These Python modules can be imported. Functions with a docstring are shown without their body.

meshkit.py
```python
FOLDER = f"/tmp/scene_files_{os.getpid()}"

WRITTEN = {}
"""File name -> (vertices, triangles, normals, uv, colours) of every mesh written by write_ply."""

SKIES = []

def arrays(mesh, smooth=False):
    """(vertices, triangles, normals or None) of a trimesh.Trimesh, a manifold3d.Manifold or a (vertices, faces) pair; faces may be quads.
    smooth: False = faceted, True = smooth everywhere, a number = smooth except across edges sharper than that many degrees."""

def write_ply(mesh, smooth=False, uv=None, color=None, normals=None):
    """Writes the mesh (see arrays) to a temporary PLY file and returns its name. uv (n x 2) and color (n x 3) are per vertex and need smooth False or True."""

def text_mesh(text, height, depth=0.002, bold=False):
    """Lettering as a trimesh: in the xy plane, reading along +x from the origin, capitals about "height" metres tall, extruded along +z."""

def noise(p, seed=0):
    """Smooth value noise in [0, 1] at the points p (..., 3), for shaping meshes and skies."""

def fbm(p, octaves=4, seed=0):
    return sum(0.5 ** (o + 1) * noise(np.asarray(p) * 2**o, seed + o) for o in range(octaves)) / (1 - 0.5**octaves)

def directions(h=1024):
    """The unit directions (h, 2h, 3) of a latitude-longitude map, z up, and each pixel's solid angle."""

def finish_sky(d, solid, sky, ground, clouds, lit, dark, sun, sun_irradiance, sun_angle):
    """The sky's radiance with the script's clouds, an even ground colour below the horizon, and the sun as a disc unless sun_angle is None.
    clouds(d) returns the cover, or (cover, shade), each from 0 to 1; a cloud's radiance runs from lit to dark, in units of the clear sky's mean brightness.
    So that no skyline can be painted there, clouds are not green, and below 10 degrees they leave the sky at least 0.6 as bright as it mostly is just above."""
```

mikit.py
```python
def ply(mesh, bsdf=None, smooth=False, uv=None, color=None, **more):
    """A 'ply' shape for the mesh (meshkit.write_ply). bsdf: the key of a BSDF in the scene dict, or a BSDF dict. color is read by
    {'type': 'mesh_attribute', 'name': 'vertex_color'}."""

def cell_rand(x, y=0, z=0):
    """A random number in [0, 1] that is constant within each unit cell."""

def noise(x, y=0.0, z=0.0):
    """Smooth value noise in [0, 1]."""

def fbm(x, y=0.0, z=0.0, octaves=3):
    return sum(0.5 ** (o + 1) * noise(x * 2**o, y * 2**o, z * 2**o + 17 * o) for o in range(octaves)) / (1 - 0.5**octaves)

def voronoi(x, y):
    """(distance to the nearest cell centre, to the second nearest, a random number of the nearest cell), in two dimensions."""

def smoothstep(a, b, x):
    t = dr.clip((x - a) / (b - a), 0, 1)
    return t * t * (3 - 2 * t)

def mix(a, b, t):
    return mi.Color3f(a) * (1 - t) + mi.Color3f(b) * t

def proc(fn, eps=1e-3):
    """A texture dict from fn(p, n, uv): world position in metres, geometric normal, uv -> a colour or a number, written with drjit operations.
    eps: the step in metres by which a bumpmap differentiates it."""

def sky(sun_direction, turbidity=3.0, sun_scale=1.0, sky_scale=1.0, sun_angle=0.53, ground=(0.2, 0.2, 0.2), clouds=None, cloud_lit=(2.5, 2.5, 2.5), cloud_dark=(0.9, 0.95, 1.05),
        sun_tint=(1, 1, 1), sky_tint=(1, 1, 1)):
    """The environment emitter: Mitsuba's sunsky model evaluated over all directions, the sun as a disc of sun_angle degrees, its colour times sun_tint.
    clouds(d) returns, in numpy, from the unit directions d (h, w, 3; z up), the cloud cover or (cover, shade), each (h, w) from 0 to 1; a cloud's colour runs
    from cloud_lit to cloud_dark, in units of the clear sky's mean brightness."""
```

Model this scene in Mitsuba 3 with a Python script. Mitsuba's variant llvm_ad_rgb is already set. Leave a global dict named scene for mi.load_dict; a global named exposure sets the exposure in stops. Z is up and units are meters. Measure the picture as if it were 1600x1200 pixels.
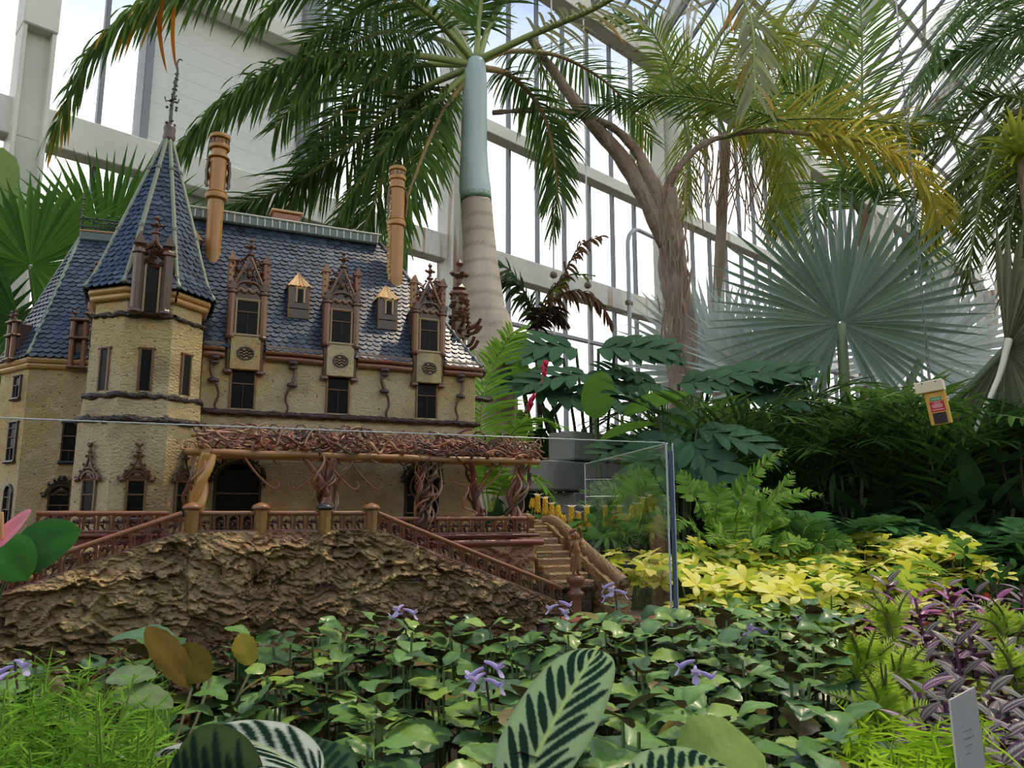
import math, random
import numpy as np, trimesh, manifold3d, mitsuba as mi
import mikit, meshkit
import drjit as dr

scene, labels = {}, {}
T4 = mi.ScalarTransform4f
# ------------------------------------------------------------------ camera
FPX, PITCH, ZC = 1210.0, math.radians(9.3), 0.55
scene['camera'] = {'type': 'perspective', 'fov': 2 * math.degrees(math.atan(800 / FPX)), 'fov_axis': 'x', 'near_clip': 0.02, 'far_clip': 500.0,
                   'to_world': T4().look_at(origin=[0, 0, ZC], target=[0, math.cos(PITCH), ZC + math.sin(PITCH)], up=[0, 0, 1])}
# ------------------------------------------------------------------ sky, sun, exposure
exposure = 2.9


def cloud_cover(d):
    q = d / np.maximum(d[..., 2:3], 0.12)
    n = meshkit.fbm(np.stack([q[..., 0] * 0.8 + 3.1, q[..., 1] * 0.8 + 1.7, d[..., 2]], -1), 4, 5)
    c = np.clip((n - 0.50) / 0.14, 0, 1)
    low = np.clip((0.62 - d[..., 2]) / 0.2, 0, 1)
    return np.maximum(c, low), np.clip((n - 0.55) / 0.3, 0, 1) * 0.3


SUN = (0.36, 0.20, 1.0)
scene['sky'] = mikit.sky(SUN, turbidity=3.0, sun_scale=0.13, sky_scale=1.0, sun_angle=1.6, ground=(0.16, 0.15, 0.12), clouds=cloud_cover,
                         cloud_lit=(2.2, 2.17, 2.12), cloud_dark=(1.3, 1.32, 1.36), sun_tint=(1.0, 0.95, 0.84))

# ------------------------------------------------------------------ colours and materials
def C(r, g, b):
    """sRGB 0..255 to linear"""
    x = np.array([r, g, b], float) / 255
    return np.where(x < 0.04045, x / 12.92, ((x + 0.055) / 1.055) ** 2.4)


def K(r, g, b):
    return [float(v) for v in C(r, g, b)]


def rgb(c):
    return {'type': 'rgb', 'value': [float(v) for v in c]}


def unpack(p, n, uv):
    """each face's own colour, carried by the mesh's uv: red in the whole part of u, green in its fraction, blue in v (square roots)"""
    r = dr.floor(uv.x)
    g = dr.clip((uv.x - r - 0.05) / 0.9, 0, 1)
    r = r / 255
    return mi.Color3f(r * r, g * g, uv.y * uv.y)


VC = mikit.proc(unpack)


def opaque(key, color=VC, rough=0.5, bump=None, bump_scale=1.0, eps=1e-3, **more):
    b = {'type': 'principled', 'base_color': color, 'roughness': rough, **more}
    if bump is not None:
        b = {'type': 'bumpmap', 'arbitrary': mikit.proc(bump, eps), 'scale': bump_scale, 'bsdf': b}
    scene[key] = {'type': 'twosided', 'bsdf': b}


def leafy(key, rough=0.4, trans=0.7, color=VC, spec=None):
    scene[key] = {'type': 'principledthin', 'base_color': color, 'roughness': rough, 'diff_trans': trans, 'eta': 1.45}


leafy('leaf', 0.42, 0.75)
leafy('leaf_glossy', 0.26, 0.55)
leafy('leaf_matte', 0.6, 0.5)
leafy('petal', 0.5, 0.6)
leafy('leaf_pale', 0.4, 0.35)
opaque('twig', rough=0.33, clearcoat=0.6, clearcoat_gloss=0.85)
opaque('plain', rough=0.55)
opaque('gloss', rough=0.22)
opaque('paint', rough=0.45)
scene['violet_leaf'] = {'type': 'twosided', 'front': {'type': 'principled', 'base_color': VC, 'roughness': 0.32},
                        'back': {'type': 'principled', 'base_color': rgb(C(98, 66, 50)), 'roughness': 0.5}}
scene['inch_leaf'] = {'type': 'twosided', 'front': {'type': 'principled', 'base_color': VC, 'roughness': 0.35},
                      'back': {'type': 'principled', 'base_color': rgb(C(112, 40, 84)), 'roughness': 0.5}}
opaque('bark', rough=0.8, bump=lambda p, n, uv: mikit.fbm(p.x * 60, p.y * 60, p.z * 18, 2), bump_scale=0.02, eps=2e-3)
opaque('rough_bark', rough=0.34, clearcoat=0.4, bump=lambda p, n, uv: mikit.fbm(p.x * 160, p.y * 160, p.z * 190, 2), bump_scale=0.008)


def stucco_color(p, n, uv):
    a = mikit.fbm(p.x * 7 + 3, p.y * 7, p.z * 5, 3)
    b = mikit.fbm(p.x * 130, p.y * 130, p.z * 130, 2)
    s = mikit.noise(p.x * 170, p.y * 170, p.z * 170)
    g = 0.78 + 0.44 * mikit.noise(p.x * 420, p.y * 420, p.z * 420)
    c = mikit.mix(K(194, 176, 130), K(188, 158, 102), mikit.smoothstep(0.3, 0.75, a))
    c = mikit.mix(c, K(200, 186, 148), mikit.smoothstep(0.3, 0.9, b) * 0.5)
    c = mikit.mix(c, K(124, 106, 74), mikit.smoothstep(0.5, 0.75, mikit.fbm(p.x * 11, p.y * 11 + 9, p.z * 9, 3)) * 0.5)
    return mikit.mix(c * g, K(70, 56, 38), mikit.smoothstep(0.82, 0.93, s) * 0.85)


opaque('stucco', color=mikit.proc(stucco_color), rough=0.85, bump=lambda p, n, uv: mikit.fbm(p.x * 240, p.y * 240, p.z * 240, 2), bump_scale=0.0045, eps=6e-4)
opaque('slate', rough=0.3, clearcoat=0.25)
opaque('bamboo', rough=0.3, clearcoat=0.5)
opaque('dark_pane', color=rgb((0.010, 0.011, 0.010)), rough=0.3, specular=0.15)


def rust(p, n, uv):
    k = mikit.fbm(p.x * 1.1 + 5, p.y * 1.1, p.z * 0.6, 3)
    st = mikit.smoothstep(0.55, 0.75, mikit.fbm(p.x * 14, p.y * 14, p.z * 0.7, 2)) * mikit.smoothstep(0.5, 0.62, k)
    return mikit.mix(mikit.mix(K(212, 212, 196), K(190, 192, 174), mikit.noise(p.x * 3, p.y * 3, p.z * 2)), K(150, 92, 40), st * 0.75)


opaque('steel', color=mikit.proc(rust), rough=0.45)
opaque('grey_steel', color=rgb(C(118, 122, 124)), rough=0.4, metallic=0.3)
opaque('panel', color=rgb(C(208, 210, 198)), rough=0.6)
scene['glass'] = {'type': 'thindielectric', 'int_ior': 1.3}
opaque('edge', color=rgb(C(196, 205, 205)), rough=0.1)
opaque('edge_blue', color=rgb(C(92, 102, 128)), rough=0.12)
opaque('concrete', rough=0.9)
opaque('soil', color=mikit.proc(lambda p, n, uv: mikit.mix(K(30, 22, 16), K(62, 48, 34), mikit.fbm(p.x * 30, p.y * 30, p.z * 30, 3))), rough=0.95)

# ------------------------------------------------------------------ small mesh helpers
rng = np.random.default_rng(7)


def unit(v):
    v = np.asarray(v, float)
    return v / (np.linalg.norm(v, axis=-1, keepdims=True) + 1e-12)


def at(px, py, depth):
    """World point on the sight line of a pixel at a given distance in front of the camera."""
    xc, yc = (px - 800) / FPX, (600 - py) / FPX
    r = np.array([xc, math.cos(PITCH) - yc * math.sin(PITCH), math.sin(PITCH) + yc * math.cos(PITCH)])
    return np.array([0, 0, ZC]) + r * depth / r[1]


def hit(px, py, p0, n):
    o = np.array([0, 0, ZC])
    r = at(px, py, 1.0) - o
    return o + r * (np.dot(p0 - o, n) / np.dot(r, n))


def frame(pos, x, z):
    """4x4 with local x along x, local z near z."""
    x = unit(x)
    y = unit(np.cross(z, x))
    M = np.eye(4)
    M[:3, 0], M[:3, 1], M[:3, 2], M[:3, 3] = x, y, np.cross(x, y), pos
    return M


def move(x=0, y=0, z=0, rz=0.0, s=1.0):
    c, q = math.cos(rz), math.sin(rz)
    M = np.eye(4)
    M[:3, :3] = np.array([[c, -q, 0], [q, c, 0], [0, 0, 1]]) * s
    M[:3, 3] = (x, y, z)
    return M


def spline(pts, n):
    """Catmull-Rom through the points, n samples."""
    p = np.asarray(pts, float)
    p = np.vstack([2 * p[0] - p[1], p, 2 * p[-1] - p[-2]])
    out, m = [], len(p) - 3
    for u in np.linspace(0, m - 1e-9, n):
        i, t = int(u), u - int(u)
        a, b, c, d = p[i:i + 4]
        out.append(0.5 * (2 * b + (c - a) * t + (2 * a - 5 * b + 4 * c - d) * t * t + (3 * b - a - 3 * c + d) * t ** 3))
    return np.array(out)


ICO = trimesh.creation.icosphere(subdivisions=1)
ICO_V, ICO_F = np.array(ICO.vertices), np.array(ICO.faces)
OCT_V = np.array([[1, 0, 0], [-1, 0, 0], [0, 1, 0], [0, -1, 0], [0, 0, 1], [0, 0, -1.0]])
OCT_F = np.array([[0, 2, 4], [2, 1, 4], [1, 3, 4], [3, 0, 4], [2, 0, 5], [1, 2, 5], [3, 1, 5], [0, 3, 5]])


class MB:
    """Collects pieces of ONE part; .ply() makes its shape dict."""

    def __init__(self):
        self.v, self.f, self.c, self.n = [], [], [], 0

    def add(self, v, f, col=(0.5, 0.5, 0.5), M=None):
        v = np.asarray(v, float).reshape(-1, 3)
        if M is not None:
            v = v @ M[:3, :3].T + M[:3, 3]
        self.v.append(v)
        self.f.append(np.asarray(f, int) + self.n)
        self.c.append(np.broadcast_to(np.asarray(col, float), v.shape))
        self.n += len(v)
        return self

    def tube(self, pts, r, sides=6, col=(0.5, 0.5, 0.5), cap=True, M=None):
        p = np.asarray(pts, float)
        n = len(p)
        r = np.broadcast_to(np.asarray(r, float), (n,))
        t = unit(np.gradient(p, axis=0))
        a = np.zeros((n, 3))
        ref = np.array([0, 0, 1.0]) if abs(t[0][2]) < 0.9 else np.array([1.0, 0, 0])
        a[0] = unit(np.cross(t[0], ref))
        for i in range(1, n):
            a[i] = unit(a[i - 1] - t[i] * np.dot(a[i - 1], t[i]))
        b = np.cross(t, a)
        w = np.arange(sides) * 2 * np.pi / sides
        v = p[:, None] + r[:, None, None] * (np.cos(w)[None, :, None] * a[:, None] + np.sin(w)[None, :, None] * b[:, None])
        i, j = np.meshgrid(np.arange(n - 1), np.arange(sides), indexing='ij')
        q = np.stack([i * sides + j, i * sides + (j + 1) % sides, (i + 1) * sides + (j + 1) % sides, (i + 1) * sides + j], -1).reshape(-1, 4)
        f = np.vstack([q[:, [0, 1, 2]], q[:, [0, 2, 3]]])
        v = v.reshape(-1, 3)
        col = np.asarray(col, float)
        if col.ndim == 2:
            col = np.repeat(col, sides, 0)
        if cap:
            k = len(v)
            v = np.vstack([v, p[0], p[-1]])
            jj = np.arange(sides)
            f = np.vstack([f, np.stack([jj * 0 + k, (jj + 1) % sides, jj], 1), np.stack([jj * 0 + k + 1, (n - 1) * sides + jj, (n - 1) * sides + (jj + 1) % sides], 1)])
            if col.ndim == 2:
                col = np.vstack([col, col[:1], col[-1:]])
        return self.add(v, f, col, M)

    def lathe(self, prof, sides=12, col=(0.5, 0.5, 0.5), M=None):
        p = np.asarray(prof, float)
        return self.tube(np.stack([p[:, 0] * 0, p[:, 0] * 0, p[:, 1] + np.arange(len(p)) * 1e-6], 1), np.maximum(p[:, 0], 1e-5), sides, col, True, M)

    def box(self, size, center=(0, 0, 0), col=(0.5, 0.5, 0.5), M=None, bev=None):
        h = np.asarray(size, float) / 2
        b = min(h) * 0.25 if bev is None else min(bev, min(h) * 0.9)
        pts = np.array([[sx * (h[0] - b * (k != 0)), sy * (h[1] - b * (k != 1)), sz * (h[2] - b * (k != 2))] for sx in (-1, 1) for sy in (-1, 1) for sz in (-1, 1) for k in range(3)])
        m = trimesh.convex.convex_hull(pts)
        return self.add(np.array(m.vertices) + center, m.faces, col, M)

    def ball(self, c, r, col=(0.5, 0.5, 0.5), M=None, low=False, s=(1, 1, 1)):
        V, F = (OCT_V, OCT_F) if low else (ICO_V, ICO_F)
        return self.add(V * np.asarray(r) * np.asarray(s) + c, F, col, M)

    def grid(self, P, col=(0.5, 0.5, 0.5), M=None):
        P = np.asarray(P, float)
        n, m = P.shape[:2]
        i, j = np.meshgrid(np.arange(n - 1), np.arange(m - 1), indexing='ij')
        q = np.stack([i * m + j, i * m + j + 1, (i + 1) * m + j + 1, (i + 1) * m + j], -1).reshape(-1, 4)
        col = np.asarray(col, float)
        return self.add(P.reshape(-1, 3), np.vstack([q[:, [0, 2, 1]], q[:, [0, 3, 2]]]), col.reshape(-1, 3) if col.ndim == 3 else col, M)

    def prism(self, poly, y0, y1, col=(0.5, 0.5, 0.5), M=None):
        """Polygon in local x,z (counter-clockwise), extruded along y."""
        import shapely
        m = trimesh.creation.extrude_polygon(shapely.Polygon(poly), y1 - y0, engine='earcut')
        v = np.array(m.vertices)
        v = np.stack([v[:, 0], y1 - v[:, 2], v[:, 1]], 1)
        return self.add(v, np.array(m.faces), col, M)

    def ply(self, bsdf, smooth=False):
        v, f, c = np.vstack(self.v), np.vstack(self.f), np.vstack(self.c)
        e1, e2 = v[f[:, 1]] - v[f[:, 0]], v[f[:, 2]] - v[f[:, 0]]
        fn = np.cross(e1, e2)
        fc = np.sqrt(np.clip(c[f].mean(1), 0, 1))
        q = np.round(fc * 255).astype(np.int64)
        code = (q[:, 0] << 16) | (q[:, 1] << 8) | q[:, 2]
        if smooth:
            vn = np.zeros_like(v)
            for k in range(3):
                np.add.at(vn, f[:, k], fn)
            key = (f.astype(np.int64) << 24) | code[:, None]
            uq, inv = np.unique(key.ravel(), return_inverse=True)
            src, cc = uq >> 24, uq & 0xFFFFFF
            V, N, F = v[src], unit(vn[src]), inv.reshape(-1, 3)
        else:
            V, F = v[f].reshape(-1, 3), np.arange(len(f) * 3).reshape(-1, 3)
            N, cc = np.repeat(unit(fn), 3, 0), np.repeat(code, 3)
        N = np.where(np.abs(N).sum(1, keepdims=True) > 0, N, [0, 0, 1.0])
        r, g, b = (cc >> 16) & 255, (cc >> 8) & 255, cc & 255
        uv = np.stack([r + 0.05 + 0.9 * g / 255, b / 255.0], 1)
        path = meshkit.write_ply((V, F), False, uv, None, normals=N)
        return {'type': 'ply', 'filename': path, 'face_normals': False, 'bsdf': {'type': 'ref', 'id': bsdf}}


# ------------------------------------------------------------------ naming
COUNT = {}


def numbered(base):
    k = COUNT.get(base, 0)
    COUNT[base] = k + 1
    return base if k == 0 else f'{base}_{k:03d}'


def thing(name, label, cat, group=None, kind=None):
    key = numbered(name)
    labels[key] = {'label': label}
    if cat:
        labels[key]['category'] = cat
    if group:
        labels[key]['group'] = group
    if kind:
        labels[key]['kind'] = kind
    return key


def put(key, shape, M=None, label=None, kind=None):
    s = dict(shape)
    if M is not None:
        s['to_world'] = T4(np.asarray(M, float).tolist()) if not isinstance(M, T4) else M
    scene[key] = s
    if label or kind:
        labels.setdefault(key, {})
        if label:
            labels[key]['label'] = label
        if kind:
            labels[key]['kind'] = kind
    return key


def part(parent, name, shape, M=None, label=None, kind=None):
    return put(numbered(parent + '__' + name), shape, M, label, kind)


def vary(c, k=0.12, r=None):
    r = r or rng
    return np.clip(np.asarray(c) * (1 + r.uniform(-k, k)) * (1 + r.uniform(-k, k, 3) * 0.4), 0, 1)
# ================================================================== SETTING: ground and glass house
def ground():
    n = 90
    x = np.concatenate([np.linspace(-14, -2, 20), np.linspace(-1.9, 2.4, 90), np.linspace(2.5, 26, 24)])
    y = np.concatenate([np.linspace(-6, 0.3, 8), np.linspace(0.35, 4, 80), np.linspace(4.1, 26, 30)])
    X, Y = np.meshgrid(x, y, indexing='ij')
    Z = 0.05 * meshkit.fbm(np.stack([X * 9, Y * 9, X * 0], -1), 3) - 0.03
    m = MB().grid(np.stack([X, Y, Z], -1)[:, ::-1])
    put('ground', m.ply('soil', True))
    labels['ground'] = {'label': 'dark brown planting soil under the beds', 'kind': 'structure'}


ground()

WP, WD, WN = np.array([-3.634, 5.9, 0]), unit([0.717, 0.697, 0]), unit([0.697, -0.717, 0])
WM = np.eye(4)   # wall frame: x along the wall, y inwards, z up
WM[:3, 0], WM[:3, 1], WM[:3, 2], WM[:3, 3] = WD, WN, (0, 0, 1), WP
# (x, inward, up) is left handed, so flip y: local y points outwards
WM[:3, 1] = -WN
BAY, T0, NB = 4.28, -0.30, 6
labels['wall_back'] = {'label': 'white steel and glass side wall of the glasshouse', 'kind': 'structure'}
W0, W1_ = T0 - BAY, T0 + BAY * NB


def wall_box(name, x0, x1, y0, y1, z0, z1, mat='steel', parent='wall_back', label=None):
    m = MB().box((x1 - x0, y1 - y0, z1 - z0), ((x0 + x1) / 2, (y0 + y1) / 2, (z0 + z1) / 2), bev=0.008)
    return part(parent, name, m.ply(mat), WM, label)


for k in range(-1, NB + 1):
    t = T0 + BAY * k
    col = MB()
    for dx in (-0.1, 0.1):
        col.box((0.03, 0.26, 7.8), (t + dx, -0.12, 3.9), bev=0.004)
    col.box((0.2, 0.03, 7.8), (t, -0.14, 3.9), bev=0.004)
    if k == 0:
        col.box((0.24, 0.28, 1.4), (t, -0.13, 4.96), bev=0.01)
    post_key = part('wall_back', 'post', col.ply('steel'), WM)
    # curved gusset bracket and lattice rafter foot that carry the roof arch
    if k >= 2:
        zz = np.array([5.15, 5.45, 5.8, 6.2, 6.7, 7.3, 8.0, 8.8, 9.7, 10.6])
        oo = np.array([0.03, 0.16, 0.34, 0.46, 0.50, 0.54, 0.66, 0.9, 1.3, 1.8])
        zo = np.array([6.9, 7.3, 7.8, 8.4, 9.1, 9.8, 10.7])
        oz = np.array([0.03, 0.05, 0.1, 0.3, 0.62, 1.0, 1.6])
        br = MB()
        P = np.array([[t, -o - 0.05, z] for o, z in zip(oo, zz)])
        for s in (-0.07, 0.07):
            br.tube(P + [s, 0, 0], 0.03, 4)
        web = [[0.0, 5.15]] + [[-o - 0.05, z] for o, z in zip(oo[:6], zz[:6])] + [[0.0, 7.3]]
        Mw = np.eye(4)
        Mw[:3, :3] = np.array([[0, 1, 0], [1, 0, 0], [0, 0, 1]]).T
        Mw[:3, 3] = (t, 0, 0)
        br.prism(web, -0.012, 0.012, M=Mw)
        part(post_key, 'bracket', br.ply('steel'), WM)
        la = MB()
        Q = np.array([[t, -o - 0.05, z] for o, z in zip(oz, zo)])
        for s in (-0.07, 0.07):
            la.tube(Q + [s, 0, 0], 0.035, 4)
        for i in range(len(Q) - 1):
            la.tube([P[i + 3], Q[i + 1]], 0.022, 4)
            la.tube([Q[i], P[i + 4] if i + 4 < len(P) else P[-1]], 0.022, 4)
        part(post_key, 'lattice_rafter', la.ply('steel'), WM)

wall_box('beam', W0, W1_, -0.16, 0.03, 3.38, 3.68)
wall_box('beam', W0, W1_, -0.16, 0.03, 5.17, 5.34)
wall_box('plate', W0, W1_, -0.22, 0.06, 7.62, 7.88, 'steel')
wall_box('rail', W0, W1_, -0.2, -0.15, 2.77, 2.82, 'grey_steel')
wall_box('sill', W0, W1_, -0.2, 0.1, 1.05, 1.17)
mul = MB().box((0.035, 0.07, 6.5), (0, 0.0, 4.4), bev=0.006).ply('grey_steel')
NP = 8
pane = {}
PAN_L, PAN_R = 0.6, 2.1
for k in range(-1, NB):
    for j in range(NP):
        x0 = T0 + BAY * (k + j / NP)
        x1 = x0 + BAY / NP
        if j and not (PAN_L < x0 < PAN_R):
            part('wall_back', 'mullion', mul, WM @ move(x0, 0.05, 0))
        inside = PAN_L - 0.05 < (x0 + x1) / 2 < PAN_R
        if inside:
            continue
        for z0, z1 in ((1.17, 2.1), (2.1, 3.38), (3.68, 5.17), (5.34, 7.62)):
            w, h = BAY / NP, z1 - z0
            key = (round(w, 3), round(h, 3))
            if key not in pane:
                pane[key] = MB().add([[0, 0, 0], [w, 0, 0], [w, 0, h], [0, 0, h]], [[0, 1, 2], [0, 2, 3]]).ply('glass')
            part('wall_back', 'pane', pane[key], WM @ move(x0, 0.055, z0))
# the opaque vent panel, three boards high, and its dark stanchion
for z0, z1 in ((0.0, 2.05), (2.05, 3.5), (3.5, 5.3), (5.3, 7.7)):
    b = MB()
    n = int((z1 - z0) / 0.16)
    for i in range(n):
        h = (z1 - z0) / n
        b.box((PAN_R - PAN_L, 0.03, h * 0.996), ((PAN_L + PAN_R) / 2, 0.09, z0 + (i + 0.5) * h), bev=0.0015)
    part('wall_back', 'vent_panel', b.ply('panel'), WM, 'opaque pale grey panel of thin horizontal boards')
wall_box('stanchion', PAN_R - 0.03, PAN_R + 0.17, -0.02, 0.2, 0, 7.7, 'grey_steel', label='dark grey steel stanchion beside the pale panel')
wall_box('stanchion', PAN_L - 0.05, PAN_L + 0.02, -0.02, 0.2, 0, 7.7, 'grey_steel')
# low concrete block wall under the glass
labels['wall_low'] = {'label': 'low grey concrete block wall under the glass', 'kind': 'structure'}
for r in range(6):
    for i in range(40):
        x0 = W0 + 0.4 * i + (0.2 if r % 2 else 0) + 3
        if x0 > 14:
            continue
        blk = MB().box((0.39, 0.18, 0.165), (0, 0, 0), col=vary(C(128, 126, 118), 0.1), bev=0.006)
        part('wall_low', 'block', blk.ply('concrete'), WM @ move(x0, -0.05, 0.085 + r * 0.175))

# grey block planter wall that crosses behind the glass case
labels['wall_planter'] = {'label': 'grey concrete block planter wall behind the glass case', 'kind': 'structure'}
PW = WM.copy()
PW[:3, 3] = at(835, 760, 4.05)
PW[2, 3] = 0
for r in range(6):
    for i in range(3):
        blk = MB().box((0.39, 0.19, 0.155), (0, 0, 0), col=vary(C(134, 132, 124), 0.08), bev=0.008)
        part('wall_planter', 'block', blk.ply('concrete'), PW @ move(0.2 + 0.4 * i + (0.2 if r % 2 else 0), 0, 0.08 + r * 0.163))

# ---- the roof slope above the side wall (only the part the picture can see)
labels['ceiling'] = {'label': 'glass roof slope on white and grey bars', 'kind': 'structure'}
RS = math.radians(42)
RM = WM.copy()
rx = np.array([-1 * 0, -math.cos(RS), math.sin(RS)])     # up-slope in wall coordinates (y inwards is -y)
A = np.eye(4)
A[:3, 0], A[:3, 1], A[:3, 2], A[:3, 3] = (1, 0, 0), rx, np.cross((1, 0, 0), rx), (0, -0.05, 7.88)
RM = WM @ A
SL = 4.6
bar = MB().box((0.045, SL, 0.07), (0, SL / 2, 0), bev=0.006).ply('grey_steel')
pr = MB().add([[0, 0, 0], [0.53, 0, 0], [0.53, 1.53, 0], [0, 1.53, 0]], [[0, 1, 2], [0, 2, 3]]).ply('glass')
for i in range(0, 36):
    x = T0 + BAY * 1.0 + i * 0.53
    part('ceiling', 'glazing_bar', bar, RM @ move(x, 0, 0))
    if i < 35:
        for q in range(3):
            part('ceiling', 'pane', pr, RM @ move(x, q * 1.53, 0.02))
for s in (1.53, 3.06, 4.6):
    part('ceiling', 'purlin', MB().box((19.2, 0.09, 0.1), (T0 + BAY + 9.4, s, -0.09), bev=0.01).ply('steel'), RM)
for k in (1, 2, 3, 4, 5):
    x = T0 + BAY * k
    part('ceiling', 'rafter', MB().box((0.12, SL, 0.22), (x, SL / 2, -0.2), bev=0.012).ply('steel'), RM)
    part('ceiling', 'brace', MB().tube([(x, 0.5, -0.25), (x + BAY * 0.55, 3.0, -0.2)], 0.04, 6).tube([(x, 4.2, -0.2), (x + BAY * 0.55, 3.0, -0.2)], 0.04, 6).ply('steel'), RM)

# ---- conduits and hanging wires along the wall
for px, bend in ((865, False), (918, False)):
    p = hit(px, 420, WP + WN * 0.35, WN)
    m = MB().tube([(0, 0, 1.2), (0, 0, 7.6)], 0.012, 6, C(206, 208, 200))
    k = thing('conduit_pipe', 'thin pale upright conduit pipe %s of the pair in front of the glass wall' % ('first' if px == 865 else 'second'), 'pipe')
    part(k, 'pipe', m.ply('plain', True), move(p[0], p[1], 0))
    part(k, 'clip', MB().ball((0, 0, 3.5), 0.05, C(110, 100, 84)).ply('plain', True), move(p[0], p[1], 0))
p = hit(982, 430, WP + WN * 0.3, WN)
k = thing('bent_conduit', 'grey conduit pipe bent over at the top beside the white post', 'pipe')
arc = [(0, 0, 1.2), (0, 0, 4.3)] + [(0.28 - 0.28 * math.cos(a), 0, 4.3 + 0.3 * math.sin(a)) for a in np.linspace(0.15, 1.57, 8)] + [(0.75, 0, 4.58)]
part(k, 'pipe', MB().tube(np.array(arc), 0.03, 8, C(168, 170, 168)).ply('gloss', True), frame(np.array([p[0], p[1], 0]), WD, (0, 0, 1)))
part(k, 'clip', MB().box((0.12, 0.06, 0.06), (0, 0, 3.45), C(96, 88, 74)).ply('plain'), frame(np.array([p[0], p[1], 0]), WD, (0, 0, 1)))
# ================================================================== CASTLE MODEL
CA = math.radians(65)
CU, CB = np.array([math.sin(CA), math.cos(CA), 0]), np.array([-math.cos(CA), math.sin(CA), 0])
C0 = at(742, 700, 2.4)
C0[2] = 0
CM = np.eye(4)          # castle frame: x along the front to the right, y inwards, z up
CM[:3, 0], CM[:3, 1], CM[:3, 3] = CU, CB, C0
CI = np.linalg.inv(CM)


def loc(q):
    return (CI @ np.append(q, 1))[:3]


OCH, BAM, BAM2 = C(176, 150, 98), C(178, 126, 56), C(206, 164, 98)
BRN, BRN2, DBRN, RBRN = C(98, 66, 40), C(128, 90, 52), C(54, 40, 28), C(96, 60, 38)
GRN, SLT = C(122, 138, 112), C(50, 62, 74)

castle = thing('castle_model', 'ochre stucco chateau model with blue slate roofs, pointed tower and twig ornaments behind the terrace', 'model building')


def fr(x=0, y=0, z=0, rz=0.0):
    return CM @ move(x, y, z, rz)


def cpart(name, mb, mat, F=None, smooth=False, parent=None, label=None, kind=None):
    return part(parent or castle, name, mb.ply(mat, smooth), CM if F is None else F, label, kind)


def wood(c, k=0.18):
    return vary(c, k)


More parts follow.
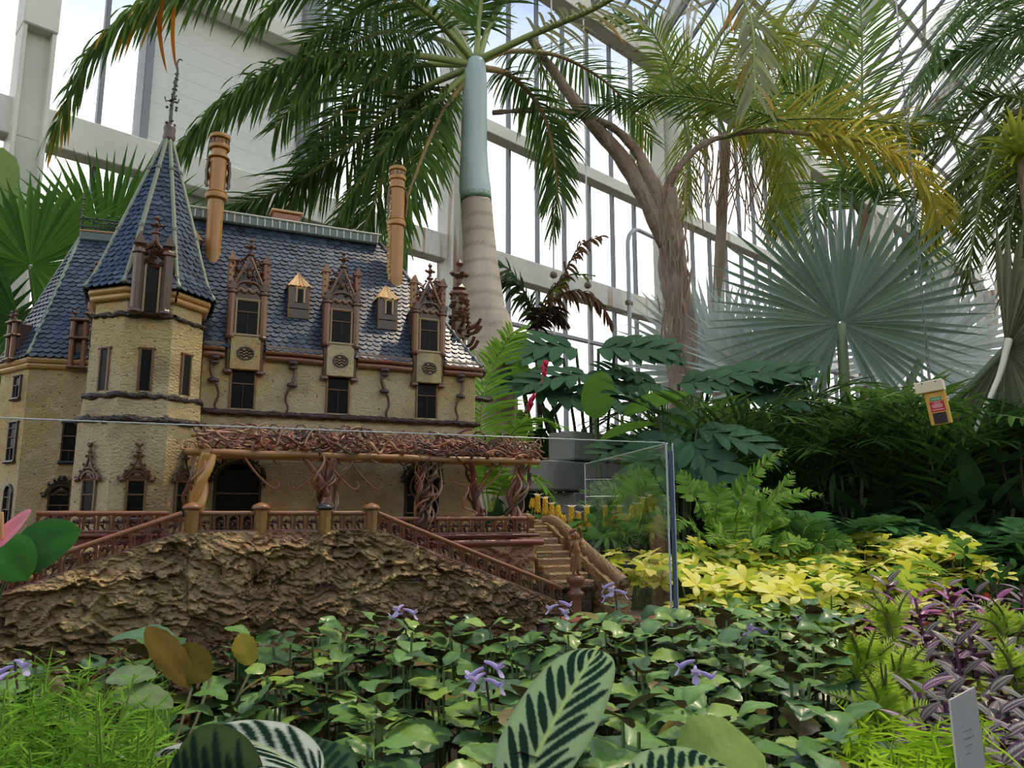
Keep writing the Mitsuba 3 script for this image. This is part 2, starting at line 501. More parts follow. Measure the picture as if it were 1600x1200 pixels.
# ---------------- walls
cpart('main_wall', MB().box((0.80, 0.44, 0.70), (-0.40, 0.22, 0.65), bev=0.002), 'stucco')
TC = (-0.935, -0.02)     # tower axis


def octo(ap, ph=0.0):
    r = ap / math.cos(math.pi / 8)
    return np.array([[TC[0] + r * math.sin(math.radians(22.5 + 45 * k) + ph), TC[1] - r * math.cos(math.radians(22.5 + 45 * k) + ph)] for k in range(8)])


def octprism(ap0, z0, ap1, z1, mb=None, col=OCH):
    mb = mb or MB()
    a, b = octo(ap0), octo(ap1)
    for k in range(8):
        j = (k + 1) % 8
        mb.add([[*a[k], z0], [*a[j], z0], [*b[j], z1], [*b[k], z1]], [[0, 1, 2], [0, 2, 3]], col)
    mb.add([[*q, z1] for q in b] + [[*TC, z1]], [[k, (k + 1) % 8, 8] for k in range(8)], col)
    return mb


def octring(ap, z, r, col, sides=7, wob=0.0):
    q = octo(ap)
    P = []
    for k in range(8):
        a, b = q[k], q[(k + 1) % 8]
        for t in np.linspace(0, 1, 9)[:-1]:
            e = rng.uniform(-wob, wob, 3)
            P.append([a[0] + (b[0] - a[0]) * t + e[0], a[1] + (b[1] - a[1]) * t + e[1], z + e[2]])
    P.append(P[0])
    return MB().tube(P, r if wob == 0 else r * rng.uniform(0.7, 1.2, len(P)), sides, col, cap=False)


tower = cpart('tower', octprism(0.142, 0.30, 0.141, 0.772), 'stucco')
for a0, z0, a1, z1 in ((0.136, 0.772, 0.135, 0.826), (0.130, 0.826, 0.129, 1.028), (0.124, 1.028, 0.124, 1.10)):
    cpart('wall', octprism(a0, z0, a1, z1), 'stucco', parent=tower)
for z, ap, r in ((0.768, 0.143, 0.009), (0.826, 0.135, 0.008), (1.028, 0.130, 0.007)):
    cpart('bark_ledge', octring(ap, z, r, C(62, 48, 38), 6, 0.003), 'rough_bark', parent=tower, smooth=True)
for z, ap in ((1.073, 0.131), (1.089, 0.136)):
    cpart('bamboo_cornice', octring(ap, z, 0.0085, BAM2 * 0.85, 8), 'bamboo', parent=tower, smooth=True)

# ---------------- slate scallops
SW, SLN = 0.0235, 0.031
arc = [(SW / 2 * math.cos(a), -SLN * 0.42 * math.sin(a)) for a in np.linspace(0, math.pi, 7)]
outline = [(SW / 2, SLN * 0.58)] + arc[:] + [(-SW / 2, SLN * 0.58)]
SHINGLES = []
for k in range(5):
    c = SLT * (0.62 + 0.22 * k) * np.array([1, 1 + 0.03 * (k % 3), 1 + 0.05 * (k % 2)])
    SHINGLES.append(MB().prism([(x, z) for x, z in outline], -0.0012, 0.0012, c))
SH_PLY = [m.ply('slate') for m in SHINGLES]
shingle_list = []        # (distance, parent, matrix, size)


def shingle_face(parent, bl, br, tr, tl, exposure=0.0175, scale=1.0):
    bl, br, tr, tl = (np.asarray(q, float) for q in (bl, br, tr, tl))
    n = unit(np.cross(br - bl, tl - bl))          # outward for corners given counter-clockwise from outside
    mid0, mid1 = (bl + br) / 2, (tl + tr) / 2
    length = np.linalg.norm(mid1 - mid0)
    rows = max(1, int(length / (exposure * scale)))
    for r in range(rows):
        t = (r + 0.5) / rows
        a, b = bl + (tl - bl) * t, br + (tr - br) * t
        w = np.linalg.norm(b - a)
        x = unit(b - a)
        k = max(1, int(round(w / (SW * scale * 0.96))))
        off = 0.5 if r % 2 else 0.0
        for i in range(k + (1 if off else 0)):
            u = (i + 0.5 - off) / k
            if off and (i == 0 or i == k):
                u = min(max(u, 0.25 / k), 1 - 0.25 / k)
            p = a + (b - a) * u
            up = unit(np.cross(n, x))
            up2 = unit(up - n * rng.uniform(0.10, 0.2))     # foot of the slate stands proud
            x2 = unit(x + up * rng.uniform(-0.06, 0.06))
            y2 = -unit(np.cross(x2, up2))
            M = np.eye(4)
            M[:3, 0], M[:3, 1], M[:3, 2], M[:3, 3] = x2 * scale * min(1.0, w / k / SW / scale * 1.08), -np.cross(up2, x2) * -1 * scale, up2 * scale, p + n * 0.0035
            M[:3, 1] = unit(np.cross(up2, x2)) * scale
            if abs(p[0] - TC[0]) < 0.045 and p[1] < TC[1] - 0.1 and p[2] < 1.19:
                continue
            if abs(p[1] + 0.014) < 0.035 and p[2] < 1.04 and min(abs(p[0] - q) for q in (-0.692, -0.430, -0.160)) < 0.047:
                continue
            W = CM @ M
            fac = np.dot(CM[:3, :3] @ n, unit(np.array([0, 0, ZC]) - W[:3, 3]))
            shingle_list.append((np.linalg.norm(W[:3, 3] - [0, 0, ZC]) / max(fac, 0.05), parent, W))


def slab(corners, col=SLT * 0.4, mb=None):
    mb = mb or MB()
    return mb.add(corners, [[0, 1, 2], [0, 2, 3]] if len(corners) == 4 else [[0, 1, 2]], col)


# main roof: steep hipped roof
E0, E1, RZ, RB, RL, RR = 0.992, 0.012, 1.43, 0.22, -0.98, -0.262
fl, frr, bl_, brr = (-0.98, -0.014, E0), (E1, -0.014, E0), (-0.98, 0.454, E0), (E1, 0.454, E0)
rl, r_r = (RL, RB, RZ), (RR, RB, RZ)
m = MB()
slab([fl, frr, r_r, rl], mb=m)
slab([frr, brr, r_r], mb=m)
slab([brr, bl_, rl, r_r], mb=m)
slab([bl_, fl, rl], mb=m)
slab([fl, bl_, brr, frr], mb=m)
roof = cpart('main_roof', m, 'slate')
shingle_face(roof, (-0.84, -0.014, E0), frr, r_r, (-0.84, RB, RZ))
shingle_face(roof, frr, brr, (RR + 0.002, RB + 0.001, RZ), (RR, RB, RZ))
cap = MB().box((RR - RL - 0.02, 0.05, 0.03), ((RR + RL) / 2, RB, RZ + 0.008), C(112, 128, 118), bev=0.004)
cap.tube([(RL, RB - 0.024, RZ + 0.026), (RR, RB - 0.024, RZ + 0.026)], 0.004, 5, C(170, 176, 160))
rc = cpart('ridge_cap', cap, 'paint', parent=roof, label='grey green ridge board with pale ticks')
tick = MB().box((0.004, 0.004, 0.024), (0, 0, 0), C(206, 208, 190)).ply('paint')
for i in range(27):
    part(roof, 'ridge_tick', tick, fr(-0.86 + i * 0.0225, RB - 0.027, RZ + 0.008))
for a, b in (((E1 + 0.004, -0.018, E0 + 0.004), (RR, RB, RZ + 0.01)), ((E1, 0.458, E0), (RR, RB, RZ + 0.01))):
    cpart('hip_rib', MB().tube(spline([a, (np.array(a) * 0.85 + np.array(b) * 0.15) - [0, 0, 0.006], b], 8), 0.006, 6, C(120, 128, 122)), 'paint', parent=roof, smooth=True)
bx = MB().box((0.085, 0.05, 0.03), (-0.565, RB + 0.02, RZ + 0.045), C(150, 86, 44), bev=0.004)
bx.box((0.1, 0.06, 0.008), (-0.565, RB + 0.02, RZ + 0.064), C(196, 150, 92), bev=0.002)
cpart('ridge_crown', bx, 'twig', parent=roof)

# tower spire: flared eight sided cone
AP = (TC[0] + 0.012, TC[1], 1.565)
q0, q1 = octo(0.150), octo(0.128)
spire_m = MB()
for k in range(8):
    j = (k + 1) % 8
    slab([[*q0[k], 1.098], [*q0[j], 1.098], [*q1[j], 1.142], [*q1[k], 1.142]], mb=spire_m)
    slab([[*q1[k], 1.142], [*q1[j], 1.142], AP], mb=spire_m)
slab([[*q0[0], 1.098], [*q0[2], 1.098], [*q0[4], 1.098], [*q0[6], 1.098]], mb=spire_m)
spire = cpart('tower_roof', spire_m, 'slate')
for k in range(8):
    j = (k + 1) % 8
    a, b, c, d = (np.array([*q0[k], 1.098]), np.array([*q0[j], 1.098]), np.array([*q1[j], 1.142]), np.array([*q1[k], 1.142]))
    shingle_face(spire, a, b, c, d, 0.0155)
    t = 0.93
    ap = np.array(AP)
    shingle_face(spire, d, c, c + (ap - c) * t, d + (ap - d) * t, 0.0165, 0.95)
    rib = spline([a + [0, 0, 0.003], d + [0, 0, 0.006], d + (ap - d) * 0.5 + unit(d - [*TC, d[2]]) * 0.004, ap + [0, 0, 0.02]], 12)
    cpart('hip_rib', MB().tube(rib, np.linspace(0.0075, 0.0055, 12), 7, vary(C(140, 148, 116), 0.08)), 'bamboo', parent=spire, smooth=True)
    nd = MB()
    for s in (3, 6, 9):
        nd.tube([rib[s] - (rib[s + 1] - rib[s]) * 0.06, rib[s] + (rib[s + 1] - rib[s]) * 0.06], 0.008, 7, C(110, 112, 88))
    cpart('rib_node', nd, 'bamboo', parent=spire)
fin = MB().lathe([(0.015, 1.548), (0.017, 1.562), (0.0145, 1.575), (0.0165, 1.588), (0.011, 1.6)], 10, C(96, 74, 62), move(AP[0], AP[1]))
cpart('spire_collar', fin, 'twig', parent=spire, smooth=True, label='brown bound collar under the finial')
fin = MB()
P = spline([(0, 0, 1.59), (0.001, 0, 1.66), (0.006, 0, 1.72), (0.009, 0, 1.76), (0.006, 0, 1.785), (0.012, 0, 1.80), (0.02, 0, 1.798)], 24)
fin.tube(P, np.linspace(0.0055, 0.0014, 24), 6, C(56, 58, 54))
for z, r in ((1.605, 0.011), (1.65, 0.013), (1.672, 0.008), (1.69, 0.0065), (1.705, 0.0055), (1.722, 0.005), (1.736, 0.0045), (1.752, 0.004)):
    for w in range(5):
        a = w * 1.2566 + z * 40
        fin.ball((r * math.cos(a) + (z - 1.6) * 0.05, r * math.sin(a), z + rng.uniform(-0.004, 0.004)), 0.0048 if z < 1.68 else 0.003, C(48, 50, 46), low=True)
for w in range(4):
    a = w * 1.57
    fin.tube([(0.003, 0, 1.672), (0.015 * math.cos(a), 0.015 * math.sin(a), 1.668), (0.018 * math.cos(a), 0.018 * math.sin(a), 1.68)], 0.0018, 4, C(48, 50, 46))
cpart('finial', fin, 'twig', fr(AP[0], AP[1]), True, parent=spire, label='blackened twig finial rod with a hooked tip')

# ---------------- left wing: polygonal end with its own hipped roof
Wd = np.array([math.sin(math.radians(74)), math.cos(math.radians(74)), 0])
W2 = loc(at(47, 563, 2.2))
W1 = loc(at(4, 568, 2.31))
W3 = loc(at(47, 563, 2.2) + Wd * 0.5)
W0 = W1 + (W1 - W2) * 0.4 + np.array([0.06, 0.18, 0])
WZ = 0.985
WA = loc(at(125, 374, 2.42))
WA2 = WA + (CI[:3, :3] @ Wd) * 0.34
W4 = W3 + np.array([0.0, 0.5, 0])
W5 = W0 + np.array([0.15, 0.25, 0])
ring = [W0, W1, W2, W3, W4, W5]
wm = MB()
for i in range(6):
    a, b = ring[i], ring[(i + 1) % 6]
    wm.add([[a[0], a[1], 0.3], [b[0], b[1], 0.3], [b[0], b[1], WZ], [a[0], a[1], WZ]], [[0, 1, 2], [0, 2, 3]], OCH)
wing = cpart('wing', wm, 'stucco')
cen = sum(ring) / 6
e = [np.array([*(q[:2] + (q[:2] - cen[:2]) * 0.035), WZ + 0.004]) for q in ring]
rm = MB()
for a, b, ap in ((0, 1, WA), (1, 2, WA), (4, 5, WA2), (5, 0, WA)):
    slab([e[a], e[b], ap], mb=rm)
slab([e[2], e[3], WA2, WA], mb=rm)
slab([e[3], e[4], WA2], mb=rm)
slab([e[4], e[5], WA, WA2], mb=rm)
wroof = cpart('wing_roof', rm, 'slate')
shingle_face(wroof, e[1], e[2], WA + (e[2] - WA) * 0.04, WA + (e[1] - WA) * 0.04)
shingle_face(wroof, e[2], e[3], WA2, WA)
shingle_face(wroof, e[0], e[1], WA + (e[1] - WA) * 0.04, WA + (e[0] - WA) * 0.04)
for a in (e[1], e[2]):
    rib = spline([a + [0, 0, 0.006], a * 0.8 + WA * 0.2 - [0, 0, 0.0], WA + [0, 0, 0.006]], 10)
    cpart('hip_rib', MB().tube(rib, 0.0062, 7, C(128, 140, 112)), 'bamboo', parent=wroof, smooth=True)
for dz, r in ((0.0, 0.009), (-0.017, 0.008)):
    P = [np.array([q[0] + (q[0] - cen[0]) * 0.02, q[1] + (q[1] - cen[1]) * 0.02, WZ - 0.004 + dz]) for q in (W0, W1, W2, W3)]
    cpart('bamboo_cornice', MB().tube(P, r, 7, BAM2 * 0.7), 'bamboo', parent=wing)
rd = unit(WA2 - WA)
rb = MB().box((0.34, 0.03, 0.03), (0.17, 0, 0.01), C(92, 110, 104), bev=0.004).tube([(0, -0.016, 0.026), (0.34, -0.016, 0.026)], 0.0035, 5, C(170, 120, 84))
RFm = CM @ frame(WA, rd, (0, 0, 1))
part(wroof, 'ridge_board', rb.ply('paint'), RFm)
cr = MB()
for z in (0.045, 0.075):
    cr.tube([(0.0, 0, z), (0.3, 0, z - 0.01)], 0.003, 5, C(52, 66, 54))
for i in range(40):
    x = rng.uniform(0.0, 0.3)
    cr.tube(spline([(x, 0, 0.03), (x + rng.uniform(-0.03, 0.03), rng.uniform(-0.008, 0.008), 0.055), (x + rng.uniform(-0.04, 0.04), 0, rng.uniform(0.06, 0.085))], 6), 0.0022, 4, C(50, 64, 52))
    cr.ball((x, 0, rng.uniform(0.04, 0.09)), 0.0045, C(60, 74, 62), low=True)
for x in (0.0, 0.28):
    cr.tube([(x, 0, 0.02), (x, 0, 0.16)], 0.0028, 5, C(44, 54, 46))
    for z in (0.07, 0.1, 0.12, 0.14):
        cr.ball((x, 0, z), 0.0065, C(44, 54, 46), low=True)
part(wroof, 'cresting', cr.ply('twig'), RFm, 'dark green wire cresting along the ridge')

# ---------------- windows, hoods and dormers
def window(parent, F, w, h, bars=(0.68,), mull=True, arched=False, frame_c=BRN, sill=True, d=0.006):
    """F: bottom centre on the wall, x right, y inwards, z up"""
    win = MB()
    t = 0.0055
    if arched:
        arch = [(-w / 2, h - w * 0.45)] + [(-w / 2 * math.cos(a), h - w * 0.45 + w * 0.45 * math.sin(a)) for a in np.linspace(0, math.pi, 13)]
        pts = [(-w / 2, 0)] + arch + [(w / 2, 0)]
        win.tube([(x, -d / 2, z) for x, z in pts], t / 1.3, 5, wood(frame_c))
        pane_m = MB().prism(pts[::-1], -0.001, 0.004)
    else:
        for s in (-1, 1):
            win.tube([(s * w / 2, -d / 2, 0), (s * w / 2, -d / 2, h)], t / 1.5, 5, wood(frame_c))
        win.tube([(-w / 2 - t, -d / 2, h), (w / 2 + t, -d / 2, h)], t / 1.4, 5, wood(frame_c))
        pane_m = MB().box((w, 0.005, h), (0, 0.001, h / 2), bev=0.0005)
    if sill:
        win.tube([(-w / 2 - 0.006, -d / 2 - 0.002, 0), (w / 2 + 0.006, -d / 2 - 0.002, 0)], t, 6, wood(frame_c))
    k = part(parent, 'window', win.ply('twig'), CM @ F)
    part(k, 'pane', pane_m.ply('dark_pane'), CM @ F) if parent == castle else part(parent, 'pane', pane_m.ply('dark_pane'), CM @ F)
    b = MB()
    if mull:
        b.box((0.0035, 0.004, h * (bars[0] if bars else 1)), (0, -0.003, h * (bars[0] if bars else 1) / 2), C(44, 34, 26), bev=0.0008)
    for z in bars:
        b.box((w, 0.005, 0.0045), (0, -0.003, h * z), C(96, 76, 54), bev=0.001)
    if b.n:
        part(k if parent == castle else parent, 'glazing_bar', b.ply('plain'), CM @ F)
    return k


def hood(parent, F, w, z0, tall=0.08, col=RBRN):
    """ogee hood with crockets over a window head"""
    m = MB()
    for off, r in ((0.0, 0.0045), (0.009, 0.0035)):
        a = [(-(w / 2 + off) * math.cos(q), -0.006, z0 + (w * 0.42 + off) * math.sin(q)) for q in np.linspace(0, math.pi, 11)]
        m.tube(a, r, 5, wood(col))
    for s in (-1, 1):
        og = spline([(s * (w / 2 + 0.012), -0.006, z0), (s * w * 0.36, -0.007, z0 + w * 0.5), (s * w * 0.1, -0.007, z0 + w * 0.5 + tall * 0.35), (0, -0.007, z0 + w * 0.42 + tall)], 9)
        m.tube(og, 0.003, 5, wood(col))
        for p in og[::2]:
            m.ball(p + [s * 0.006, -0.002, 0.003], 0.0048, wood(col), low=True)
        m.ball((s * (w / 2 + 0.012), -0.008, z0 - 0.002), 0.007, wood(col))
        m.tube([(s * w * 0.3, -0.004, z0), (0, -0.005, z0 + w * 0.3)], 0.004, 5, wood(col))
    m.ball((0, -0.004, z0 + w * 0.2), 0.01, wood(col), s=(1, 0.5, 1))
    m.ball((0, -0.008, z0 + w * 0.42 + tall), 0.006, wood(col))
    m.ball((0, -0.008, z0 + w * 0.42 + tall * 0.75), 0.008, wood(col), s=(1, 0.6, 0.5))
    return part(parent, 'hood', m.ply('twig', False), CM @ F)


def face(k, ap, z, off=0.0):
    """tower face frame; k=0 looks to the front"""
    return move(TC[0], TC[1], 0, math.radians(45 * k)) @ move(off, -ap, z)


for k in (-1, 0, 1):
    window(tower, face(k, 0.1295, 0.84), 0.028, 0.104, bars=(), mull=False, d=0.004, sill=False, frame_c=C(108, 76, 46))
    window(tower, face(k, 0.1415, 0.53), 0.040, 0.093, bars=(0.62,), mull=False, frame_c=C(120, 92, 58))
    hood(tower, face(k, 0.1415, 0.53), 0.042, 0.095, 0.062)
window(tower, face(2, 0.1415, 0.53), 0.04, 0.093, bars=(0.62,))
window(tower, face(-2, 0.1415, 0.53), 0.04, 0.093, bars=(0.62,))


def spike(m, x, y, z, s=1.0, col=RBRN):
    """stacked acorn finial"""
    m.lathe([(0.004, 0), (0.012, 0.006), (0.006, 0.014), (0.004, 0.022), (0.011, 0.028), (0.005, 0.034), (0.0035, 0.042), (0.007, 0.048), (0.002, 0.056)], 7, wood(col), move(x, y, z, 0, s))
    for a in range(4):
        m.ball((x + 0.012 * s * math.cos(a * 1.57), y + 0.012 * s * math.sin(a * 1.57), z + 0.03 * s), 0.0055 * s, wood(col), low=True)


# three big dormers on the front
for i, a in enumerate((-0.692, -0.430, -0.160)):
    F = move(a, 0, 0)
    body = MB().box((0.09, 0.16, 0.16), (0, 0.07, 1.085), C(90, 62, 42), bev=0.003)
    dorm = cpart('dormer', body, 'twig', CM @ F)
    window(dorm, F @ move(0, -0.0115, 1.028), 0.060, 0.102, bars=(0.66,), frame_c=C(150, 128, 88))
    part(dorm, 'sill', MB().tube([(-0.05, -0.012, 1.02), (0.05, -0.012, 1.02)], 0.0055, 6, BRN).ply('twig'), CM @ F)
    for s in (-1, 1):
        x = s * 0.043
        m = MB()
        c = wood(BRN2, 0.1)
        m.tube([(x, -0.012, 1.03), (x, -0.012, 1.145)], 0.0105, 8, np.array([c * 1.2, c]))
        m.tube([(x, -0.007, 0.935), (x, -0.009, 1.02)], 0.0068, 7, wood(BRN))
        part(dorm, 'pilaster', m.ply('twig'), CM @ F)
        m = MB().lathe([(0.009, 0), (0.014, 0.004), (0.0145, 0.009), (0.01, 0.014)], 8, wood(RBRN), move(x, -0.012, 1.016))
        part(dorm, 'column_base', m.ply('twig'), CM @ F)
        m = MB().lathe([(0.003, 0), (0.0135, 0.006), (0.0125, 0.013), (0.007, 0.017)], 8, wood(RBRN), move(x, -0.009, 0.918))
        part(dorm, 'corbel', m.ply('twig'), CM @ F)
        m = MB()
        m.lathe([(0.007, 0), (0.0155, 0.005), (0.0155, 0.011), (0.011, 0.016)], 8, wood(RBRN), move(x, -0.012, 1.143))
        m.prism([(x - 0.012, 1.158), (x + 0.012, 1.158), (x, 1.186)], -0.024, -0.004, wood(RBRN))
        part(dorm, 'capital', m.ply('twig', False), CM @ F)
        m = MB()
        pc = vary(C(172, 116, 62) if s < 0 else C(140, 84, 46), 0.12)
        m.box((0.019, 0.022, 0.08), (x * 1.08, 0.004, 1.205), pc, bev=0.003)
        m.prism([(x * 1.08 - 0.013, 1.243), (x * 1.08 + 0.013, 1.243), (x * 1.08, 1.27)], -0.011, 0.018, pc * 0.8)
        for z in (1.18, 1.2, 1.22, 1.238):
            m.ball((x * 1.08 + s * 0.004, -0.008, z), 0.0032, wood(BRN), low=True)
        part(dorm, 'pinnacle', m.ply('twig'), CM @ F)
    m = MB()
    for s in (-1, 1):
        m.tube([(s * 0.046, -0.014, 1.156), (0, -0.014, 1.256)], 0.0042, 6, wood(BRN2))
        m.tube([(s * 0.033, -0.010, 1.160), (0, -0.010, 1.232)], 0.003, 5, wood(DBRN))
        for q in np.linspace(0.15, 0.9, 5):
            m.ball((s * 0.046 * (1 - q) + s * 0.008, -0.012, 1.156 + 0.1 * q + 0.006), 0.0055, wood(BRN), low=True)
    m.prism([(-0.043, 1.15), (0.043, 1.15), (0, 1.244)], -0.008, 0.02, C(66, 40, 26))
    m.tube([(x, -0.014, 1.157 + 0.004 * math.cos(x * 300)) for x in np.linspace(-0.036, 0.036, 17)], 0.0048, 6, C(142, 112, 84))
    m.tube([(-0.034 * math.cos(q), -0.012, 1.165 + 0.02 * math.sin(q)) for q in np.linspace(0, 3.14, 9)], 0.004, 5, wood(RBRN))
    for q in range(10):
        m.ball((rng.uniform(-0.016, 0.016), -0.013, rng.uniform(1.172, 1.222)), rng.uniform(0.003, 0.006), wood(RBRN), low=True)
    m.ball((0, -0.014, 1.205), 0.008, wood(RBRN), s=(0.9, 0.7, 1.4))
    part(dorm, 'gable', m.ply('twig'), CM @ F)
    m = MB()
    for s in (-1, 1):
        for q in range(16):
            p = np.array([s * rng.uniform(0.012, 0.045), 0.0, 1.19 + rng.uniform(0, 0.06)])
            m.tube(spline([p, p + rng.uniform(-0.012, 0.012, 3), p + rng.uniform(-0.016, 0.016, 3)], 5), 0.0025, 4, wood(RBRN))
            m.ball(p, 0.0042, wood(BRN), low=True)
    part(dorm, 'tracery', m.ply('twig'), CM @ F)
    m = MB()
    spike(m, 0, -0.012, 1.255, 1.0)
    part(dorm, 'finial', m.ply('twig'), CM @ F)
    m = MB()
    slab([(-0.047, 0.0, 1.16), (0.0, 0.0, 1.235), (0.0, 0.16, 1.235), (-0.047, 0.16, 1.16)], C(60, 52, 50), m)
    slab([(0.0, 0.0, 1.235), (0.047, 0.0, 1.16), (0.047, 0.16, 1.16), (0.0, 0.16, 1.235)], C(60, 52, 50), m)
    part(dorm, 'dormer_roof', m.ply('plain'), CM @ F)
    # panel with a round twig medallion under the dormer, then the tall window
    cpart('spandrel', MB().box((0.078, 0.04, 0.090), (0, -0.001, 0.978), bev=0.001), 'stucco', CM @ F)
    m = MB()
    th = np.linspace(0, 2 * math.pi, 17)
    m.tube([(0.021 * math.cos(q), -0.022, 0.977 + 0.017 * math.sin(q)) for q in th], 0.0028, 5, DBRN, cap=False)
    for z in (-0.008, 0.0, 0.008):
        m.tube([(x, -0.022, 0.977 + z + 0.0025 * math.sin(x * 420)) for x in np.linspace(-0.016, 0.016, 9)], 0.0022, 4, wood(DBRN))
    cpart('medallion', m, 'twig', CM @ F)
    window(castle, F @ move(0, 0, 0.828), 0.064, 0.108, bars=(0.62,), frame_c=C(126, 90, 56), sill=False)

# cornice twigs between the dormers and the dark string course
for x0, x1 in ((-0.80, -0.745), (-0.638, -0.480), (-0.378, -0.212), (-0.108, 0.018)):
    for z, y, r in ((0.988, -0.012, 0.0075), (0.971, -0.009, 0.008)):
        cpart('cornice', MB().tube(spline([(x0, y, z), ((x0 + x1) / 2, y - 0.001, z + 0.001), (x1, y, z)], 6), r, 8, wood(C(128, 84, 54), 0.12)), 'twig', smooth=True)
    cpart('eave_board', MB().box((x1 - x0, 0.016, 0.012), ((x0 + x1) / 2, -0.008, 1.0), C(118, 98, 78), bev=0.002), 'paint')
P = [(x, -0.007 + rng.uniform(-0.002, 0.002), 0.815 + rng.uniform(-0.002, 0.002)) for x in np.linspace(-0.8, 0.012, 60)]
cpart('string_course', MB().tube(P, 0.009 * rng.uniform(0.75, 1.2, 60), 6, C(64, 44, 34)), 'rough_bark', smooth=True, label='dark bark string course')
# curly twig brackets between the windows
for i, a in enumerate((-0.772, -0.560, -0.298, -0.052)):
    m = MB()
    s = 1 if i % 2 == 0 else -1
    P = spline([(0, -0.012, 0.958), (-0.006 * s, -0.012, 0.93), (0.004 * s, -0.014, 0.9), (0.012 * s, -0.013, 0.885), (0.018 * s, -0.011, 0.86), (0.010 * s, -0.010, 0.835), (0.014 * s, -0.008, 0.82)], 18)
    m.tube(P, np.linspace(0.0055, 0.003, 18), 6, wood(C(96, 66, 52)))
    for z, r in ((0.962, 0.012), (0.948, 0.01), (0.898, 0.012)):
        m.ball((0.002 * s, -0.013, z), r, wood(C(64, 44, 36)), s=(1.3, 0.8, 0.7))
    cpart('twig_bracket', m, 'twig', fr(a, 0, 0), True)

# lower facade windows behind the pergola
for a, w in ((-0.690, 0.115), (-0.170, 0.10)):
    F = move(a, 0, 0.505)
    k = window(castle, F, w, 0.175, bars=(0.22, 0.52), arched=True, frame_c=DBRN)
    m = MB()
    for q in np.linspace(0.0, math.pi, 22):
        p = np.array([-(w / 2 + 0.012) * math.cos(q), -0.008, 0.175 - w * 0.45 + (w * 0.45 + 0.012) * math.sin(q)])
        m.tube(spline([p, p + rng.uniform(-0.012, 0.012, 3), p + rng.uniform(-0.014, 0.014, 3)], 5), 0.0026, 4, wood(DBRN))
        m.ball(p, 0.005, wood(DBRN), low=True)
    part(k, 'hood', m.ply('twig'), CM @ F)

# two small straw roofed dormers high on the slate
def roof_y(z):
    return -0.014 + (z - E0) / (RZ - E0) * (RB + 0.014)


for a, zb in ((-0.545, 1.105), (-0.278, 1.098)):
    y = roof_y(zb) - 0.006
    F = move(a, y, zb)
    d = cpart('lucarne', MB().box((0.058, 0.075, 0.105), (0, 0.036, 0.052), C(92, 70, 52), bev=0.002), 'twig', CM @ F)
    m = MB()
    for x in (-0.029, 0.029):
        m.tube([(x, -0.001, 0), (x, -0.001, 0.105)], 0.0022, 4, C(170, 130, 82))
    m.tube([(-0.029, -0.002, 0.03), (0.029, -0.002, 0.03)], 0.002, 4, C(70, 52, 38))
    part(d, 'corner_trim', m.ply('twig'), CM @ F)
    m = MB()
    pk = (0, 0.03, 0.148)
    c4 = [(-0.035, -0.008, 0.1), (0.035, -0.008, 0.1), (0.035, 0.08, 0.1), (-0.035, 0.08, 0.1)]
    for i in range(4):
        p0, p1 = np.array(c4[i]), np.array(c4[(i + 1) % 4])
        for s in range(12):
            u0 = p0 + (p1 - p0) * (s / 12) + [0, 0, rng.uniform(-0.006, 0.001)]
            u1 = p0 + (p1 - p0) * ((s + 1) / 12) + [0, 0, rng.uniform(-0.006, 0.001)]
            m.add([u0, u1, np.array(pk) + rng.uniform(-0.002, 0.002, 3)], [[0, 1, 2]], vary(C(220, 176, 108), 0.12))
    part(d, 'straw_roof', m.ply('plain'), CM @ F)
    window(d, F @ move(0.003, -0.002, 0.048), 0.022, 0.044, bars=(), mull=False, frame_c=C(196, 160, 104), sill=False, d=0.003)
# the little lucarne half hidden behind the spire
F = move(-0.836, roof_y(1.24), 1.24)
d = cpart('lucarne', MB().box((0.03, 0.06, 0.09), (0, 0.02, 0.045), C(96, 62, 44), bev=0.002), 'twig', CM @ F)
part(d, 'straw_roof', MB().prism([(-0.022, 0.085), (0.022, 0.085), (0.0, 0.115)], -0.014, 0.05, C(206, 158, 92)).ply('plain'), CM @ F)

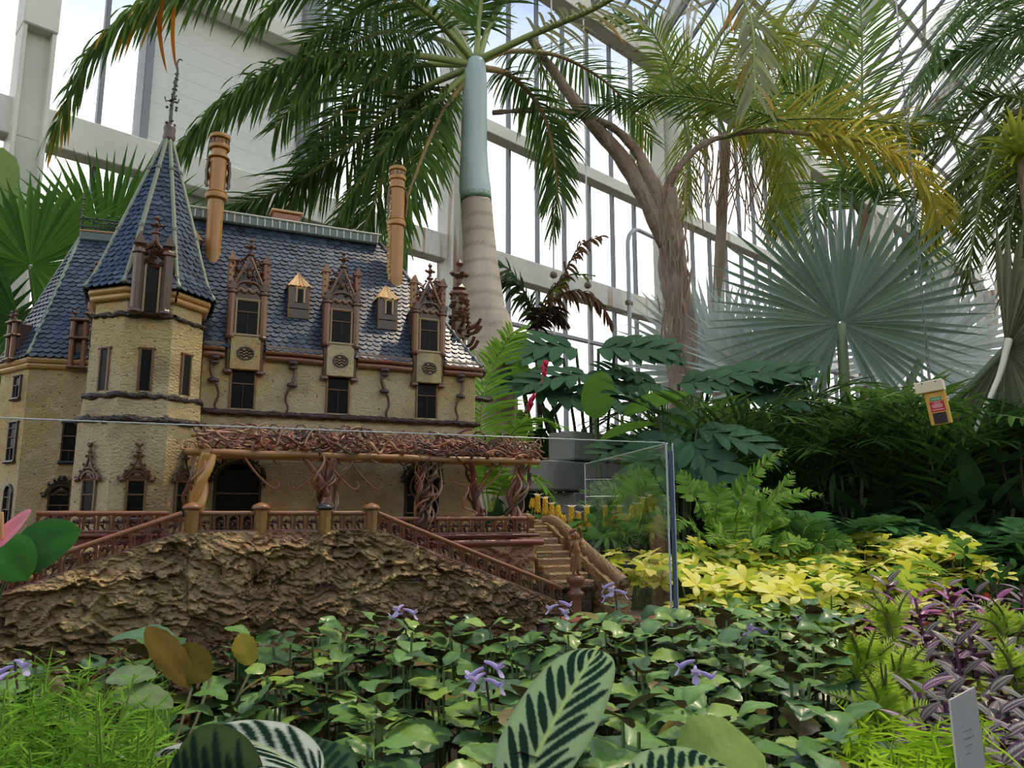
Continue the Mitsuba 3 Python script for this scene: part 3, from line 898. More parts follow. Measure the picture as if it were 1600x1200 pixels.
# bamboo chimneys
for a, zb, zt, rb_, rt in ((-0.783, 1.262, 1.675, 0.022, 0.027), (-0.225, 1.25, 1.680, 0.024, 0.026)):
    y = roof_y(1.30) + 0.0
    F = CM @ move(a, y, 0)
    ch = cpart('chimney', MB().lathe([(rb_ * 0.96, zb), (rb_, zb + 0.01), (rb_ * 1.02, zb + 0.05), (rb_ * 1.06, zb + 0.052), (rb_ * 1.02, zb + 0.055), (rb_ * 1.06, zb + 0.2), (rb_ * 1.1, zb + 0.3), (rb_, zt - 0.02), (rb_, zt), (rb_ * 0.7, zt), (rb_ * 0.7, zt - 0.03)], 16, BAM * 0.92), 'bamboo', F, True)
    for z, h, r in ((zt - 0.012, 0.014, rt * 1.12), (zt - 0.045, 0.016, rt * 1.12), (zt - 0.075, 0.006, rt * 1.16), (zt - 0.185, 0.006, rt * 1.12), (zt - 0.205, 0.02, rt * 1.2)):
        m = MB().lathe([(r * 0.93, 0), (r, h * 0.2), (r, h * 0.8), (r * 0.93, h)], 16, BAM * rng.uniform(0.75, 1.05), move(0, 0, z))
        part(ch, 'ring', m.ply('bamboo', True), F)
    m = MB()
    for k in range(10):
        w = k * 0.628
        m.box((0.007, 0.007, 0.03), (rt * 0.92 * math.cos(w), rt * 0.92 * math.sin(w), zt - 0.03), wood(BRN), bev=0.001)
    part(ch, 'lantern', m.ply('twig'), F)
    for s in (-1, 1):
        m = MB()
        for q in range(14):
            z = zt - 0.165 + q * 0.0062
            m.ball((s * rt * (1.08 + 0.1 * math.sin(q)), -0.006, z), 0.0065, wood(RBRN), low=True)
        m.tube([(s * rt * 1.1, -0.008, zt - 0.17), (s * rt * 1.25, -0.01, zt - 0.12), (s * rt * 1.1, -0.008, zt - 0.08)], 0.004, 5, wood(RBRN))
        part(ch, 'side_ornament', m.ply('twig'), F)
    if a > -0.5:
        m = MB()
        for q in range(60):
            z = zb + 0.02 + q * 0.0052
            m.ball((-rb_ * 0.95 + rng.uniform(-0.006, 0.002), -rb_ * 0.4, z), rng.uniform(0.005, 0.009), vary(C(206, 176, 128), 0.15), low=True)  # sunlit edge of the rough strip, put into its pale colour
        part(ch, 'rough_strip', m.ply('plain'), F, 'rough strip painted pale as sunlight down the chimney side')

# tower dormer: two bark columns with carved crown
F = face(0, 0.147, 0)
td = cpart('tower_dormer', MB().box((0.05, 0.06, 0.13), (0, 0.022, 1.09), C(70, 48, 36), bev=0.003), 'twig', CM @ F)
part(td, 'pane', MB().box((0.026, 0.006, 0.125), (0, -0.007, 1.092), bev=0.001).ply('dark_pane'), CM @ F)
for s in (-1, 1):
    x = s * 0.033
    m = MB().tube([(x, -0.012, 1.035), (x, -0.012, 1.178)], 0.0125, 7, wood(C(92, 70, 50)))
    part(td, 'column', m.ply('twig'), CM @ F)
    m = MB().lathe([(0.006, 0), (0.017, 0.006), (0.016, 0.012), (0.011, 0.018)], 8, wood(C(86, 62, 44)), move(x, -0.012, 1.022))
    part(td, 'column_base', m.ply('twig'), CM @ F)
    m = MB()
    m.lathe([(0.009, 0), (0.0175, 0.005), (0.017, 0.012), (0.012, 0.018)], 8, wood(RBRN), move(x, -0.012, 1.172))
    m.prism([(x - 0.014, 1.2), (x + 0.014, 1.2), (x, 1.232)], -0.024, 0.004, wood(RBRN))
    for q in range(8):
        m.ball((x + rng.uniform(-0.011, 0.011), -0.018, 1.19 + rng.uniform(0, 0.025)), 0.0055, wood(RBRN), low=True)
    part(td, 'capital', m.ply('twig'), CM @ F)
    part(td, 'jamb', MB().tube([(s * 0.0165, -0.012, 1.03), (s * 0.0165, -0.012, 1.15)], 0.0035, 5, C(150, 118, 74)).ply('twig'), CM @ F)
m = MB()
for q in range(60):
    m.ball((rng.uniform(-0.022, 0.022), -0.012 + rng.uniform(-0.004, 0.004), rng.uniform(1.145, 1.2)), rng.uniform(0.003, 0.0065), wood(C(92, 54, 40)), low=True)
m.prism([(-0.026, 1.15), (0.026, 1.15), (0.02, 1.2), (0, 1.225), (-0.02, 1.2)], -0.008, 0.02, C(64, 40, 30))
m.tube(spline([(-0.02, -0.014, 1.19), (-0.006, -0.014, 1.205), (0, -0.014, 1.235), (0.006, -0.014, 1.205), (0.02, -0.014, 1.19)], 14), 0.005, 6, wood(RBRN))
part(td, 'carved_crown', m.ply('twig'), CM @ F)
m = MB()
spike(m, 0, -0.012, 1.225, 0.95)
part(td, 'finial', m.ply('twig'), CM @ F)
m = MB()
slab([(-0.04, 0.0, 1.17), (0.0, 0.0, 1.21), (0.0, 0.06, 1.21), (-0.04, 0.06, 1.17)], SLT * 0.5, m)
slab([(0.0, 0.0, 1.21), (0.04, 0.0, 1.17), (0.04, 0.06, 1.17), (0.0, 0.06, 1.21)], SLT * 0.5, m)
part(td, 'dormer_roof', m.ply('slate'), CM @ F)

# ornate corner pinnacles at the right end
def pinnacle(F, h, s=1.0, label=None):
    m = MB()
    c = wood(BRN2, 0.1)
    m.lathe([(0.012 * s, 0), (0.024 * s, 0.02), (0.021 * s, 0.035), (0.019 * s, h * 0.45), (0.021 * s, h * 0.47), (0.019 * s, h * 0.5), (0.019 * s, h * 0.74), (0.024 * s, h * 0.76), (0.022 * s, h * 0.79), (0.008 * s, h * 0.8)], 8, c)
    k = cpart('pinnacle', m, 'twig', CM @ F, label=label)
    m = MB()
    for q in range(80):
        w, z = rng.uniform(0, 6.28), rng.uniform(0.0, h * 0.42) if q < 30 else rng.uniform(h * 0.45, h * 0.78)
        r = (0.032 - 0.02 * z / h) * s
        p = np.array([r * math.cos(w), r * math.sin(w), z])
        m.ball(p, rng.uniform(0.006, 0.011) * s, wood(BRN), low=True)
        if q < 16:
            m.tube(spline([p, p + [0.02 * s * math.cos(w), 0.02 * s * math.sin(w), 0.01], p + [0.03 * s * math.cos(w), 0.03 * s * math.sin(w), 0.03]], 5), 0.004 * s, 5, wood(RBRN))
    part(k, 'leaf_ornament', m.ply('twig'), CM @ F)
    m = MB()
    spike(m, 0, 0, h * 0.79, 1.5 * s)
    part(k, 'finial', m.ply('twig'), CM @ F)
    return k


pinnacle(move(-0.020, 0.10, 1.02), 0.31, 1.35)
pinnacle(move(-0.03, 0.30, 1.03), 0.30, 1.2)
m = MB()
m.tube(spline([(0.0, 0.10, 0.99), (0.03, 0.09, 1.0), (0.05, 0.08, 0.985), (0.062, 0.08, 0.995)], 8), 0.01, 6, DBRN)
m.ball((0.055, 0.08, 1.0), 0.016, DBRN)
cpart('gargoyle', m, 'twig', smooth=True)
m = MB().tube(spline([(0.0, 0.05, 0.90), (0.03, 0.045, 0.905), (0.06, 0.04, 0.90), (0.072, 0.04, 0.905)], 8), 0.009, 6, DBRN)
for q in range(8):
    m.ball((rng.uniform(0.02, 0.07), 0.042, 0.905 + rng.uniform(-0.008, 0.012)), 0.007, wood(DBRN), low=True)
cpart('gargoyle', m, 'twig')

# wing details
nL = unit(np.cross(W2 - W1, [0, 0, 1]))
nF = unit(np.cross(W3 - W2, [0, 0, 1]))
RC = CM[:3, :3]


def wingface(px, py, left):
    p0, n = (W1, nL) if left else (W2, nF)
    q = loc(hit(px, py, (CM @ np.append([p0[0], p0[1], 0], 1))[:3], RC @ n))
    x = unit(W2 - W1) if left else unit(W3 - W2)
    x = np.array([x[0], x[1], 0])
    M = np.eye(4)
    x = unit(x)
    M[:3, 0], M[:3, 1], M[:3, 2], M[:3, 3] = x, np.cross([0, 0, 1], x), (0, 0, 1), q
    return M


window(wing, wingface(26, 624, True), 0.044, 0.068, bars=(0.6,), frame_c=DBRN)
window(wing, wingface(17, 722, True), 0.052, 0.115, bars=(0.35, 0.62, 0.85), frame_c=DBRN)
window(wing, wingface(9, 822, True), 0.046, 0.115, bars=(0.4, 0.7), arched=True, frame_c=DBRN)
window(wing, wingface(107, 723, False), 0.04, 0.115, bars=(0.3, 0.66), frame_c=DBRN)
window(wing, wingface(93, 812, False), 0.062, 0.10, bars=(0.4, 0.7), arched=True, frame_c=DBRN)
hood(wing, wingface(93, 812, False), 0.064, 0.07, 0.02, DBRN)
for px, py, left, h in ((24, 548, True, 0.12), (122, 560, False, 0.16)):
    Fw = wingface(px, py, left)
    m = MB()
    for x in (-0.016, 0.016):
        m.tube([(x, -0.014, -0.03), (x, -0.014, h * 0.72)], 0.0075, 7, wood(BRN2))
    m.box((0.045, 0.05, h * 0.7), (0, 0.02, h * 0.33), C(72, 50, 38), bev=0.002)
    for z in (-0.03, h * 0.36, h * 0.7):
        m.box((0.052, 0.03, 0.009), (0, -0.012, z), wood(BRN), bev=0.003)
    spike(m, -0.016, -0.014, h * 0.7, 0.7)
    spike(m, 0.016, -0.014, h * 0.7, 0.7)
    cpart('wing_dormer', m, 'twig', CM @ Fw, parent=wing)
Fw = CM @ move(*(WA * 0.45 + e[2] * 0.25 + e[3] * 0.3 + np.array([-0.04, -0.02, 0.0])))
m = MB().box((0.03, 0.03, 0.1), (0, 0, 0), C(150, 110, 66), bev=0.003).box((0.045, 0.045, 0.012), (0, 0, 0.0), BRN, bev=0.003).box((0.045, 0.045, 0.02), (0, 0, 0.055), RBRN, bev=0.005)
spike(m, 0, 0, 0.06, 1.2)
cpart('wing_chimney', m, 'twig', Fw, parent=wing)

# hand the largest slates out as sub-parts, the rest as one field
shingle_list.sort(key=lambda t: t[0])
for d_, parent, W in shingle_list[:298]:
    part(parent, 'shingle', SH_PLY[int(rng.integers(5))], W)
rest = {}
for d_, parent, W in shingle_list[298:]:
    i = int(rng.integers(5))
    rest.setdefault(parent, MB()).add(np.vstack(SHINGLES[i].v), np.vstack(SHINGLES[i].f), SHINGLES[i].c[0][0], W)
for parent, mb in rest.items():
    part(parent, 'shingle_field', mb.ply('slate'), None, kind='stuff')
# ================================================================== TERRACE, PERGOLA, STATUE, GLASS CASE
terrace = thing('terrace', 'terrace with rough bark retaining wall and twig balustrades in front of the castle model', 'terrace')
TB, TZ = -0.30, 0.503
XL, XA, XB, XR, ZR = -1.62, -0.835, -0.385, 0.15, 0.295
ZL = TZ - (XA - XL) * (0.122 / 0.335)


def top_z(x):
    return np.interp(x, [XL, XA, XB, XR], [ZL, TZ, TZ, ZR])


def bark_wall(xs, y0, ztop, zbot, amp=0.03, seed=0, nz=120):
    """front sheet broken into tilted bark flakes"""
    from scipy.spatial import cKDTree
    X = np.repeat(xs[:, None], nz, 1)
    t = np.linspace(0, 1, nz)[None, :]
    Z = zbot + (ztop(xs)[:, None] - zbot) * t
    P = np.stack([X, Z * 1.5, X * 0 + seed], -1)
    w = np.stack([meshkit.fbm(P * 9, 3, seed + 3), meshkit.fbm(P * 9, 3, seed + 4)], -1) - 0.5
    w2 = np.stack([meshkit.fbm(P * 45, 2, seed + 5), meshkit.fbm(P * 45, 2, seed + 6)], -1) - 0.5
    r = np.random.default_rng(seed)
    lo, hi = [xs.min() - 0.1, zbot * 1.5 - 0.1], [xs.max() + 0.1, 0.95]
    area = (hi[0] - lo[0]) * (hi[1] - lo[1])
    h, tone = meshkit.fbm(P * 6, 3, seed + 1) * 1.3, 0
    for size, kh, kt in ((0.075, 0.55, 0.7), (0.032, 0.5, 0.8), (0.015, 0.22, 0.5)):
        n = int(area / size ** 2)
        c = r.uniform(lo, hi, (n, 2))
        q = P[..., :2] + w * 0.10 + w2 * 0.012
        d, i = cKDTree(c).query(q.reshape(-1, 2))
        d, i = d.reshape(X.shape), i.reshape(X.shape)
        tilt = r.normal(size=(n, 2)) * [0.5, 0.5] + [0.0, -0.55]
        loc_ = q - c[i]
        h = h + kh * (r.random(n)[i] - 0.5) + kt * (loc_ * tilt[i]).sum(-1) / size * 0.5
        tone = tone + (r.random(n)[i] - 0.5) * 0.9
    h = h + 0.25 * meshkit.fbm(P * np.array([70, 80, 70]), 2, seed + 8)
    h = h - h.mean()
    edge = np.clip((1 - t) * 14, 0.0, 1)
    Y = y0 - 0.012 - amp * h * edge
    k = np.clip(0.5 + h * 0.3 + tone * 0.35, 0, 1)[..., None]
    col = C(96, 68, 44) * (1 - k) + C(208, 172, 114) * k
    red = np.clip(meshkit.fbm(P * 5, 3, seed + 7)[..., None] * 2.6 - 1.2, 0, 0.7)
    col = col * (1 - red) + C(134, 90, 58) * red
    return np.stack([X, Y, Z], -1), col


xs = np.linspace(XL, XR, 620)
P, col = bark_wall(xs, TB, top_z, 0.0, 0.026, 0, 190)
m = MB().grid(P[:, ::-1], col[:, ::-1])
part(terrace, 'retaining_wall', m.ply('rough_bark', True), CM, 'rough brown bark retaining wall')
# slabs: terrace floor, stair strings, inner fill
m = MB().box((XB - XA + 0.02, 0.30, 0.012), ((XA + XB) / 2, TB + 0.15, TZ - 0.010), C(150, 120, 84), bev=0.003)
m.box((0.62, 0.2, 0.012), (-0.20, -0.1, TZ - 0.010), C(150, 120, 84), bev=0.003)
part(terrace, 'floor_slab', m.ply('plain'), CM)


def steps(x0, x1, z0, z1, n, y0, y1):
    for i in range(n):
        xa, xb = x0 + (x1 - x0) * i / n, x0 + (x1 - x0) * (i + 1) / n
        z = z0 + (z1 - z0) * (i + 0.5) / n
        m = MB().box((abs(xb - xa) * 1.02, y1 - y0, 0.03), ((xa + xb) / 2, (y0 + y1) / 2, z - 0.03), wood(C(138, 104, 70), 0.1), bev=0.003)
        part(terrace, 'step', m.ply('plain'), CM)


steps(XB, XR, TZ, ZR, 14, TB + 0.01, TB + 0.09)
steps(XA, XL, TZ, ZL, 16, TB + 0.01, TB + 0.1)
# inner wall of the upper terrace on the right, curved, with its thick base twig
cx = np.concatenate([np.linspace(-0.36, 0.07, 60), 0.07 + 0.05 * np.sin(np.linspace(0.1, 1.57, 14))])
cy = np.concatenate([np.full(60, -0.2), -0.2 + 0.05 * (1 - np.cos(np.linspace(0.1, 1.57, 14)))])
P, col = bark_wall(cx, 0.0, lambda x: x * 0 + 0.455, 0.15, 0.02, 5, 60)
P[..., 1] += cy[:, None]
part(terrace, 'retaining_wall', MB().grid(P[:, ::-1], col[:, ::-1]).ply('rough_bark', True), CM)
part(terrace, 'base_twig', MB().tube(np.stack([np.linspace(-0.36, 0.125, 12), np.full(12, -0.212), np.full(12, 0.462)], 1), 0.010, 8, C(120, 66, 46)).ply('twig', True), CM)
part(terrace, 'base_twig', MB().tube(np.stack([np.linspace(-0.36, 0.115, 12), np.full(12, -0.21), np.full(12, 0.482)], 1), 0.005, 7, C(104, 56, 40)).ply('twig', True), CM)

# balustrades: rails + arch panels
def arch_panel(w, h):
    m = MB()
    c1, c2 = C(112, 72, 42), C(82, 42, 30)
    m.box((0.005, 0.007, h), (-w / 2 + 0.0025, 0, h / 2), c1, bev=0.001)
    m.tube([(-(w * 0.36) * math.cos(q), 0, h * 0.6 + w * 0.36 * math.sin(q)) for q in np.linspace(0, math.pi, 9)], 0.0026, 5, c1 * 1.15)
    for s in (-1, 1):
        m.tube([(s * w * 0.36, 0, 0), (s * w * 0.36, 0, h * 0.6)], 0.0024, 5, c1)
    r = np.random.default_rng(int(w * 1e4))
    for q in range(4):
        p = np.array([r.uniform(-0.2, 0.2) * w, 0.001, r.uniform(0.15, 0.6) * h])
        m.tube(spline([p, p + r.uniform(-0.25, 0.25, 3) * [w, 0.01, h], p + r.uniform(-0.3, 0.3, 3) * [w, 0.01, h]], 5), 0.0018, 4, c2)
    m.tube([(-w * 0.3, 0.003, h * 0.45), (w * 0.3, 0.003, h * 0.45)], 0.0018, 4, c2)
    return m


PANEL = [arch_panel(0.030, 0.034).ply('twig'), arch_panel(0.03001, 0.0341).ply('twig')]


def balustrade(p0, p1, n, label=None, rail_c=C(152, 102, 64), closed=True):
    p0, p1 = np.array(p0), np.array(p1)
    m = MB()
    up = np.array([0, 0, 1.0])
    m.tube(spline([p0 + up * 0.042, (p0 + p1) / 2 + up * 0.0415, p1 + up * 0.042], 12), 0.0058, 7, rail_c)
    k = part(terrace, 'balustrade', m.ply('twig', True), CM, label)
    m = MB().tube([p0, p1], 0.0042, 6, C(124, 80, 56)).tube([p0 - up * 0.009 - [0, 0.003, 0], p1 - up * 0.009 - [0, 0.003, 0]], 0.0052, 6, C(116, 60, 42))
    part(k, 'base_rail', m.ply('twig', True), CM)
    m = MB()
    d = p1 - p0
    L = np.linalg.norm(d[:2])
    for i in range(n):
        M = np.eye(4)
        w = L / n
        M[:3, 0] = d / n / 0.030
        M[:3, 1] = np.cross([0, 0, 1], np.append(d[:2], 0) / L)
        M[:3, 2] = (0, 0, 1.08)
        M[:3, 3] = p0 + d * (i + 0.5) / n + up * 0.004
        part(k, 'arch_panel', PANEL[i % 2], CM @ M)
    return k


def post(x, y, z, acorn=False, h=0.05):
    m = MB().tube([(0, 0, -0.006), (0.001, 0, h)], 0.0155, 8, wood(C(144, 108, 58), 0.1))
    k = part(terrace, 'newel_post', m.ply('twig'), fr(x, y, z))
    c = C(58, 52, 50) if acorn else C(150, 102, 64)
    m = MB().lathe([(0.014, 0), (0.021, 0.003), (0.0215, 0.008), (0.017, 0.013), (0.008, 0.017), (0.001, 0.019)], 12, c, move(0, 0, h - 0.002))
    part(k, 'cap', m.ply('twig', True), fr(x, y, z), 'dark knobbly acorn cap' if acorn else None)


px_ = [-0.815, -0.665, -0.515, -0.40]
for i, x in enumerate(px_):
    post(x, TB, TZ, acorn=(i == 2))
balustrade((-0.80, TB, TZ), (-0.68, TB, TZ), 4)
balustrade((-0.65, TB, TZ), (-0.53, TB, TZ), 4)
balustrade((-0.50, TB, TZ), (-0.415, TB, TZ), 3)
balustrade((XA, TB, TZ), (XL, TB, ZL), 24, 'twig balustrade running down the left stair')
balustrade((XB, TB, TZ), (XR - 0.01, TB, ZR + 0.004), 16, 'twig balustrade running down the right stair')
balustrade((-0.36, -0.205, 0.488), (0.075, -0.205, 0.488), 13)
balustrade((0.08, -0.205, 0.488), (0.122, -0.16, 0.488), 2)
# low balustrade in front of the tower
balustrade((-1.13, -0.20, TZ), (-0.86, -0.20, TZ), 9)
part(terrace, 'plinth', MB().box((0.5, 0.1, 0.03), (-1.05, -0.15, TZ - 0.024), C(120, 74, 56), bev=0.004).ply('twig'), CM)
P, col = bark_wall(np.linspace(-1.4, -0.82, 90), -0.2, lambda x: x * 0 + TZ - 0.03, 0.1, 0.02, 11, 50)
part(terrace, 'retaining_wall', MB().grid(P[:, ::-1], col[:, ::-1]).ply('rough_bark', True), CM)

# right hand steps that climb to the back between rough parapets
for i in range(9):
    m = MB().box((0.13, 0.05, 0.022), (0.20, -0.24 + 0.036 * i, 0.345 + 0.0185 * i), wood(C(146, 116, 74), 0.12), bev=0.004)
    part(terrace, 'step', m.ply('rough_bark'), CM)
part(terrace, 'stair_base', MB().box((0.14, 0.4, 0.3), (0.20, -0.05, 0.17), C(90, 66, 44), bev=0.01).ply('rough_bark'), CM)


def rough_block(poly, y0, y1, M, seed, col0=C(134, 102, 62), col1=C(176, 140, 88)):
    import shapely
    mesh = trimesh.creation.extrude_polygon(shapely.Polygon(poly), y1 - y0, engine='earcut')
    man = manifold3d.Manifold(manifold3d.Mesh(np.asarray(mesh.vertices, np.float32), np.asarray(mesh.faces, np.uint32))).refine_to_length(0.009)
    mm = man.to_mesh()
    v, f = np.array(mm.vert_properties[:, :3], float), np.array(mm.tri_verts)
    v = np.stack([v[:, 0], y1 - v[:, 2], v[:, 1]], 1)
    n = trimesh.Trimesh(v, f, process=False).vertex_normals
    h = meshkit.fbm(v * 55, 3, seed)
    v = v + n * ((np.floor(h * 8) / 8 - 0.5) * 0.022)[:, None]
    c = col0 + (col1 - col0) * h[:, None]
    return MB().add(v, f, c, M)


side = np.eye(4)
side[:3, :3] = np.array([[0, -1, 0], [1, 0, 0], [0, 0, 1]])     # local x runs inwards (castle y)
m = rough_block([(-0.34, 0.2), (0.14, 0.2), (0.14, 0.51), (0.05, 0.51), (-0.34, 0.345)], -0.035, 0.03, move(0.305, 0, 0) @ side, 3)
part(terrace, 'parapet', m.ply('rough_bark'), CM, 'sunlit rough ochre parapet right of the steps')
cp = MB().tube(spline([(0.31, 0.14, 0.515), (0.31, 0.05, 0.512), (0.31, -0.15, 0.43), (0.31, -0.35, 0.35)], 10), 0.02, 7, C(150, 116, 76))
part(terrace, 'coping', cp.ply('rough_bark', True), CM)
m = rough_block([(-0.09, 0.40), (0.07, 0.40), (0.07, 0.52), (0.02, 0.545), (-0.05, 0.535), (-0.09, 0.51)], -0.03, 0.03, move(0.20, 0.10, 0), 8)
part(terrace, 'parapet', m.ply('rough_bark'), CM)
for i in range(7):
    a = i * 0.9
    m = MB().ball((0, 0, 0), 1.0, wood(C(128, 84, 62), 0.2), s=(rng.uniform(0.04, 0.08), rng.uniform(0.03, 0.05), 0.012))
    part(terrace, 'stepping_stone', m.ply('concrete', True), CM @ move(0.12 + 0.08 * i, -0.36 + 0.02 * math.sin(i * 2.1), 0.262 - 0.004 * i, a), None)
part(terrace, 'apron', MB().box((0.75, 0.3, 0.25), (0.42, -0.28, 0.125), C(70, 54, 40), bev=0.02).ply('rough_bark'), CM)

# ---------------- statue of a winged child on a turned pedestal
statue = thing('cherub_statue', 'small bronze coloured cherub figurine on a pedestal at the foot of the right stair', 'statue')
SF = fr(0.175, -0.31, 0)
m = MB().lathe([(0.018, 0.18), (0.016, 0.26), (0.014, 0.315), (0.023, 0.322), (0.023, 0.33), (0.014, 0.336), (0.016, 0.348), (0.024, 0.356), (0.026, 0.362), (0.026, 0.369), (0.021, 0.374), (0.001, 0.375)], 14, C(122, 82, 50))
part(statue, 'pedestal', m.ply('twig', True), SF)


def figure(joints, bones, ref=0.004, it=8):
    parts = []
    for a, b in bones:
        s = []
        for k in (a, b):
            p, r = joints[k]
            s.append(manifold3d.Manifold.sphere(r, 12).translate(list(map(float, p))))
        parts.append(manifold3d.Manifold.batch_hull(s))
    man = manifold3d.Manifold.batch_boolean(parts, manifold3d.OpType.Add).refine_to_length(ref)
    mm = man.to_mesh()
    t = trimesh.Trimesh(np.array(mm.vert_properties[:, :3], float), np.array(mm.tri_verts))
    trimesh.smoothing.filter_taubin(t, iterations=it)
    return np.array(t.vertices), np.array(t.faces)


J = {k: (np.array(p) * 0.001, r * 0.001) for k, (p, r) in {
    'head': ((-2, -1, 101), 10.5), 'chin': ((-3.5, -4, 95), 6), 'nose': ((-3, -11.2, 100), 1.8), 'browL': ((-6, -9, 104), 2), 'browR': ((1, -9, 104), 2), 'cheekL': ((-7, -7.5, 98), 3), 'cheekR': ((2, -7.5, 98), 3),
    'earL': ((-12.5, 0, 101), 2.2), 'earR': ((8.5, 0, 101), 2.2), 'mouthL': ((-5, -10, 95), 1.4), 'mouthR': ((-1, -10, 95), 1.4),
    'neck': ((-1, 0, 88), 5), 'chest': ((0, 0, 76), 10.5), 'shL': ((-11, 0, 82), 5.5), 'shR': ((11, 0, 82), 5.5), 'belly': ((1, -2, 62), 11), 'hip': ((1, 0, 53), 10),
    'hipL': ((-5, 0, 50), 8.5), 'hipR': ((7, 0, 50), 8.5), 'kneeL': ((-6, -3, 29), 5.6), 'kneeR': ((9, -2, 29), 5.6), 'ankL': ((-6, 0, 6), 3.6), 'ankR': ((10, 3, 6), 3.6), 'toeL': ((-7, -8, 3), 3), 'toeR': ((11, -6, 3), 3),
    'elL': ((-21, -5, 71), 4), 'wrL': ((-28, -12, 84), 3), 'haL': ((-30, -13, 90), 3.4), 'elR': ((20, 0, 93), 4), 'wrR': ((15, -5, 110), 3), 'haR': ((12, -6, 116), 3.4),
    'f1': ((-33, -15, 95), 1.2), 'f2': ((-31, -14, 97), 1.2), 'f3': ((-29, -13, 97), 1.2), 'f4': ((-27.5, -13, 96), 1.1), 'th': ((-26, -15, 92), 1.2),
    'g1': ((14, -8, 121), 1.2), 'g2': ((12, -7, 123), 1.2), 'g3': ((10, -6, 122), 1.2), 'g4': ((8.5, -6, 120.5), 1.1), 'gh': ((9, -9, 117), 1.2)}.items()}
BN = [('head', 'chin'), ('head', 'nose'), ('browL', 'browR'), ('head', 'cheekL'), ('head', 'cheekR'), ('head', 'earL'), ('head', 'earR'), ('mouthL', 'mouthR'), ('head', 'neck'), ('neck', 'chest'), ('shL', 'shR'), ('chest', 'belly'), ('belly', 'hip'), ('hip', 'hipL'), ('hip', 'hipR'), ('hipL', 'kneeL'), ('hipR', 'kneeR'),
      ('kneeL', 'ankL'), ('kneeR', 'ankR'), ('ankL', 'toeL'), ('ankR', 'toeR'), ('shL', 'elL'), ('elL', 'wrL'), ('wrL', 'haL'), ('shR', 'elR'), ('elR', 'wrR'), ('wrR', 'haR'),
      ('haL', 'f1'), ('haL', 'f2'), ('haL', 'f3'), ('haL', 'f4'), ('haL', 'th'), ('haR', 'g1'), ('haR', 'g2'), ('haR', 'g3'), ('haR', 'g4'), ('haR', 'gh')]
v, f = figure(J, BN, 0.003, 4)
STF = SF @ move(0, 0, 0.374, 0.15, 1.1)
BRZ = C(150, 98, 58)
part(statue, 'body', MB().add(v, f, BRZ).ply('twig', True), STF)
m = MB()
for q in range(70):
    w, e = rng.uniform(0, 6.28), rng.uniform(0.1, 1.5)
    p = np.array([-0.002 + 0.0115 * math.cos(w) * math.cos(e), 0.001 + 0.0112 * math.sin(w) * math.cos(e), 0.1025 + 0.011 * math.sin(e)])
    if p[1] > -0.007:
        m.ball(p, 0.0028, vary(C(112, 70, 42), 0.1), low=True)
part(statue, 'hair', m.ply('twig', True), STF)
rows = []
for i, z in enumerate(np.linspace(0.066, 0.016, 14)):
    t = i / 13
    rows.append([[0.001 + (0.0125 + 0.001 * t) * math.cos(w) * (1 + 0.1 * math.sin(w * 7 + t * 3)), (0.0105 + 0.001 * t) * math.sin(w) * (1 + 0.1 * math.sin(w * 6 + t * 4)), z + 0.007 * math.cos(w)] for w in np.linspace(0, 6.2832, 30)])
part(statue, 'drape', MB().grid(rows, C(142, 94, 58)).ply('twig', True), STF)
for s in (-1, 1):
    g = []
    for i in range(8):
        t = i / 7
        g.append([[s * (0.004 + 0.026 * t), 0.012 + 0.004 * math.sin(t * 3), 0.083 + 0.012 * math.sin(t * 2.4) - u * (0.03 - 0.012 * t) * (0.6 + t)] for u in np.linspace(0, 1, 5)])
    part(statue, 'wing', MB().grid(g, C(132, 88, 54)).ply('twig', True), STF)

# ---------------- pergola
pergola = thing('pergola', 'rustic pergola of brown poles and tangled curly vines on the terrace', 'pergola')
PZ = 0.69
PC, PC2 = C(174, 128, 82), C(140, 92, 62)
PA, PB2 = -0.835, 0.108
for y, z, r in ((-0.225, PZ, 0.0082), (-0.13, PZ + 0.004, 0.009), (-0.05, PZ + 0.004, 0.009)):
    n = 20
    part(pergola, 'pole', MB().tube(np.stack([np.linspace(PA, PB2, n), np.full(n, y) + rng.uniform(-0.002, 0.002, n), z + rng.uniform(-0.0015, 0.0015, n)], 1), r * rng.uniform(0.93, 1.07, n), 9, wood(PC, 0.08)).ply('twig', True), CM)
for i, x in enumerate(np.linspace(PA + 0.03, PB2 - 0.03, 8)):
    part(pergola, 'cross_pole', MB().tube(spline([(x, -0.25, PZ + 0.014), (x + rng.uniform(-0.02, 0.02), -0.13, PZ + 0.017), (x + rng.uniform(-0.03, 0.03), -0.03, PZ + 0.014)], 7), 0.007, 7, wood(PC2)).ply('twig', True), CM)


def curly(p, q, amp, turns, r, n=26, col=PC2):
    t = np.linspace(0, 1, n)
    p, q = np.asarray(p, float), np.asarray(q, float)
    ax = unit(q - p)
    a = unit(np.cross(ax, [0.3, 0.9, 0.4]))
    b = np.cross(ax, a)
    ph = rng.uniform(0, 6.28)
    env = np.sin(np.pi * np.clip(t * 0.9 + 0.05, 0, 1)) ** 0.5
    pts = p + (q - p) * t[:, None] + (amp * env * np.cos(turns * 6.283 * t + ph))[:, None] * a + (amp * env * np.sin(turns * 6.283 * t + ph))[:, None] * b
    return MB().tube(pts, np.linspace(r, r * 0.55, n), 6, vary(col, 0.3))


VC_ = [C(166, 116, 84), C(138, 92, 66), C(104, 66, 50), C(192, 146, 108), C(84, 56, 44)]
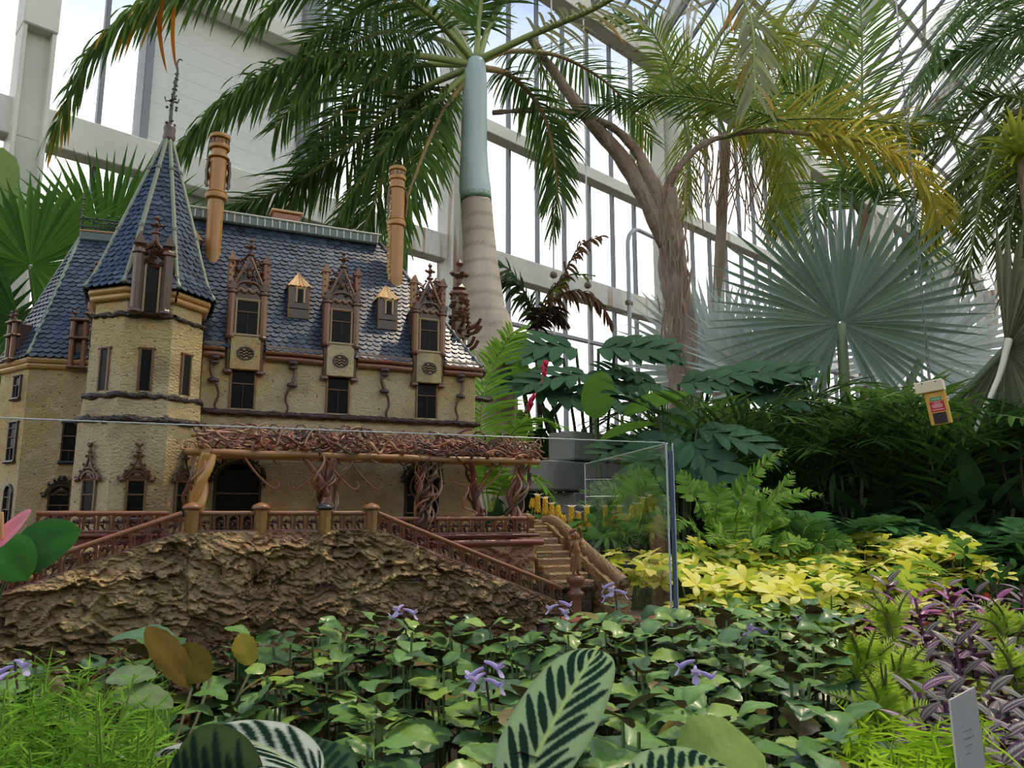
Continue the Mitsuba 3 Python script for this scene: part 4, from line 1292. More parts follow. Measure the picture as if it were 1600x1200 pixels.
# posts: (x, y, thickness, trunk colour)
for i, (x, y, r, c, lean) in enumerate(((-0.812, -0.225, 0.012, C(196, 154, 82), 0.03), (-0.50, -0.215, 0.016, C(122, 76, 58), 0.02), (-0.232, -0.20, 0.012, C(104, 64, 52), 0.0), (-0.052, -0.15, 0.011, C(140, 84, 58), -0.02), (0.045, -0.18, 0.011, C(120, 78, 56), 0.035))):
    z0 = 0.498
    if i == 0:
        m = MB()
        for s in (0, 3.14):
            t = np.linspace(0, 1, 24)
            m.tube(np.stack([x + lean * t + 0.009 * np.cos(t * 7 + s), y + 0.009 * np.sin(t * 7 + s), z0 + (PZ - z0) * t], 1), 0.011, 8, vary(c, 0.15))
    else:
        m = MB()
        s = -1 if i == 1 else 1
        m.tube(spline([(x, y, z0), (x + 0.004, y, z0 + 0.05), (x - 0.008 * s, y + 0.005, z0 + 0.10), (x + lean * 0.6, y, z0 + 0.15), (x + lean, y, PZ)], 16), np.linspace(r * 1.05, r * 0.8, 16), 8, c)
        m.tube(spline([(x + lean * 0.3, y, z0 + 0.09), (x + 0.02 * s, y - 0.006, z0 + 0.14), (x + 0.06 * s, y, PZ)], 10), np.linspace(r * 0.8, r * 0.4, 10), 7, vary(c, 0.2))
    k = part(pergola, 'post', m.ply('twig', True), CM, 'pale golden twisted twin trunk post' if i == 0 else None)
    dens = (4, 9, 20, 4, 6)[i]
    for q in range(dens):
        a = np.array([x + rng.uniform(-0.02, 0.02), y + rng.uniform(-0.02, 0.02), z0 + rng.uniform(0.0, 0.05)])
        b = np.array([x + lean + rng.uniform(-0.05, 0.05), y + rng.uniform(-0.03, 0.03), PZ + rng.uniform(-0.05, 0.01)])
        part(k, 'climbing_vine', curly(a, b, rng.uniform(0.008, 0.022), rng.uniform(0.7, 2.2), rng.uniform(0.0025, 0.006), col=VC_[int(rng.integers(5))]).ply('twig', True), CM)
# hanging side tendrils and the thick tangle on top
for q in range(290):
    x = rng.uniform(PA - 0.01, PB2)
    y = rng.uniform(-0.25, -0.03)
    L = rng.uniform(0.05, 0.2)
    w = rng.uniform(-0.7, 0.7) + (0 if rng.random() < 0.7 else 1.57)
    a = np.array([x, y, PZ + rng.uniform(0.004, 0.05) + (0.02 if rng.random() < 0.2 else 0)])
    b = a + np.array([L * math.cos(w), 0.5 * L * math.sin(w), rng.uniform(-0.02, 0.03)])
    b[0] = min(b[0], PB2 + 0.015)
    part(pergola, 'vine', curly(a, b, rng.uniform(0.006, 0.018), rng.uniform(0.5, 2.0), rng.uniform(0.0018, 0.0046), 22, VC_[int(rng.integers(5))]).ply('twig', True), CM)
for q in range(60):
    x = rng.uniform(PA, PB2) if q < 36 else float(rng.choice([-0.78, -0.66, -0.48, -0.36, -0.18, 0.02])) + rng.normal() * 0.02
    y = rng.uniform(-0.25, -0.05)
    a = np.array([x, y, PZ + 0.02])
    s = rng.choice([-1, 1])
    P = spline([a, a + [0.01 * s, 0, 0.03], a + [0.03 * s, 0, 0.05], a + [0.035 * s, 0, 0.03], a + [0.02 * s, -0.005, 0.022], a + [0.016 * s, -0.004, 0.034]], 18)
    part(pergola, 'tendril', MB().tube(P, np.linspace(0.003, 0.0013, 18), 5, vary(VC_[int(rng.integers(4))], 0.2)).ply('twig', True), CM)
for x, s in ((-0.50, 1), (-0.50, -1), (-0.44, 1), (-0.70, 1), (0.0, -1)):
    P = spline([(x, -0.22, PZ - 0.01), (x + 0.03 * s, -0.225, PZ - 0.05), (x + 0.07 * s, -0.225, PZ - 0.085), (x + 0.085 * s, -0.225, PZ - 0.075), (x + 0.075 * s, -0.226, PZ - 0.065)], 16)
    part(pergola, 'tendril', MB().tube(P, np.linspace(0.0035, 0.0015, 16), 5, vary(VC_[1], 0.2)).ply('twig', True), CM)

# ---------------- glass case
case = thing('glass_case', 'low clear acrylic screen with polished edges standing round the castle model', 'display case')
GC, GD = np.array([0.405, 2.0, 0]), unit([-0.928, -0.372, 0])
GL, GH = 1.95, 0.723
GBK = np.array([at(915, 725, 2.9)[0], 2.9, 0])
GS = unit(GBK - GC)


def sheet(p, d, L, h, name, lab):
    M = frame(p, d, (0, 0, 1))
    m = MB().add([[0, 0, 0], [L, 0, 0], [L, 0, h], [0, 0, h]], [[0, 1, 2], [0, 2, 3]])
    k = part(case, name, m.ply('glass'), M, lab)
    m = MB().box((L, 0.0045, 0.0026), (L / 2, 0, h), bev=0.0006)
    part(k, 'polished_edge', m.ply('edge'), M)
    return k


sheet(GC + GD * 0.012, GD, GL, GH, 'front_panel', 'clear front panel')
Ls = np.linalg.norm(GBK - GC)
k = sheet(GC + GS * 0.012, GS, Ls, GH, 'side_panel', 'clear side panel')
part(k, 'polished_edge', MB().box((0.003, 0.0045, GH), (Ls, 0, GH / 2), bev=0.0006).ply('edge'), frame(GC + GS * 0.012, GS, (0, 0, 1)))
M = frame(GC, GD, (0, 0, 1))
m = MB().box((0.0035, 0.006, GH), (0.008, 0, GH / 2), bev=0.001)
part(case, 'corner_seam', m.ply('edge'), M)
part(case, 'corner_strip', MB().box((0.008, 0.006, GH - 0.02), (-0.004, 0.0, GH / 2 - 0.01), bev=0.001).ply('edge_blue'), M, 'blue grey corner strip')
part(case, 'corner_strip', MB().box((0.003, 0.006, GH), (-0.011, 0, GH / 2), bev=0.001).ply('edge'), M)
m = MB().add([[-0.014, -0.005, GH - 0.044], [0.012, -0.005, GH - 0.044], [0.012, -0.005, GH + 0.001], [-0.014, -0.005, GH + 0.001]], [[0, 1, 2], [0, 2, 3]])
part(case, 'corner_clip', m.ply('glass'), M, 'small square clear corner clip')
# ================================================================== PLANTS: builders
def lerp(a, b, t):
    return np.asarray(a) * (1 - t) + np.asarray(b) * t


def leaf(L, W, nl=8, nw=4, a=0.6, b=0.9, fold=0.2, droop=0.5, serr=0.0, wave=0.0, col=C(90, 120, 70), col2=None, seed=0, paint=None, jit=0.08):
    """one blade in local axes: x to the tip, y across, z up"""
    r = np.random.default_rng(seed)
    s = np.linspace(0, 1, nl + 1)
    t = np.linspace(-1, 1, nw + 1)
    pk = a / (a + b)
    w = W / 2 * (np.maximum(s, 1e-6) ** a) * ((1 - s) ** b) / (pk ** a * (1 - pk) ** b)
    th = 0.25 * droop - droop * s
    x = np.concatenate([[0], np.cumsum(np.cos(th[:-1])) * L / nl])
    z = np.concatenate([[0], np.cumsum(np.sin(th[:-1])) * L / nl])
    ww = w * (1 + serr * (np.arange(nl + 1) % 2 * 2 - 1))
    P = np.zeros((nl + 1, nw + 1, 3))
    P[..., 0] = x[:, None] - serr * 0.3 * (np.arange(nl + 1) % 2)[:, None] * np.abs(t) * L / nl
    P[..., 1] = t[None] * ww[:, None]
    P[..., 2] = z[:, None] + fold * np.abs(t[None]) * w[:, None] - fold * 0.7 * (t[None] ** 2) * w[:, None] + wave * W * np.sin(s * 9 + seed)[:, None] * t[None] ** 2 * np.sin(np.pi * s)[:, None]
    col2 = col if col2 is None else col2
    if paint is None:
        k = s[:, None, None] * np.ones((1, nw + 1, 1))
        cc = np.asarray(col) * (1 - k) + np.asarray(col2) * k
        cc = cc * (1 + r.uniform(-jit, jit, (nl + 1, nw + 1, 1)))
    else:
        S, Tt = np.meshgrid(s, t, indexing='ij')
        cc = paint(S, Tt)
    return MB().grid(P, np.clip(cc, 0, 1))


def frond(parent, pts, n=60, L=0.45, ang=(75, 30), droop=0.7, w=0.012, lift=0.15, plume=0.1, rach=(0.014, 0.003), col=C(84, 112, 58), col2=C(110, 140, 66), start=0.12, seed=0,
          up=(0, 0, 1), rcol=C(110, 128, 66), tip=None, name='frond', mat='leaf', prof=(0.5, 1.0, 0.45), label=None, one_side=0, stiff=0.0, M=None, shape_only=False):
    r = np.random.default_rng(seed + 100)
    P = spline(pts, 40)
    rm = MB().tube(P, np.linspace(rach[0], rach[1], 40), 6, rcol)
    T = unit(np.gradient(P, axis=0))
    d = np.concatenate([[0], np.cumsum(np.linalg.norm(np.diff(P, axis=0), axis=1))])
    d /= d[-1]
    V, F, CC, off = [], [], [], 0
    for side in (-1, 1):
        if one_side and side != one_side:
            continue
        t = np.linspace(start, 0.995, n) + r.uniform(-0.4, 0.4, n) * (1 - start) / n
        t = np.clip(t, 0, 1)
        p = np.stack([np.interp(t, d, P[:, k]) for k in range(3)], 1)
        tt = unit(np.stack([np.interp(t, d, T[:, k]) for k in range(3)], 1))
        B = unit(np.cross(tt, np.asarray(up, float)))
        N = np.cross(B, tt)
        q = (t - start) / (1 - start)
        a = np.radians(ang[0] + (ang[1] - ang[0]) * q + r.uniform(-6, 6, n))
        l = lift + plume * r.uniform(-1, 1, n)
        D = np.cos(a)[:, None] * tt + np.sin(a)[:, None] * (side * B * np.cos(l)[:, None] + N * np.sin(l)[:, None])
        ln = L * np.interp(q, [0, 0.35, 1], prof) * r.uniform(0.85, 1.12, n)
        g = droop * r.uniform(0.7, 1.3, n)
        rings, K = [], 5
        cur = p.copy()
        wv0 = tt
        for k in range(K + 1):
            u = k / K
            dk = unit(D + np.array([0, 0, -1.0]) * (g * (u ** 1.3 + 0.1))[:, None] * (1 - stiff))
            hw = w * np.interp(u, [0, 0.15, 0.5, 0.8, 1], [0.45, 0.9, 1.0, 0.6, 0.04]) / 2
            wv = unit(wv0 - dk * (wv0 * dk).sum(1, keepdims=True))
            rings.append(np.stack([cur - wv * hw, cur + wv * hw], 1))
            cur = cur + dk * (ln / K)[:, None]
        R = np.stack(rings, 1)                       # n, K+1, 2, 3
        base = np.arange(n)[:, None] * (2 * (K + 1)) + 2 * np.arange(K)[None]
        f = np.stack([np.stack([base, base + 1, base + 3], -1), np.stack([base, base + 3, base + 2], -1)], 2).reshape(-1, 3)
        V.append(R.reshape(-1, 3))
        F.append(f + off)
        off += n * 2 * (K + 1)
        m = r.random((n, 1))
        cl = (lerp(col, col2, m) * r.uniform(0.8, 1.2, (n, 1)))[:, None, None, :] * np.ones((1, K + 1, 2, 1))
        if tip is not None:
            on = (r.random(n) < tip[1])[:, None, None, None] * np.linspace(0, 1, K + 1)[None, :, None, None] ** 1.5
            cl = cl * (1 - on) + np.asarray(tip[0]) * on
        CC.append(np.clip(cl, 0, 1).reshape(-1, 3))
    lm = MB().add(np.vstack(V), np.vstack(F), np.vstack(CC))
    if shape_only:
        return rm.ply('plain', True), lm.ply(mat, True)
    k = part(parent, name, rm.ply('plain', True), M, label)
    part(k, 'leaflets', lm.ply(mat, True), M, kind='stuff')
    return k


def fan(parent, hub, axis, normal, R, n, spread, base=None, fused=0.45, fold=0.35, droop=0.2, cup=0.15, col=C(90, 120, 60), col2=None, seed=0, mat='leaf', petiole=None, pet_r=0.012, pcol=C(110, 128, 76), label=None, prof=None, wmax=1.15):
    r = np.random.default_rng(seed + 300)
    axis, normal = unit(axis), unit(normal)
    side = unit(np.cross(normal, axis))
    axis = np.cross(side, normal)
    pm = MB().tube(spline(petiole, 14) if petiole is not None else [hub - axis * 0.1, hub], pet_r, 7, pcol)
    k = part(parent, 'leaf', pm.ply('plain', True), None, label)
    dphi = math.radians(spread) / n
    col2 = col if col2 is None else col2
    for i in range(n):
        ph = -math.radians(spread) / 2 + (i + 0.5) * dphi
        e = ph / math.radians(180)
        Rl = R * (1 - 0.22 * abs(e) ** 1.5) * r.uniform(0.93, 1.05)
        if prof is not None:
            Rl *= prof(e)
        ph += r.uniform(-0.12, 0.12) * dphi
        d = unit(math.cos(ph) * axis + math.sin(ph) * side + normal * (cup + r.uniform(-0.03, 0.03)))
        sd = unit(np.cross(normal, d))
        nn = np.cross(d, sd)
        rows = []
        S = np.array([0.015, 0.2, fused, fused + 0.18, 0.8, 0.93, 1.0])
        hwf = fused * Rl * math.tan(dphi / 2) * wmax
        HW = np.interp(S, [0, fused, fused + 0.18, 0.8, 0.93, 1.0], [0.002, hwf, hwf * 0.95, hwf * 0.5, hwf * 0.2, 0.0006])
        dr_ = droop * r.uniform(0.5, 1.6)
        for s, hw in zip(S, HW):
            c = hub + d * Rl * s - np.array([0, 0, 1.0]) * dr_ * Rl * max(0, s - fused) ** 2
            rows.append([c - sd * hw + nn * hw * fold, c - nn * hw * fold, c + sd * hw + nn * hw * fold])
        cc = lerp(col, col2, r.random()) * r.uniform(0.85, 1.15)
        part(k, 'segment', MB().grid(rows, cc).ply(mat, False))
    return k


def trunk(pts, radii, col, n=40, sides=14, ring=0.0, rough=0.0, seed=0, col2=None, bands=0):
    P = spline(pts, n)
    rr = np.interp(np.linspace(0, 1, n), np.linspace(0, 1, len(radii)), radii)
    if ring:
        rr = rr * (1 + ring * np.cos(np.arange(n) * 2.1))
    m = MB().tube(P, rr, sides, np.repeat(np.asarray(col)[None], n, 0))
    v = m.v[0]
    if rough:
        h = meshkit.fbm(v * np.array([22, 22, 3.0]), 4, seed) - 0.5
        ax = np.vstack([np.repeat(P, sides, 0), P[:1], P[-1:]])
        v = v + unit(v - ax) * (h * rough)[:, None]
        m.v[0] = v
    k = meshkit.fbm(v * np.array([14, 14, 3.0]), 3, seed + 1)[:, None]
    m.c[0] = np.clip(lerp(col, col2 if col2 is not None else np.asarray(col) * 0.6, np.clip(k * 2 - 0.5, 0, 1)), 0, 1)
    return m


def lobed(L, W, n=7, col=C(60, 92, 56), seed=0, lobe_w=0.14, droop=0.4, sweep=35, thin=1.0):
    """deeply cut leaf: lobes along a midrib, joined near it"""
    r = np.random.default_rng(seed)
    m = MB()
    th = lambda s: 0.2 - droop * s
    xs = np.linspace(0, 1, 20)
    mx = np.concatenate([[0], np.cumsum(np.cos(th(xs[:-1])))]) * L / 19
    mz = np.concatenate([[0], np.cumsum(np.sin(th(xs[:-1])))]) * L / 19
    mid = leaf(L, W * 0.36, 10, 4, 0.4, 0.5, 0.1, droop, col=col, seed=seed)
    m.add(mid.v[0], mid.f[0], mid.c[0])
    for i in range(n):
        s = (i + 0.4) / n * 0.86
        ln = W / 2 * math.sin(math.pi * (0.18 + 0.74 * s)) ** 0.7 * r.uniform(0.9, 1.1)
        for sd in (-1, 1):
            a = math.radians(100 - sweep - 55 * s * 0.8) * sd
            lb = leaf(ln * 1.15, L * lobe_w * thin, 6, 2, 0.55, 0.6, 0.25, 0.5, col=vary(col, 0.12, r), seed=seed + i)
            M = frame((np.interp(s, xs, mx), 0, np.interp(s, xs, mz)), (math.cos(a), math.sin(a), 0.12), (0, 0, 1))
            m.add(lb.v[0], lb.f[0], lb.c[0], M)
    if True:
        tip = leaf(L * 0.3, L * lobe_w, 6, 2, 0.5, 0.7, 0.2, 0.5, col=col, seed=seed)
        m.add(tip.v[0], tip.f[0], tip.c[0], frame((mx[-3], 0, mz[-3]), (math.cos(th(1)), 0, math.sin(th(1))), (0, 0, 1)))
    return m


def ground_of(p):
    return np.array([p[0], p[1], 0.0])


def pl(*rows):
    """polyline from (px, py, depth) rows"""
    return np.array([at(*q) for q in rows])


# ================================================================== BIG PALMS
RG, RG2 = C(78, 106, 54), C(104, 136, 68)
royal = thing('royal_palm', 'tall royal palm with ringed grey trunk and blue-green crownshaft right of the castle model', 'palm tree')
D = 4.6
tp = [at(775, 740, D), at(768, 560, D), at(757, 480, D), at(750, 400, D), at(744, 315, D)]
tp[0][2] = 0.0
m = trunk(tp, [0.155, 0.15, 0.125, 0.105, 0.098], C(206, 190, 166), 90, 20, 0.0, 0.012, 3, C(176, 160, 138))
v = m.v[0]
band = (np.sin(v[:, 2] * 62 + meshkit.noise(v * 6) * 0.5) > 0.88)[:, None]
m.c[0] = np.where(band, m.c[0] * 0.6, m.c[0])
part(royal, 'trunk', m.ply('plain', True), None, 'pale ringed trunk')
cs = [at(744, 316, D), at(741, 270, D), at(741, 200, D), at(742, 140, D), at(744, 95, D)]
m = MB().tube(spline(cs, 30), np.interp(np.linspace(0, 1, 30), [0, 0.12, 0.4, 0.8, 1], [0.098, 0.101, 0.083, 0.078, 0.06]), 18, C(148, 172, 162))
zz = m.v[0][:, 2]
m.c[0] = np.where(((zz - zz.min()) < 0.05)[:, None], C(110, 140, 112), C(176, 196, 188)) * (0.92 + 0.16 * meshkit.noise(m.v[0] * np.array([20, 20, 4]))[:, None])
part(royal, 'crownshaft', m.ply('paint', True), None, 'smooth blue-green crownshaft')
cr_ = at(744, 100, D)
RF = [
    (pl((738, 95, 4.6), (690, 35, 4.45), (600, -40, 4.2), (430, -70, 3.9), (250, -10, 3.6), (150, 70, 3.45), (85, 200, 3.4)), 150, 0.46, 2.0, 0.10),
    (pl((735, 100, 4.6), (660, 88, 4.4), (560, 84, 4.2), (450, 100, 4.0), (360, 150, 3.9), (270, 240, 3.8), (215, 320, 3.8)), 150, 0.42, 2.0, 0.05),
    (pl((738, 112, 4.6), (690, 180, 4.5), (655, 260, 4.35), (625, 350, 4.25), (612, 420, 4.2)), 90, 0.42, 1.4, 0.0),
    (pl((735, 105, 4.7), (640, 150, 4.9), (530, 240, 5.0), (430, 300, 5.1), (330, 330, 5.2)), 120, 0.56, 1.0, 0.1),
    (pl((752, 92, 4.6), (830, 55, 4.4), (930, 12, 4.1), (1020, -40, 3.8), (1110, -60, 3.5), (1170, 20, 3.3), (1180, 150, 3.25)), 70, 0.40, 1.0, 0.1),
    (pl((744, 92, 4.6), (748, 40, 4.6), (752, -20, 4.55), (740, -120, 4.4)), 60, 0.5, 0.4, 0.4),
    (pl((748, 90, 4.6), (770, 30, 4.7), (820, -40, 4.8), (900, -90, 4.9)), 60, 0.5, 0.4, 0.4),
    (pl((750, 105, 4.7), (800, 120, 5.0), (850, 180, 5.2), (870, 280, 5.3), (865, 360, 5.3)), 84, 0.42, 1.4, 0.1),
    (pl((738, 92, 4.6), (705, 40, 4.8), (650, 10, 5.1), (560, 20, 5.4), (470, 70, 5.6)), 110, 0.6, 0.8, 0.2),
    (pl((738, 95, 4.7), (680, 60, 5.0), (600, 50, 5.3), (520, 90, 5.6), (430, 200, 5.8)), 120, 0.62, 1.1, 0.1),
    (pl((735, 90, 4.6), (690, 40, 4.3), (640, 0, 4.1), (560, -40, 3.8), (470, -30, 3.6), (400, 30, 3.5)), 72, 0.42, 1.1, 0.1),
    (pl((752, 95, 4.6), (800, 80, 4.9), (880, 90, 5.3), (960, 140, 5.6), (1020, 220, 5.8)), 60, 0.42, 0.9, 0.1),
    (pl((736, 100, 4.7), (640, 105, 4.9), (550, 150, 5.0), (480, 250, 5.1), (450, 330, 5.1)), 110, 0.45, 1.3, 0.1),
    (pl((738, 110, 4.6), (690, 150, 4.5), (620, 210, 4.45), (550, 300, 4.4), (505, 390, 4.4)), 100, 0.40, 1.4, 0.05),
    (pl((738, 108, 4.8), (670, 170, 5.2), (600, 280, 5.4), (560, 380, 5.5)), 110, 0.6, 1.0, 0.1),
]
for i, (pts, n, L, dr_, lf) in enumerate(RF):
    frond(royal, pts, n, L, (70, 35), dr_, 0.020, lf, 0.35, (0.024, 0.004), C(140, 146, 104) if i == 4 else RG * (0.8 if i in (3, 8, 9, 12, 14) else 1), C(160, 164, 124) if i == 4 else RG2, 0.16, i, rcol=C(138, 152, 84) if i not in (2, 7, 11) else C(146, 122, 72),
          tip=(C(206, 140, 40), 0.14 if i in (0, 4) else 0.015))
for q, (px, py, d) in enumerate(((262, -20, 3.6), (275, 5, 3.6), (250, 10, 3.62))):
    part(royal, 'withered_leaflet', leaf(0.36, 0.022, 8, 2, 0.3, 0.6, 0.1, 1.0, col=C(214, 136, 48), col2=C(196, 120, 60), seed=q).ply('leaf', True), frame(at(px, py, d), (0.1 * q - 0.1, 0, -1), (0, -1, 0.2)), 'orange withered leaflet')

# ---- shaggy trunked palm in the middle distance
shag = thing('king_palm', 'palm with shaggy brown fibrous trunk and forked leaf bases right of the royal palm', 'palm tree')
D = 5.6
tp = [at(1075, 740, D), at(1068, 560, D), at(1062, 480, D), at(1050, 380, D), at(1040, 300, D)]
tp[0][2] = 0
part(shag, 'trunk', trunk(tp, [0.12, 0.108, 0.102, 0.096, 0.085], C(188, 170, 152), 90, 22, 0, 0.10, 5, C(138, 120, 104)).ply('bark', True))
BR = [([(1045, 380, 5.6), (1010, 310, 5.55), (970, 245, 5.5), (915, 180, 5.4), (860, 105, 5.3), (825, 55, 5.2)], [0.085, 0.07, 0.06, 0.05, 0.036, 0.028]),
      ([(1045, 370, 5.6), (1020, 290, 5.5), (990, 230, 5.45), (940, 190, 5.4), (860, 172, 5.3), (770, 176, 5.2)], [0.07, 0.05, 0.035, 0.028, 0.022, 0.015]),
      ([(1040, 330, 5.6), (1045, 290, 5.55), (1070, 250, 5.5), (1110, 220, 5.45), (1180, 205, 5.4), (1260, 208, 5.3)], [0.06, 0.035, 0.028, 0.024, 0.02, 0.017])]
for pts, rad in BR:
    part(shag, 'leaf_base', trunk(pl(*pts), rad, C(168, 150, 130), 36, 10, 0, 0.03, 9, C(128, 102, 84)).ply('bark', True))
for q in range(110):
    p = at(1052 + rng.uniform(-22, 22), rng.uniform(300, 560), 5.5)
    part(shag, 'fibre_flake', leaf(rng.uniform(0.1, 0.32), 0.013, 5, 2, 0.4, 0.6, 0.2, 0.8, col=vary(C(162, 140, 118), 0.25), seed=q).ply('leaf_matte', True), frame(p, (rng.uniform(-0.25, 0.25), -0.2, rng.choice([-1, 1])), (0, -1, 0)))
YEL, YEL2 = C(176, 170, 72), C(220, 204, 92)
frond(shag, pl((1250, 208, 5.3), (1320, 215, 5.15), (1390, 235, 5.0), (1440, 275, 4.9), (1470, 350, 4.9)), 84, 0.55, (70, 40), 1.0, 0.022, 0.1, 0.4, (0.017, 0.004), YEL, YEL2, 0.02, 21, rcol=C(150, 134, 80), tip=(C(220, 180, 50), 0.3), label='yellowing drooping frond')
frond(shag, pl((1130, 215, 5.4), (1200, 190, 5.4), (1290, 185, 5.3), (1380, 190, 5.3), (1440, 205, 5.3)), 90, 0.52, (65, 40), 0.55, 0.018, 0.2, 0.5, (0.012, 0.004), C(128, 148, 66), YEL, 0.02, 22, tip=(C(214, 170, 50), 0.4))
frond(shag, pl((1230, 190, 5.2), (1150, 165, 5.2), (1060, 150, 5.2), (980, 155, 5.2), (900, 175, 5.2)), 80, 0.36, (60, 35), 0.35, 0.015, 0.0, 0.25, (0.010, 0.003), C(70, 98, 48), C(96, 124, 58), 0.05, 23)
frond(shag, pl((830, 60, 5.2), (845, 100, 5.2), (870, 170, 5.25), (872, 240, 5.3), (868, 330, 5.3)), 46, 0.26, (50, 30), 0.8, 0.013, 0.0, 0.3, (0.012, 0.003), C(110, 136, 64), C(140, 158, 76), 0.1, 24)
frond(shag, pl((1080, 230, 5.6), (1060, 160, 5.6), (1040, 90, 5.5), (1010, 40, 5.4), (960, 20, 5.3)), 50, 0.36, (65, 35), 0.7, 0.016, 0.1, 0.4, (0.012, 0.003), C(86, 116, 56), C(120, 144, 66), 0.1, 25)

# ---- queen palms standing further back
def back_palm(label, px, top, D, trunk_px, fr_list, col, col2, L=0.55, tcol=C(150, 124, 96), w=0.014, n=70, thick=0.07, plume=0.6, droop=0.9, tip=None, name='queen_palm', dry=0):
    t = thing(name, label, 'palm tree')
    p = [at(trunk_px, 700, D), at(trunk_px, 500, D), at(px, top, D)]
    p[0][2] = 0
    part(t, 'trunk', trunk(p, [thick * 1.3, thick, thick * 0.8], tcol, 40, 12, 0, 0.03, int(px), tcol * 0.6).ply('bark', True))
    for i, pts in enumerate(fr_list):
        frond(t, pl(*pts), n, L, (65, 35), droop, w, 0.15, plume, (0.016, 0.004), col, col2, 0.12, int(px) + i, tip=tip)
    for q in range(dry):
        a = at(px + rng.uniform(-50, 60), top + rng.uniform(-10, 30), D - 0.1)
        part(t, 'dry_strand', MB().tube(spline([a, a + [rng.uniform(-0.1, 0.1), 0, -0.3], a + [rng.uniform(-0.2, 0.2), 0, -rng.uniform(0.5, 1.1)]], 8), 0.006, 4, vary(C(150, 120, 84), 0.2)).ply('plain', True))
    return t


back_palm('feathery olive green palm with dry hanging strands behind the shaggy trunked palm', 1135, 210, 7.8, 1122,
          [[(1135, 215, 7.8), (1110, 120, 7.7), (1150, 40, 7.5), (1215, 60, 7.4), (1240, 160, 7.3)], [(1135, 215, 7.8), (1160, 110, 7.8), (1230, 60, 7.8), (1290, 130, 7.7), (1300, 230, 7.6)],
           [(1135, 215, 7.8), (1100, 130, 7.6), (1050, 100, 7.5), (1010, 160, 7.4), (1000, 260, 7.4)], [(1135, 215, 7.8), (1170, 150, 7.5), (1200, 140, 7.2), (1225, 220, 7.0), (1230, 320, 7.0)],
           [(1135, 215, 7.8), (1090, 180, 7.9), (1080, 230, 7.9), (1075, 330, 7.9)], [(1135, 215, 7.8), (1180, 100, 8.2), (1260, 20, 8.4), (1340, 60, 8.5)],
           [(1140, 215, 7.8), (1180, 210, 7.5), (1210, 260, 7.4), (1220, 360, 7.4)]],
          C(128, 146, 60), C(160, 170, 74), 0.62, C(168, 148, 120), 0.017, 130, 0.06, 0.8, 1.0, (C(176, 150, 90), 0.3), dry=40)
back_palm('young palm with one upright herringbone frond in front of the roof glass', 1350, 330, 6.6, 1352,
          [[(1348, 340, 6.6), (1347, 240, 6.5), (1347, 130, 6.4), (1345, 20, 6.3), (1330, -120, 6.2)], [(1350, 340, 6.6), (1400, 230, 6.5), (1450, 180, 6.4), (1500, 240, 6.3), (1510, 330, 6.3)],
           [(1348, 340, 6.6), (1300, 220, 6.5), (1250, 150, 6.4), (1200, 160, 6.3), (1180, 250, 6.3)], [(1350, 340, 6.6), (1390, 300, 6.4), (1420, 330, 6.3), (1430, 420, 6.3)], [(1350, 345, 6.6), (1310, 290, 6.4), (1280, 320, 6.3), (1270, 400, 6.3)]],
          C(88, 122, 60), C(124, 154, 78), 0.62, C(172, 140, 100), 0.018, 90, 0.06, 0.3, 0.3, None)
back_palm('arching feather palm reaching in from the upper right corner', 1640, 60, 5.8, 1760,
          [[(1700, 60, 5.8), (1600, 70, 5.7), (1530, 120, 5.6), (1450, 200, 5.5), (1400, 260, 5.5)], [(1700, 60, 5.8), (1620, 0, 5.7), (1540, -10, 5.6), (1470, 60, 5.5), (1440, 130, 5.5)],
           [(1700, 60, 5.8), (1630, 110, 5.6), (1580, 200, 5.5), (1560, 290, 5.5)], [(1700, 60, 5.8), (1640, 30, 6.0), (1560, 60, 6.2), (1480, 90, 6.3)]],
          C(88, 118, 64), C(112, 144, 88), 0.6, C(140, 116, 90), 0.016, 130, 0.08, 0.5, 0.8, None)
back_palm('dense dark sago like palm with downward combed fronds at the right edge', 1600, 170, 4.9, 1690,
          [[(1630, 180, 4.9), (1580, 190, 4.8), (1545, 260, 4.7), (1520, 380, 4.65), (1515, 440, 4.65)], [(1640, 180, 4.9), (1600, 250, 4.7), (1580, 350, 4.6), (1575, 450, 4.6)], [(1640, 180, 4.9), (1560, 200, 5.0), (1500, 280, 5.0), (1460, 370, 5.0)],
           [(1640, 180, 4.9), (1620, 280, 4.6), (1610, 400, 4.5)], [(1640, 170, 4.9), (1560, 150, 5.1), (1480, 210, 5.2), (1430, 310, 5.3)]],
          C(74, 92, 44), C(104, 122, 58), 0.36, C(110, 92, 66), 0.016, 90, 0.1, 0.4, 0.5, None, 'sago_palm')

# whorl of yellow green strap leaves at the right edge
dr_cn = thing('dracaena', 'yellow-green rosette of strap leaves at the right edge under the arching palm', 'plant')
hub = at(1592, 235, 4.4)
part(dr_cn, 'stem', MB().tube([ground_of(hub), hub * 0.5 + ground_of(hub) * 0.5, hub], 0.02, 7, C(120, 104, 76)).ply('bark', True))
lf = [leaf(0.26, 0.03, 8, 2, 0.35, 0.7, 0.3, 0.9, col=vary(C(150, 164, 58), 0.2), seed=i).ply('leaf', True) for i in range(4)]
for q in range(60):
    w, e = rng.uniform(0, 6.28), rng.uniform(-0.5, 1.3)
    d = np.array([math.cos(w) * math.cos(e), math.sin(w) * math.cos(e), math.sin(e)])
    part(dr_cn, 'leaf', lf[q % 4], frame(hub + [0, 0, rng.uniform(-0.12, 0.05)], d, (0, 0, 1)))

